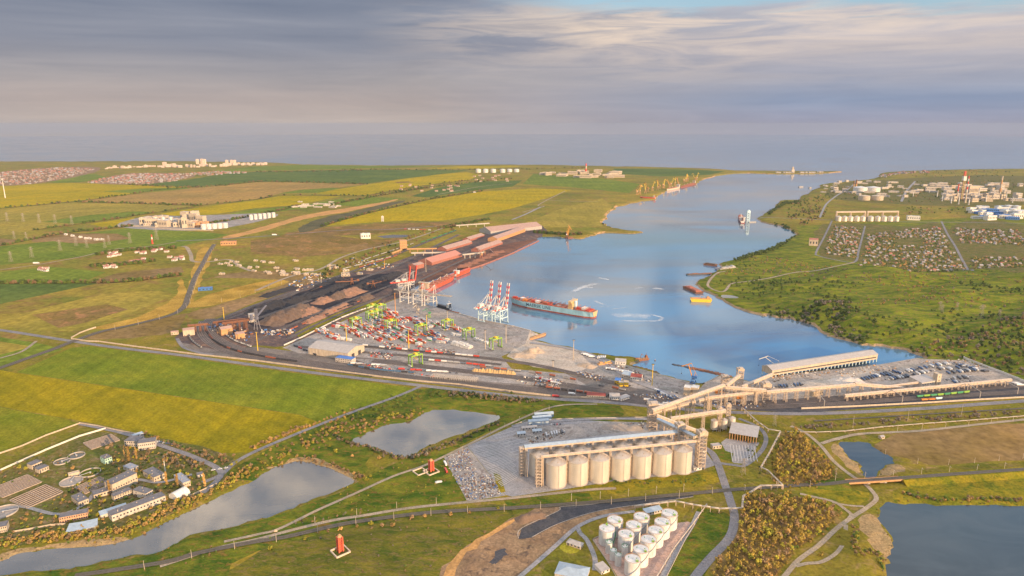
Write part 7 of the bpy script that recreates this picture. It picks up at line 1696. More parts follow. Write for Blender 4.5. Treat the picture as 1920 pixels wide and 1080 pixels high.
# ------------------------------------------------------------------ far shore, refinery, towns
def smallb(label, cat, group, items, wall, roof, name='industrial_building', gab=False):
    for (x, y, w_, d_, h_) in items:
        p = P3(x, y); m = MB()
        if gab: m.gablewall(-w_/2,w_/2,0,d_,-.5,h_,h_+d_*.2).gable(-w_/2,w_/2,0,d_,h_,h_+d_*.2,1)
        else:
            m.box(-w_/2,w_/2,0,d_,-.5,h_,0,1); m.box(-w_*.3,-w_*.1,d_*.3,d_*.6,h_+.003,h_+2.2,0,1); m.box(-w_/2-.2,w_/2+.2,-.2,0,h_-.6,h_+.6)
        k = max(2,int(w_/9))
        for i in range(k): x_ = -w_/2+w_*(i+.3)/k; m.box(x_,x_+w_/k*.4,-.26,-.02 if gab else -.21,h_*.35,h_*.7,2)
        o = m.obj(name, [wall,roof,glass], None, p, rz=0); o.rotation_euler = (0,0,R(random.uniform(-25,25))); tag(o,label,cat,group)
def ftank(px, d_, top, label, mat=tankw, group=None, name='storage_tank'):
    p = P3(*px); h = SZ(*px, top); r = d_/2; t = T(name,label,'storage tank',p,0,group)
    MB().cyl(0,0,-.5,h,r,n=28).cyl(0,0,h*.97,h*1.0,r+.5,n=28).obj('shell',mat,t); MB().cyl(0,0,h+.01,h+r*.16,r*.99,1,n=28).obj('roof',mat,t)
    m = MB()
    for i in range(10): a,b_ = .4+1.5*i/10,.4+1.5*(i+1)/10; m.beam(((r+.7)*math.cos(a-2.6),(r+.7)*math.sin(a-2.6),h*i/10+.3),((r+.7)*math.cos(b_-2.6),(r+.7)*math.sin(b_-2.6),h*(i+1)/10+.3),1.1,.4)
    m.obj('stairway',steel,t)
for (x,y,w_,tp),lb in [((1612.5,359.5,98,351),'left of two large white tanks by the far right shore'),((1637,359,96,351),'right of two large white tanks by the far right shore')]: ftank((x,y),w_,tp,lb)
for (x,y,w_,tp),lb in [((1620,375,72,367),'left of two cream tanks in the grass below the large white ones'),((1644.5,375,74,367),'right of two cream tanks in the grass below the large white ones')]: ftank((x,y),w_,tp,lb,cream)
for i,x in enumerate([897,910.5,925,942.5,955.5,968.5]): ftank((x,323.5 if i < 4 else 322.5),56,317.2,['first','second','third','fourth','fifth','sixth'][i]+' white tank from the left in the row on the far crest',tankw,'white tanks on the far crest')
for i in range(5): ftank((382+i*10.2,430-i*.7),25,420.5-i*.6,['first','second','third','fourth','fifth'][i]+' white tank from the left in front of the far grain works',tankw,'white tanks of the far grain works')
for i in range(6): ftank((471+i*8.4,412-i*.9),20,402.5-i*.8,['first','second','third','fourth','fifth','sixth'][i]+' white tank from the left in the row right of the far grain works',tankw,'row of white tanks in the fields')
for i,x in enumerate([1572,1583,1594,1606,1617,1632,1645,1657,1669,1680]):
    p = P3(x,414.5); t = T('grain_silo',['first','second','third','fourth','fifth','sixth','seventh','eighth','ninth','tenth'][i]+' steel silo from the left in the row beyond the village','silo',p,0,'silos beyond the village'); h = SZ(x,414.5,406.3); m = MB()
    for k in range(6): m.cyl(0,0,h*k/6-.3,h*(k+1)/6-.5,14,n=24).cyl(0,0,h*(k+1)/6-.5,h*(k+1)/6,14.3,n=24)
    m.obj('wall',galv,t); MB().cyl(0,0,h,h+6,14.6,1.5,n=24).obj('roof',galvr,t)
gallery('silo_gallery','left cream gallery over the row of silos beyond the village',P3(1566,413)+Vector((0,0,40)),P3(1621,412.5)+Vector((0,0,40)),9,6,'conveyor gallery',(.02,.5,.98),legw=2)
gallery('silo_gallery','right cream gallery over the row of silos beyond the village',P3(1624,412.5)+Vector((0,0,40)),P3(1683,412)+Vector((0,0,40)),9,6,'conveyor gallery',(.02,.5,.98),legw=2)
chimney(P3(1809.5,380),SZ(1809.5,380,330),5.5,'tall chimney with red and white bands beside the refinery tower',[cream,cream,cream,cream,white,redp,white,redp,white,redp],10)
chimney(P3(1874,367),SZ(1874,367,330),8,'thick ochre chimney at the right of the refinery',[cream,ochre,cream,ochre,cream],5)
chimney(P3(1605,352),SZ(1605,352,337),7,'short brown chimney left of the two large white tanks',[ochre,rust],2); chimney(P3(1600.5,352),SZ(1600.5,352,338.5),5,'thin brown chimney beside the short one on the far right shore',[ochre,rust],2)
chimney(P3(1098.5,326),SZ(1098.5,326,306.5),10,'lone pale chimney with red bands in the works on the far crest',[cream,redp,cream,redp],4); chimney(P3(1794,372),SZ(1794,372,345),5,'thin cream chimney left of the refinery tower',[cream,redp],2)
t = T('process_tower','green and orange refinery tower carrying a white box and red top','tower',P3(1802,376)); h = SZ(1802,376,321)
MB().lattice(-6.5,6.5,-6.5,6.5,-.5,h*.86,11,1.5).obj('frame',ochre,t); MB().cyl(0,0,0,h*.7,4.2,3.6,n=14).obj('column',M('column_green',(.22,.34,.12),.6),t); MB().box(-9,9,-9,9,h*.68,h*.83).obj('cabin',white,t); MB().lattice(-4.5,4.5,-4.5,4.5,h*.83,h,3,1.6).obj('top_frame',redp,t)
ri = random.Random(31)
smallb('grey white process building of the refinery on the far right shore','building','process buildings of the refinery',[(ri.uniform(1745,1915),ri.uniform(345,378),ri.uniform(30,80),ri.uniform(20,45),ri.uniform(10,30)) for _ in range(46)],pale,roofl)
smallb('ochre or cream hall of the refinery near the tall chimneys','building','cream halls of the refinery',[(ri.uniform(1780,1905),ri.uniform(350,382),ri.uniform(25,60),ri.uniform(20,40),ri.uniform(12,34)) for _ in range(26)],cream,roofg)
smallb('tall cream block standing between the refinery tower and thick chimney','building',None,[(1826,366,80,40,66)],cream,roofl)
smallb('low works building among the tanks on the far right shore','building','low works buildings on the far right shore',[(ri.uniform(1560,1740),ri.uniform(340,372),ri.uniform(25,70),ri.uniform(18,35),ri.uniform(7,16)) for _ in range(34)],pale,roofl)
smallb('white hall of the plant with blue roofs at the right edge','building','white halls of the blue roofed plant',[(1825+ri.uniform(0,95),394+ri.uniform(0,20),ri.uniform(30,70),ri.uniform(20,40),ri.uniform(12,30)) for _ in range(18)],white,roofb)
smallb('bright blue roofed hall of the plant at the right edge','building','blue roofed halls of the plant',[(1858,398,80,40,18),(1872,403,90,40,16),(1886,408,80,36,16),(1840,402,50,30,14),(1899,412,60,30,14),(1850,409,60,30,12)],bluep,bluer)
for i,(x,y) in enumerate([(1898,402),(1907,406),(1915,405),(1905,397),(1890,396)]): ftank((x,y),40,y-11,'white tank among the blue roofed halls at the right edge',tankw,'white tanks of the blue roofed plant')
smallb('white building with a mast beyond the village','building',None,[(1713,413,60,30,22)],white,roofl,'white_house'); smallb('lone cream house on the slope left of the village','house',None,[(1525,461,34,24,26)],cream,shedr,'house',True)
smallb('grey hut on the shore by the far right tanks','hut','huts along the far right shore',[(ri.uniform(1500,1600),ri.uniform(348,366),ri.uniform(20,50),15,8) for _ in range(16)],greyc,roofl)
smallb('pale works building round the lone chimney on the far crest','building','works round the lone chimney',[(ri.uniform(1015,1165),ri.uniform(323,334),ri.uniform(40,120),ri.uniform(20,40),ri.uniform(10,32)) for _ in range(34)],cream,roofl)
smallb('building of the far grain works in the fields','building','buildings of the far grain works',[(ri.uniform(270,345),ri.uniform(413,426),ri.uniform(25,60),ri.uniform(15,35),ri.uniform(10,34)) for _ in range(26)]+[(ri.uniform(340,375),ri.uniform(414,428),ri.uniform(25,50),ri.uniform(15,35),ri.uniform(20,55)) for _ in range(14)],cream,roofl)
for i in range(7): ftank((285+i*7.2,421-(i%2)*4),24,421-(i%2)*4-10,'steel silo among the buildings of the far grain works',galv,'silos of the far grain works','grain_silo')
for i in range(6): ftank((361+i*5.4,426-(i%2)*2),24,426-(i%2)*2-9,'brown silo right of the far grain works',ochre,'brown silos of the far grain works','grain_silo')
wall_line('works_wall','pale wall in front of the far grain works',[(217,424),(260,424.5),(320,430),(400,433)],4,1.5,cream,'wall',step=60)
smallb('yard building at the farm in the yellow fields','building','yard buildings in the yellow fields',[(ri.uniform(555,635),ri.uniform(378,390),ri.uniform(25,60),15,7) for _ in range(18)],pale,roofl,'farm_building')
smallb('roadside building near the junction above the coal yard','building','roadside buildings above the coal yard',[(ri.uniform(400,560),ri.uniform(488,515),ri.uniform(9,22),9,5) for _ in range(24)]+[(ri.uniform(520,700),ri.uniform(500,520),ri.uniform(12,30),10,6) for _ in range(20)],cream,roofl)
smallb('blue roofed filling station building by the junction','building',None,[(385,545,40,16,8)],bluep,bluer); smallb('square white works building beside the oblong reservoir','building',None,[(686,448,42,24,24)],white,roofl)
smallb('house of the hamlet in the green fields above the main road','house','houses of the hamlet in the fields',[(ri.gauss(x,8),ri.gauss(y,2),16,11,6) for x,y,n in [(215,478,8),(200,500,12),(262,490,6),(330,486,8),(300,470,5),(262,477,4),(75,507,5)] for _ in range(n)],white,shedr,'house',True)
smallb('small white box in the row on the brown field','hut','white boxes in a row on the brown field',[(x,y,14,8,7) for x,y in [(122,441),(135,443.5),(151,446),(161,448.5),(167,448.5),(178,450.5),(184,450.5),(191,450.5)]],white,white,'white_box')
smallb('ochre roadside hall by the railway cutting','building',None,[(428,460,60,24,16)],ochre,shedr)
smallb('house among the trees along the far crest road','house','houses by the far crest road',[(ri.uniform(740,860),ri.uniform(347,360),22,14,8) for _ in range(20)]+[(ri.uniform(880,960),ri.uniform(326,342),24,16,9) for _ in range(14)],cream,shedr,'house',True)
smallb('building on the low far spit beside the white lighthouse block','building','buildings on the far spit',[(ri.uniform(1445,1540),324.5,50,25,12) for _ in range(12)],greyc,roofl)
t = T('port_tower','white twin tower block on the far spit at the inlet mouth','tower',P3(1486,324)); MB().box(-15,15,-12,12,-1,34).obj('base_block',pale,t); MB().box(-8,8,-8,8,34,58).obj('tower_block',cream,t); MB().beam((0,0,58),(0,0,70),2).obj('mast',white,t)
ap = random.Random(8); apts = []
for i in range(18): apts.append((200+i*7.5+ap.uniform(-3,3),316.5-i*.33+ap.uniform(-.8,.8),ap.uniform(18,55),20,ap.choice((9,15,15,27))))
for i in range(20): apts.append((300+i*6.6+ap.uniform(-3,3),313.8-i*.1+ap.uniform(-1,1.2),ap.uniform(18,60),22,ap.choice((15,27,27,34))))
for i in range(14): apts.append((423+i*5.8+ap.uniform(-2,2),309.8-.05*i+ap.uniform(-.3,.8),ap.uniform(18,50),22,ap.choice((15,27,27,30))))
apts += [(370,307.8,30,26,62),(378,307.8,30,26,66),(383,307.6,28,26,60),(425,308.6,30,26,56),(434,308.4,30,26,56),(440,308.2,28,26,54),(308,312,40,26,50)]
for (x,y,w_,d_,h_) in apts:
    p = P3(x,y); m = MB().box(-w_/2,w_/2,0,d_,-1,h_,0,1); n = max(3,int(h_/6))
    for k in range(n): m.box(-w_/2*.94,w_/2*.94,-.3,-.02,h_*(k+.3)/n,h_*(k+.62)/n,2)
    m.box(-w_*.1,w_*.1,d_*.3,d_*.7,h_+.003,h_+3); tag(m.obj('apartment_block',[M('apartment_cream',(.70,.56,.46),.8,0,.15,.05,objvar=.12),roofl,M('apartment_windows',(.34,.27,.24),.5)],None,p),'cream apartment block of the far coastal town','apartment block','apartment blocks of the far town').rotation_euler = (0,0,R(ap.uniform(-8,8)))
for i,(x,y,tp,r_) in enumerate([(1757,369,357,3.5),(1766,377,362,4),(1783,381,368,4),(1797,383,362,3.5),(1816,384,371,4),(1834,372,352,4),(1848,378,366,4),(1863,371,358,3.5),(1886,374,360,4),(1898,380,369,3.5),(1742,362,352,3),(1712,368,356,3)]):
    chimney(P3(x,y),SZ(x,y,tp),r_,'slender process column rising among the refinery buildings',[steel,white],3,'process_column','process columns of the refinery')
# wind turbine and masts
tx = (10,371); h = SZ(*tx,336); t = T('wind_turbine','white wind turbine at the left edge of the yellow field','wind turbine',P3(*tx),R(-30)); MB().cyl(0,0,-1,h,3.4,2.0,n=12).obj('tower',white,t); MB().box(-2.4,2.4,-6,6,h-1,h+3.6).obj('nacelle',white,t)
for k in range(3):
    a = R(100+120*k); u = Vector((math.cos(a),0,math.sin(a))); c_ = Vector((0,-7,h+1.3)); m = MB(); n_ = Vector((-u.z,0,u.x)); bl = h*.48
    m.add([c_-n_*1.2,c_+n_*1.2,c_+u*bl*.25+n_*3,c_+u*bl*.25-n_*1.2,c_+u*bl+n_*.4,c_+u*bl-n_*.3]+[q+Vector((0,-.9,0)) for q in [c_-n_*1.2,c_+n_*1.2,c_+u*bl*.25+n_*3,c_+u*bl*.25-n_*1.2,c_+u*bl+n_*.4,c_+u*bl-n_*.3]],[(0,1,2,3),(3,2,4,5),(9,8,7,6),(11,10,8,9),(0,3,9,6),(3,5,11,9),(1,7,8,2),(2,8,10,4),(5,4,10,11),(0,6,7,1)]); m.obj('blade',white,t)
chimney(P3(286,457),SZ(286,457,440),3.5,'red and white radio mast in the green fields',[redp,redp,white,redp],4,'radio_mast')
b = c2(950,702); ltower('marker_tower','small white and red tower in front of the big yellow field',P3(*b),9,22,3,'tower',white,cab=6,leg=1.6)

# ------------------------------------------------------------------ vegetation
def leafm(name, a, b_):
    m = bpy.data.materials.new(name); t = nt(m); g = N(t,'ShaderNodeNewGeometry'); o = N(t,'ShaderNodeObjectInfo'); n1 = noise(t,g.outputs['Position'],.45,3,.6)
    c = mix(t, ramp(t,n1,[(.3,(0,0,0)),(.7,(1,1,1))]), a, b_); c = mix(t,1.0,c,ramp(t,o.outputs['Random'],[(0,(.62,.64,.62)),(1,(1.38,1.34,1.3))]),'MULTIPLY')
    b = bsdf(t,c,.8,0,.15); MATS[name] = m; return m
LV = {'gold':leafm('leaf_gold',(.34,.22,.045),(.25,.20,.04)),'yellowgreen':leafm('leaf_yellow_green',(.28,.27,.03),(.34,.29,.04)),'green':leafm('leaf_green',(.10,.17,.03),(.15,.19,.035)),'dark':leafm('leaf_dark',(.06,.095,.025),(.095,.12,.03)),
      'brown':leafm('twig_brown',(.27,.17,.09),(.21,.15,.08)),'orange':leafm('twig_orange',(.40,.24,.08),(.33,.22,.08)),'grey':leafm('twig_grey',(.24,.20,.16),(.17,.14,.10)),'white':leafm('blossom',(.55,.50,.44),(.42,.38,.30))}
bark = M('bark',(.16,.115,.08),.95,0,.2,1.5)
def crown_mesh(name, mat, seed, n, rx, rz, zc, leaf, clumps=9, shape='round', trunk=True):
    rr_ = random.Random(seed); m = MB()
    cl = []
    for i in range(clumps):
        a = rr_.uniform(0,6.28); e = rr_.uniform(-1,1); q = rr_.uniform(.35,.8)
        if shape == 'poplar': cl.append((rr_.uniform(-.25,.25)*rx, rr_.uniform(-.25,.25)*rx, zc+rz*(-1+2*(i+.5)/clumps), rx*(.75 if i < clumps*.75 else .5)))
        else: cl.append((rx*q*math.cos(a)*math.sqrt(1-e*e*.8), rx*q*math.sin(a)*math.sqrt(1-e*e*.8), zc+rz*.7*e, rx*rr_.uniform(.32,.55)))
    for i in range(n):
        c = cl[i%clumps]; d = Vector((rr_.gauss(0,1),rr_.gauss(0,1),rr_.gauss(0,1))).normalized(); q = c[3]*rr_.uniform(.55,1.05); p = Vector(c[:3])+d*q
        nrm = (d+Vector((rr_.uniform(-.7,.7),rr_.uniform(-.7,.7),rr_.uniform(-.3,.9)))).normalized(); u = nrm.cross(Vector((0,0,1)));
        u = (u.normalized() if u.length > .01 else Vector((1,0,0))); v = nrm.cross(u); s_ = leaf*rr_.uniform(.6,1.3)
        m.add([p-u*s_-v*s_*.3, p-v*s_, p+u*s_+v*s_*.2, p+v*s_], [(0,1,2,3)])
    if trunk:
        m.cyl(0,0,-.5,zc*.8,.28*rx/2.8+.06,.12,n=6,mi=1)
        for i in range(min(5,clumps)): m.tube((0,0,zc*.45),cl[i][:3],.09,4,1)
    return m.mesh(name, [mat,bark])
TREE = {}
for k_ in LV:
    TREE[k_] = [crown_mesh('tree',LV[k_],100+i+hash(k_)%1 ,150,2.9,3.2,5.6,.62) for i in range(4)]
BUSH = {k_:[crown_mesh('bush',LV[k_],200+i,80,2.4,1.6,1.6,.6,7,trunk=False) for i in range(3)] for k_ in LV}
PROT = 0
rt = random.Random(77)
def plant(name, me, p, s_, label, cat, group, zs=1.0):
    o = bpy.data.objects.new(name, me); COL.objects.link(o); o.location = p; o.scale = (s_,s_,s_*zs); o.rotation_euler = (0,0,rt.uniform(0,6.28)); return tag(o,label,cat,group)
def G3(x, y): return Vector((x,y,max(0,float(height(np.array([x]),np.array([y]))[0]))))
NOGO = [(np.array(line_px(px,10,4)), wd/2+2.5) for nm,mt,wd,px in ROADS]
def scatter(poly_px, spacing, seed, jitter=.45, avoid=True):
    rr_ = random.Random(seed); xy = [PZ(*p) for p in poly_px]; a = np.array(xy); out = []
    x = a[:,0].min(); 
    while x < a[:,0].max():
        y = a[:,1].min()
        while y < a[:,1].max():
            out.append((x+rr_.uniform(-jitter,jitter)*spacing, y+rr_.uniform(-jitter,jitter)*spacing)); y += spacing
        x += spacing
    P_ = np.array(out); k = inside(xy,P_[:,0],P_[:,1]); P_ = P_[k]
    if len(P_):
        ok = inside(LAND,P_[:,0],P_[:,1])
        for q in PONDXY.values(): ok &= ~inside(q,P_[:,0],P_[:,1])
        if avoid:
            for c,w_ in NOGO: 
                lo, hi = c.min(0)-w_, c.max(0)+w_
                mm = ok & (P_[:,0]>lo[0])&(P_[:,0]<hi[0])&(P_[:,1]>lo[1])&(P_[:,1]<hi[1])
                if mm.any(): ok[mm] &= segdist(c,P_[mm,0],P_[mm,1],False) > w_
        P_ = P_[ok]
    l = [tuple(q) for q in P_]; rr_.shuffle(l); return l
def along(px, w_px, n, seed):
    rr_ = random.Random(seed); s_ = smooth(px,6,False); out = []
    cum = [0]
    for a,b in zip(s_,s_[1:]): cum.append(cum[-1]+math.hypot(b[0]-a[0],b[1]-a[1]))
    for i in range(n):
        d = rr_.uniform(0,cum[-1]); x = float(np.interp(d,cum,[q[0] for q in s_])); y = float(np.interp(d,cum,[q[1] for q in s_])); out.append(PZ(x+rr_.gauss(0,w_px*.5),y+rr_.gauss(0,w_px*.5)))
    P_ = np.array(out); ok = inside(LAND,P_[:,0],P_[:,1])
    for q in PONDXY.values(): ok &= ~inside(q,P_[:,0],P_[:,1])
    for c,w_ in NOGO: ok &= segdist(c,P_[:,0],P_[:,1],False) > w_
    return [tuple(q) for q in P_[ok]]
STUFF = {}
def stuff_add(key, mesh_list, pts_, smin, smax, seed, zs=1.0):
    """collect uncountable growth into one object per kind"""
    rr_ = random.Random(seed); a = np.array(pts_); zz = height(a[:,0],a[:,1]).clip(0) if len(a) else []
    for (x,y),z in zip(pts_,zz): STUFF.setdefault(key,[]).append((rr_.choice(mesh_list),x,y,float(z),rr_.uniform(smin,smax),rr_.uniform(0,6.28),zs))
def stuff_build(key, name, label, cat):
    vs, fs, mi, mats, o0 = [], [], [], [], 0; cache = {}
    for me,x,y,z,s_,a,zs in STUFF.get(key,[]):
        if me.name not in cache:
            v = np.empty(len(me.vertices)*3); me.vertices.foreach_get('co',v); v = v.reshape(-1,3); f = [tuple(p.vertices) for p in me.polygons]; ms = []
            for q in me.materials:
                if q not in mats: mats.append(q)
                ms.append(mats.index(q))
            cache[me.name] = (v,f,[ms[p.material_index] for p in me.polygons])
        v,f,m_ = cache[me.name]; c_,s__ = math.cos(a),math.sin(a)
        w_ = np.column_stack([(v[:,0]*c_-v[:,1]*s__)*s_+x,(v[:,0]*s__+v[:,1]*c_)*s_+y,v[:,2]*s_*zs+z]); vs.append(w_); fs += [tuple(i+o0 for i in q) for q in f]; mi += m_; o0 += len(v)
    me = bpy.data.meshes.new(name); me.from_pydata(np.vstack(vs).tolist(),[],fs)
    for q in mats: me.materials.append(q)
    me.polygons.foreach_set('material_index',mi); o = bpy.data.objects.new(name,me); COL.objects.link(o); return tag(o,label,cat,None,'stuff')
# the two woods on the right
W1 = [(1474,814),(1494,811),(1520,831),(1540,854),(1562,877),(1560,893),(1526,906),(1460,905),(1449,882),(1457,847)]
W2 = [(1398,936),(1440,931),(1500,936),(1545,946),(1572,962),(1555,985),(1528,1008),(1488,1032),(1452,1085),(1400,1120),(1325,1120),(1345,1055),(1372,1005)]
for W_,mt in ((W1,'woodland_floor'),(W2,'woodland_floor')): patch(mt, MATS.get('woodland_floor') or G('woodland_floor',[(.16,.13,.04),(.24,.16,.06)],14,2), W_, .3)
KW = ['gold','gold','gold','orange','yellowgreen','brown','gold']
for W_,sp,seed,cap,lb,gr in ((W2,6.6,1,150,'golden brown tree of the dense wood beside the big lake road','trees of the lower wood'),(W1,7.0,2,75,'golden brown tree of the triangular wood beside the small pond','trees of the triangular wood')):
    pts_ = scatter(W_,sp,seed); pts_.sort(key=lambda q:q[1])
    ids = set(rt.sample(range(len(pts_)),min(cap,len(pts_))))
    for i,(x,y) in enumerate(pts_):
        k_ = rt.choice(KW); 
        if i in ids: plant('tree',rt.choice(TREE[k_]),G3(x,y),rt.uniform(.65,1.4),lb,'tree',gr,1.05)
        else: stuff_add('wood',TREE[k_],[(x,y)],.6,1.3,i)
stuff_build('wood','woodland','packed younger trees filling the two golden brown woods','woodland')
# sewage works trees
for (x,y,tp) in [(820,310,225),(845,335,232),(892,318,240),(718,545,455),(1090,488,398),(1162,502,412),(1338,500,408),(783,432,372)]:
    b = l0(x,y); h = SZ(*b,l0(x,tp)[1]); t = T('poplar_tree','slim golden poplar standing in the compound by the river','tree',G3(*P3(*b).xy),0,'golden poplars of the compound')
    cm_ = crown_mesh('crown',LV['orange'],int(x),260,h*.085,h*.46,h*.54,h*.05,9,'poplar',False); put(cm_,'crown',t,(0,0,0)); MB().cyl(0,0,-.4,h*.6,.4,.15,n=7).obj('trunk',bark,t)
for (x,y),k_,s_ in [((775,345),'yellowgreen',1.2),((968,345),'yellowgreen',.8),((980,455),'yellowgreen',1.2),((895,410),'orange',1),((932,408),'orange',1),((1176,412),'yellowgreen',.9),((1228,430),'yellowgreen',1),((1270,445),'green',.9),((1512,366),'yellowgreen',.9),((1545,352),'yellowgreen',.9),((490,662),'yellowgreen',.8),((526,655),'yellowgreen',.7),((1012,462),'orange',1.1),((970,305),'brown',1.4),((945,325),'brown',1.2),((730,245),'brown',1.3),((700,262),'brown',1.2),((478,390),'orange',1),((660,612),'brown',1.1),((170,395),'yellowgreen',1),((130,385),'yellowgreen',1),((785,415),'orange',.9),((1440,310),'brown',1.2),((1470,305),'brown',1.1),((1530,305),'brown',1),((1400,425),'green',.9)]:
    col = {'yellowgreen':'yellow green','orange':'orange brown','brown':'bare brown','green':'green'}[k_]
    plant('tree',rt.choice(TREE[k_]),P3(*l0(x,y)),s_,f'{col} round tree among the buildings of the sewage works','tree',f'{col} trees of the sewage works',.85)
for (x,y) in scatter([l0(1040,330),l0(1120,270),l0(1350,270),l0(1390,330),l0(1330,380),l0(1150,380)],7.5,5)[:40]: plant('tree',rt.choice(TREE[rt.choice(['brown','brown','orange','grey'])]),G3(x,y),rt.uniform(.7,1.1),'bare reddish brown tree in the orchard of the sewage works','tree','bare trees of the orchard',.8)
bush_n = 0
def bushes(pts_, kinds, smin, smax, label, group, cap):
    global bush_n
    for i,(x,y) in enumerate(pts_):
        k_ = rt.choice(kinds)
        if i < cap and bush_n < 292: plant('bush',rt.choice(BUSH[k_]),G3(x,y),rt.uniform(smin,smax),label,'bush',group); bush_n += 1
        else: stuff_add('scrub',BUSH[k_],[(x,y)],smin,smax,i)
bushes(along([l0(0,880),l0(150,850),l0(300,830),l0(600,800),l0(730,790),l0(950,715),l0(1150,620),l0(1300,560),l0(1420,500),l0(1560,420),l0(1650,370)],9,240,1),['yellowgreen','orange','yellowgreen','brown','gold','orange'],.9,1.7,'yellow to orange bush on the river bank below the compound','bushes on the river bank',90)
bushes(along([l1(-20,240),l1(120,190),l1(250,130),l1(400,90),l1(520,50),l1(640,5)],5,130,2),['orange','brown','orange'],.8,1.4,'orange brown bush in the hedge along the field road','bushes of the field road hedge',55)
bushes(along([l1(300,230),l1(400,180),l1(520,100),l1(640,130),l1(750,110),l1(850,40),l1(1000,40),l1(1100,5)],9,110,3),['brown','orange','yellowgreen','brown'],.8,1.5,'brown or orange bush on the meadow above the middle pond','bushes above the middle pond',50)
bushes(along([l1(500,160),l1(620,215),l1(720,240),l1(830,270),l1(930,310),l1(1080,290),l1(1180,240)],5,90,4),['grey','brown','dark','grey'],.8,1.4,'grey brown bush along the south shore of the middle pond','bushes at the middle pond',35)
bushes(along([l1(170,350),l1(300,320),l1(400,325),l1(520,370),l1(640,410),l1(700,440)],5,50,5),['brown','orange','brown'],.7,1.2,'reddish bush at the reeds of the river head','bushes at the river head',20)
bushes([tuple(P3(*l1(x,y)).xy) for x,y in [(628,300),(480,235),(310,225),(385,300),(750,430),(715,455),(520,270),(805,315),(910,310),(1390,670),(1015,705),(1100,695),(825,755),(895,755),(320,840),(95,905),(550,780),(470,790),(660,760),(750,745),(1270,680),(1580,640)]],['orange','brown','yellowgreen'],.9,1.6,'lone round bush in the meadow by the railway or ponds','lone bushes of the meadow',30)
bushes(along([(1500,803),(1560,798),(1620,795),(1680,788),(1750,785),(1820,780),(1915,775)],4,110,6),['grey','brown','grey'],.9,1.5,'grey brown bush in the row below the main road on the right','bushes below the main road',40)
bushes(along([(1690,925),(1730,932),(1780,938),(1850,935),(1915,940)],4,90,7),['brown','orange','green'],.7,1.3,'brown bush on the grassy bank above the big lake','bushes above the big lake',25)
bushes(along([(1590,985),(1605,995),(1600,1015),(1610,1040),(1640,1040),(1655,1060)],8,90,8),['orange','green','yellowgreen','brown'],.6,1.2,'small bush on the slope left of the big lake','bushes left of the big lake',20)
bushes(scatter([l2(-340,560),l2(-100,450),l2(-60,480),l2(-300,600)],16,9),['brown'],.7,1,'small bush on the meadow','small meadow bushes',8)
for k_,q in PONDXY.items():
    if k_ in ('puddle','reservoir'): continue
    q_ = np.array(densify(q,3.2)); o_ = offset(q_, rt.choice((1,))*1.0); rr_ = random.Random(len(q)); pp_ = []
    for a_ in (-4.5,-2.2,2.2,4.5):
        for x,y in offset(q_, a_):
            if rr_.random() < .33 and math.hypot(x,y) < 2200: pp_.append((x+rr_.uniform(-1,1),y+rr_.uniform(-1,1)))
    pa_ = np.array(pp_); ok_ = ~inside(q,pa_[:,0],pa_[:,1]); stuff_add('reed',BUSH['brown']+BUSH['orange']+BUSH['grey']+BUSH['green'],[tuple(v) for v in pa_[ok_]],.18,.55,60)
stuff_build('reed','reeds','fringe of brown reeds and low growth round the ponds','reeds')
for W_ in (W1,W2): stuff_add('scrub',BUSH['gold']+BUSH['green']+BUSH['orange']+TREE['gold'][:2],along(W_+W_[:1],7,120,61),.5,1.0,61)
stuff_add('scrub',BUSH['green']+BUSH['brown']+BUSH['grey']+BUSH['dark'],scatter([(440,1075),(600,1000),(860,950),(940,975),(830,1075),(560,1120)],19,62)[:120],.25,.7,62)
stuff_add('scrub',BUSH['green']+BUSH['brown']+BUSH['yellowgreen'],scatter([(690,880),(840,850),(870,925),(640,975),(560,985)],15,63)[:90],.25,.8,63)
stuff_add('scrub',BUSH['green']+BUSH['dark']+BUSH['orange'],scatter([(1400,870),(1440,905),(1440,830),(1410,790),(1395,830)],12,64)[:60],.3,.9,64)
stuff_add('scrub',BUSH['brown']+BUSH['orange']+BUSH['green']+TREE['brown'][:1],along([(258,812),(300,826),(350,846),(400,862),(430,862)],6,110,66),.6,1.3,66)
stuff_add('scrub',BUSH['green']+BUSH['yellowgreen']+BUSH['orange']+BUSH['gold'],along([(0,1020),(60,1012),(150,1008),(240,1000),(320,965),(400,925),(470,885),(540,850)],12,260,67),.5,1.2,67)
stuff_add('scrub',BUSH['dark']+BUSH['grey']+BUSH['brown'],along([(690,842),(740,856),(790,850),(850,830),(900,808),(935,792)],5,150,68),.6,1.2,68)
# thickets
stuff_add('scrub',BUSH['green']+BUSH['yellowgreen']+BUSH['brown']+BUSH['orange'],scatter([l0(60,720),l0(400,560),l0(640,380),l0(760,230),l0(1000,260),l0(1420,360),l0(1300,520),l0(1100,600),l0(660,760),l0(420,800),l0(80,800)],9.5,51)[:380],.5,1.35,51)
stuff_add('scrub',BUSH['green']+BUSH['yellowgreen']+BUSH['brown'],scatter([l0(-60,420),l0(300,300),l0(480,260),l0(430,430),l0(200,470),l0(0,470)],15,52)[:50],.5,1.0,52)
stuff_add('scrub',BUSH['dark']+BUSH['grey']+BUSH['brown'],along([(840,738),(900,742),(960,748),(1010,752)],7,230,11),.9,1.7,11)
stuff_add('scrub',BUSH['dark']+BUSH['green'],along([(640,790),(720,765),(780,742),(830,745)],14,90,12),.7,1.4,12)
stuff_add('scrub',BUSH['orange']+BUSH['brown']+BUSH['yellowgreen'],scatter([(455,865),(500,845),(560,815),(640,780),(700,775),(640,830),(600,850),(540,860)],17,13)[:110],.7,1.5,13)
stuff_add('scrub',BUSH['green']+BUSH['grey']+BUSH['brown'],along([(300,1062),(420,1025),(560,985),(700,955)],9,80,14),.4,.9,14)
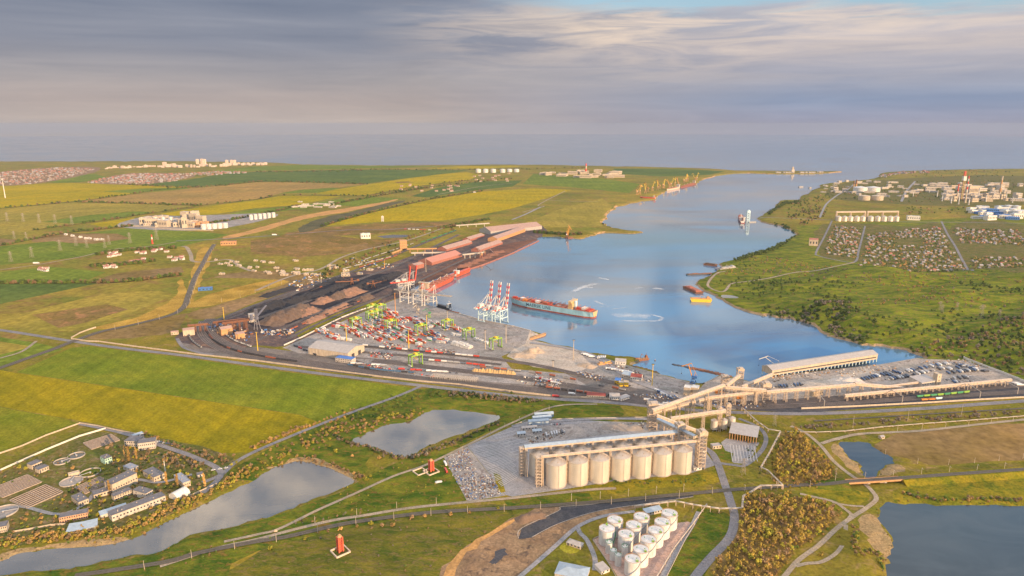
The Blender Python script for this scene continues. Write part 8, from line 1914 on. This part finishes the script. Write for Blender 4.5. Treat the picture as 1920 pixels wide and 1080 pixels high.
stuff_add('scrub',BUSH['gold']+BUSH['yellowgreen'],scatter([(1500,1085),(1530,1045),(1560,1025),(1580,990),(1590,985),(1580,1020),(1555,1045)],10,15)[:70],.7,1.3,15)
stuff_add('scrub',BUSH['green']+BUSH['dark']+BUSH['brown'],along([(1130,900),(1240,905),(1330,895)],6,40,16),.5,.9,16)
# hillside scrub on the right shore
HP = [(1320,520),(1420,478),(1560,500),(1700,520),(1930,520),(1930,712),(1810,668),(1740,664),(1655,642),(1560,622),(1490,592),(1400,565)]
pp = scatter(HP,21,21); arr = np.array(pp); nz = fbm(arr[:,0],arr[:,1]*1.9,200,4)
stuff_add('hill',BUSH['dark']+BUSH['dark']+BUSH['green']+TREE['dark'][:1],[q for q,v in zip(pp,nz) if v > .565],.9,2.3,21)
stuff_add('hill',BUSH['brown']+BUSH['grey']+BUSH['orange'],[q for q,v in zip(pp,nz) if v < .37],.8,1.6,22)
pp = scatter([(1690,655),(1760,650),(1800,640),(1930,600),(1930,715),(1860,690),(1810,671),(1745,671)],15,23); stuff_add('hill',BUSH['dark']+BUSH['grey']+BUSH['brown']+BUSH['dark'],pp,1.2,2.3,23)
stuff_add('hill',BUSH['dark']+BUSH['dark']+BUSH['grey'],along([(1440,588),(1500,600),(1540,585),(1590,592),(1560,620),(1620,640)],13,330,24),1.3,2.5,24)
stuff_add('hill',BUSH['dark'],along([(1380,488),(1420,476),(1450,466),(1480,448),(1490,436),(1474,426),(1450,420)],3.5,260,25),1.6,3.2,25)
stuff_add('hill',BUSH['dark'],along([(1442,400),(1460,388),(1475,381),(1498,380)],3,150,26),1.8,3.4,26)
stuff_add('hill',BUSH['dark']+BUSH['brown'],along([(1480,410),(1520,395),(1545,400),(1500,420)],6,120,27),1.6,3,27)
stuff_build('hill','hillside_scrub','dark green and brown scrub spread over the hillside of the right shore','scrub')
# far tree belts on the left
for hp in HEDGE+[[(480,322),(560,322),(680,320)],[(740,360),(860,345),(960,335)],[(180,478),(240,470),(330,466)],[(170,500),(240,496),(290,490)],[(820,430),(880,418),(918,412)],[(1000,436),(1060,440),(1090,440)]]: stuff_add('belt',BUSH['dark']+BUSH['brown']+BUSH['green'],along(hp,1.2,110,31),2.0,4.2,31)
stuff_add('belt',BUSH['brown']+BUSH['dark']+BUSH['orange'],along([(600,520),(680,480),(760,450),(850,425)],9,120,32),1.5,3,32)
stuff_build('belt','tree_belt','dark tree belts and hedges between the far fields','tree belt')
# villages
HM = {}
def house_mesh(wm, rm):
    m = MB().gablewall(-5,5,-4,4,-.5,3.4,6.4).gable(-5,5,-4,4,3.4,6.4,1,ov=.6).box(-3,-2,.6,1.6,4.8,7.4,2)
    for x in (-3.4,-.6,2.2): m.box(x,x+1.4,-4.06,-4.0,1,2.5,3)
    m.box(5,7.5,-2.5,2.5,-.5,2.5).slab([(5,-2.8,2.5),(7.8,-2.8,2.2),(7.8,2.8,2.2),(5,2.8,2.5)],.2,1); return m.mesh('house',[wm,rm,brickr,glass])
RC = {'grey':M('roof_slate',(.24,.23,.24),.8,0,.15,.2),'red':M('roof_red',(.34,.13,.09),.8,0,.15,.2),'brown':M('roof_brown',(.22,.14,.10),.8,0,.15,.2),'pale':M('roof_pale',(.31,.31,.32),.7,0,.15,.2)}
for r_ in RC: HM[r_] = [house_mesh(w_,RC[r_]) for w_ in (M('house_wall_pale',(.33,.31,.28),.8),M('house_wall_cream',(.31,.26,.20),.8),greyc)]
VA = [(1566,424),(1614,428),(1604,484),(1570,481),(1542,474)]; VB = [(1627,440),(1758,425),(1812,512),(1700,510),(1612,503)]; VC = [(1785,428),(1912,432),(1925,461),(1800,456)]; VD = [(1818,482),(1925,484),(1935,514),(1830,511)]
GAP = [PZ(*p) for p in [(1675,449),(1728,447),(1735,461),(1680,463)]]
hs_ = []; tv = []
for pl,seed in ((VA,1),(VB,2),(VC,3),(VD,4)):
    xy = [PZ(*p) for p in pl]; a = np.array(xy); rr_ = random.Random(seed); y = a[:,1].min(); ri_ = 0
    while y < a[:,1].max():
        x = a[:,0].min()
        while x < a[:,0].max():
            q = (x+rr_.uniform(-5,5), y+rr_.uniform(-6,6)+ (x-a[:,0].min())*.06); x += 15
            if inside(xy,np.array([q[0]]),np.array([q[1]]))[0] and not inside(GAP,np.array([q[0]]),np.array([q[1]]))[0]:
                (hs_ if rr_.random() < .42 else tv).append(q)
        y += 40 if ri_%2 else 26; ri_ += 1
hs_.sort(key=lambda q: math.hypot(*q)); rr_ = random.Random(3)
for i,(x,y) in enumerate(hs_):
    r_ = rr_.choice(['grey','grey','red','brown','pale','pale'])
    if i < 250:
        o = bpy.data.objects.new('house',rr_.choice(HM[r_])); COL.objects.link(o); o.location = (x,y,5); s_ = rr_.uniform(.75,1.1); o.scale = (s_,)*3; o.rotation_euler = (0,0,rr_.choice((0,math.pi/2))+rr_.uniform(-.15,.1)); tag(o,f'small house with a {r_} roof in the village across the inlet','house',f'{r_} roofed houses of the village across the inlet')
    else: stuff_add('houses',HM[r_],[(x,y)],.75,1.15,i)
stuff_add('vtree',BUSH['dark']+BUSH['brown']+BUSH['orange']+BUSH['green']+BUSH['dark'],[(x+rr_.uniform(-9,9),y+rr_.uniform(-14,14)) for x,y in tv*2+hs_],.9,2.0,41)
for pl,n in (([(1555,352),(1640,345),(1740,340),(1900,338),(1915,375),(1690,380),(1560,374)],320),([(1490,378),(1560,360),(1550,400),(1470,405)],110),([(1700,388),(1820,388),(1820,400),(1700,402)],40),([(1690,322),(1800,318),(1915,320),(1900,332),(1720,334)],110)):
    stuff_add('vtree',BUSH['dark']+BUSH['brown']+BUSH['dark'],scatter(pl,40,43)[:n],1.6,3.4,43)
stuff_build('vtree','village_trees','dark garden trees among the houses and works of the right shore','trees')
for pl,n,seed in (([(160,343),(200,334),(250,326),(330,326),(362,330),(330,340),(260,346)],430,5),([(-40,342),(0,324),(110,314),(180,317),(140,330),(60,345),(0,347)],420,6),([(330,326),(430,321),(470,324),(380,330)],120,7)):
    stuff_add('houses',HM['red']+HM['pale']+HM['brown'],scatter(pl,26,seed,avoid=False)[:n],1.1,1.9,seed)
stuff_add('houses',HM['red']+HM['grey'],along([(1650,331),(1690,325),(1740,323)],2,60,8),1.4,2.2,8)
if STUFF.get('houses'): stuff_build('houses','distant_houses','mass of tiny red and pale roofed houses in the far villages','houses')
stuff_build('scrub','scrub_thicket','tangled low scrub around the ponds, tracks and roads of the foreground','scrub')
# (end)
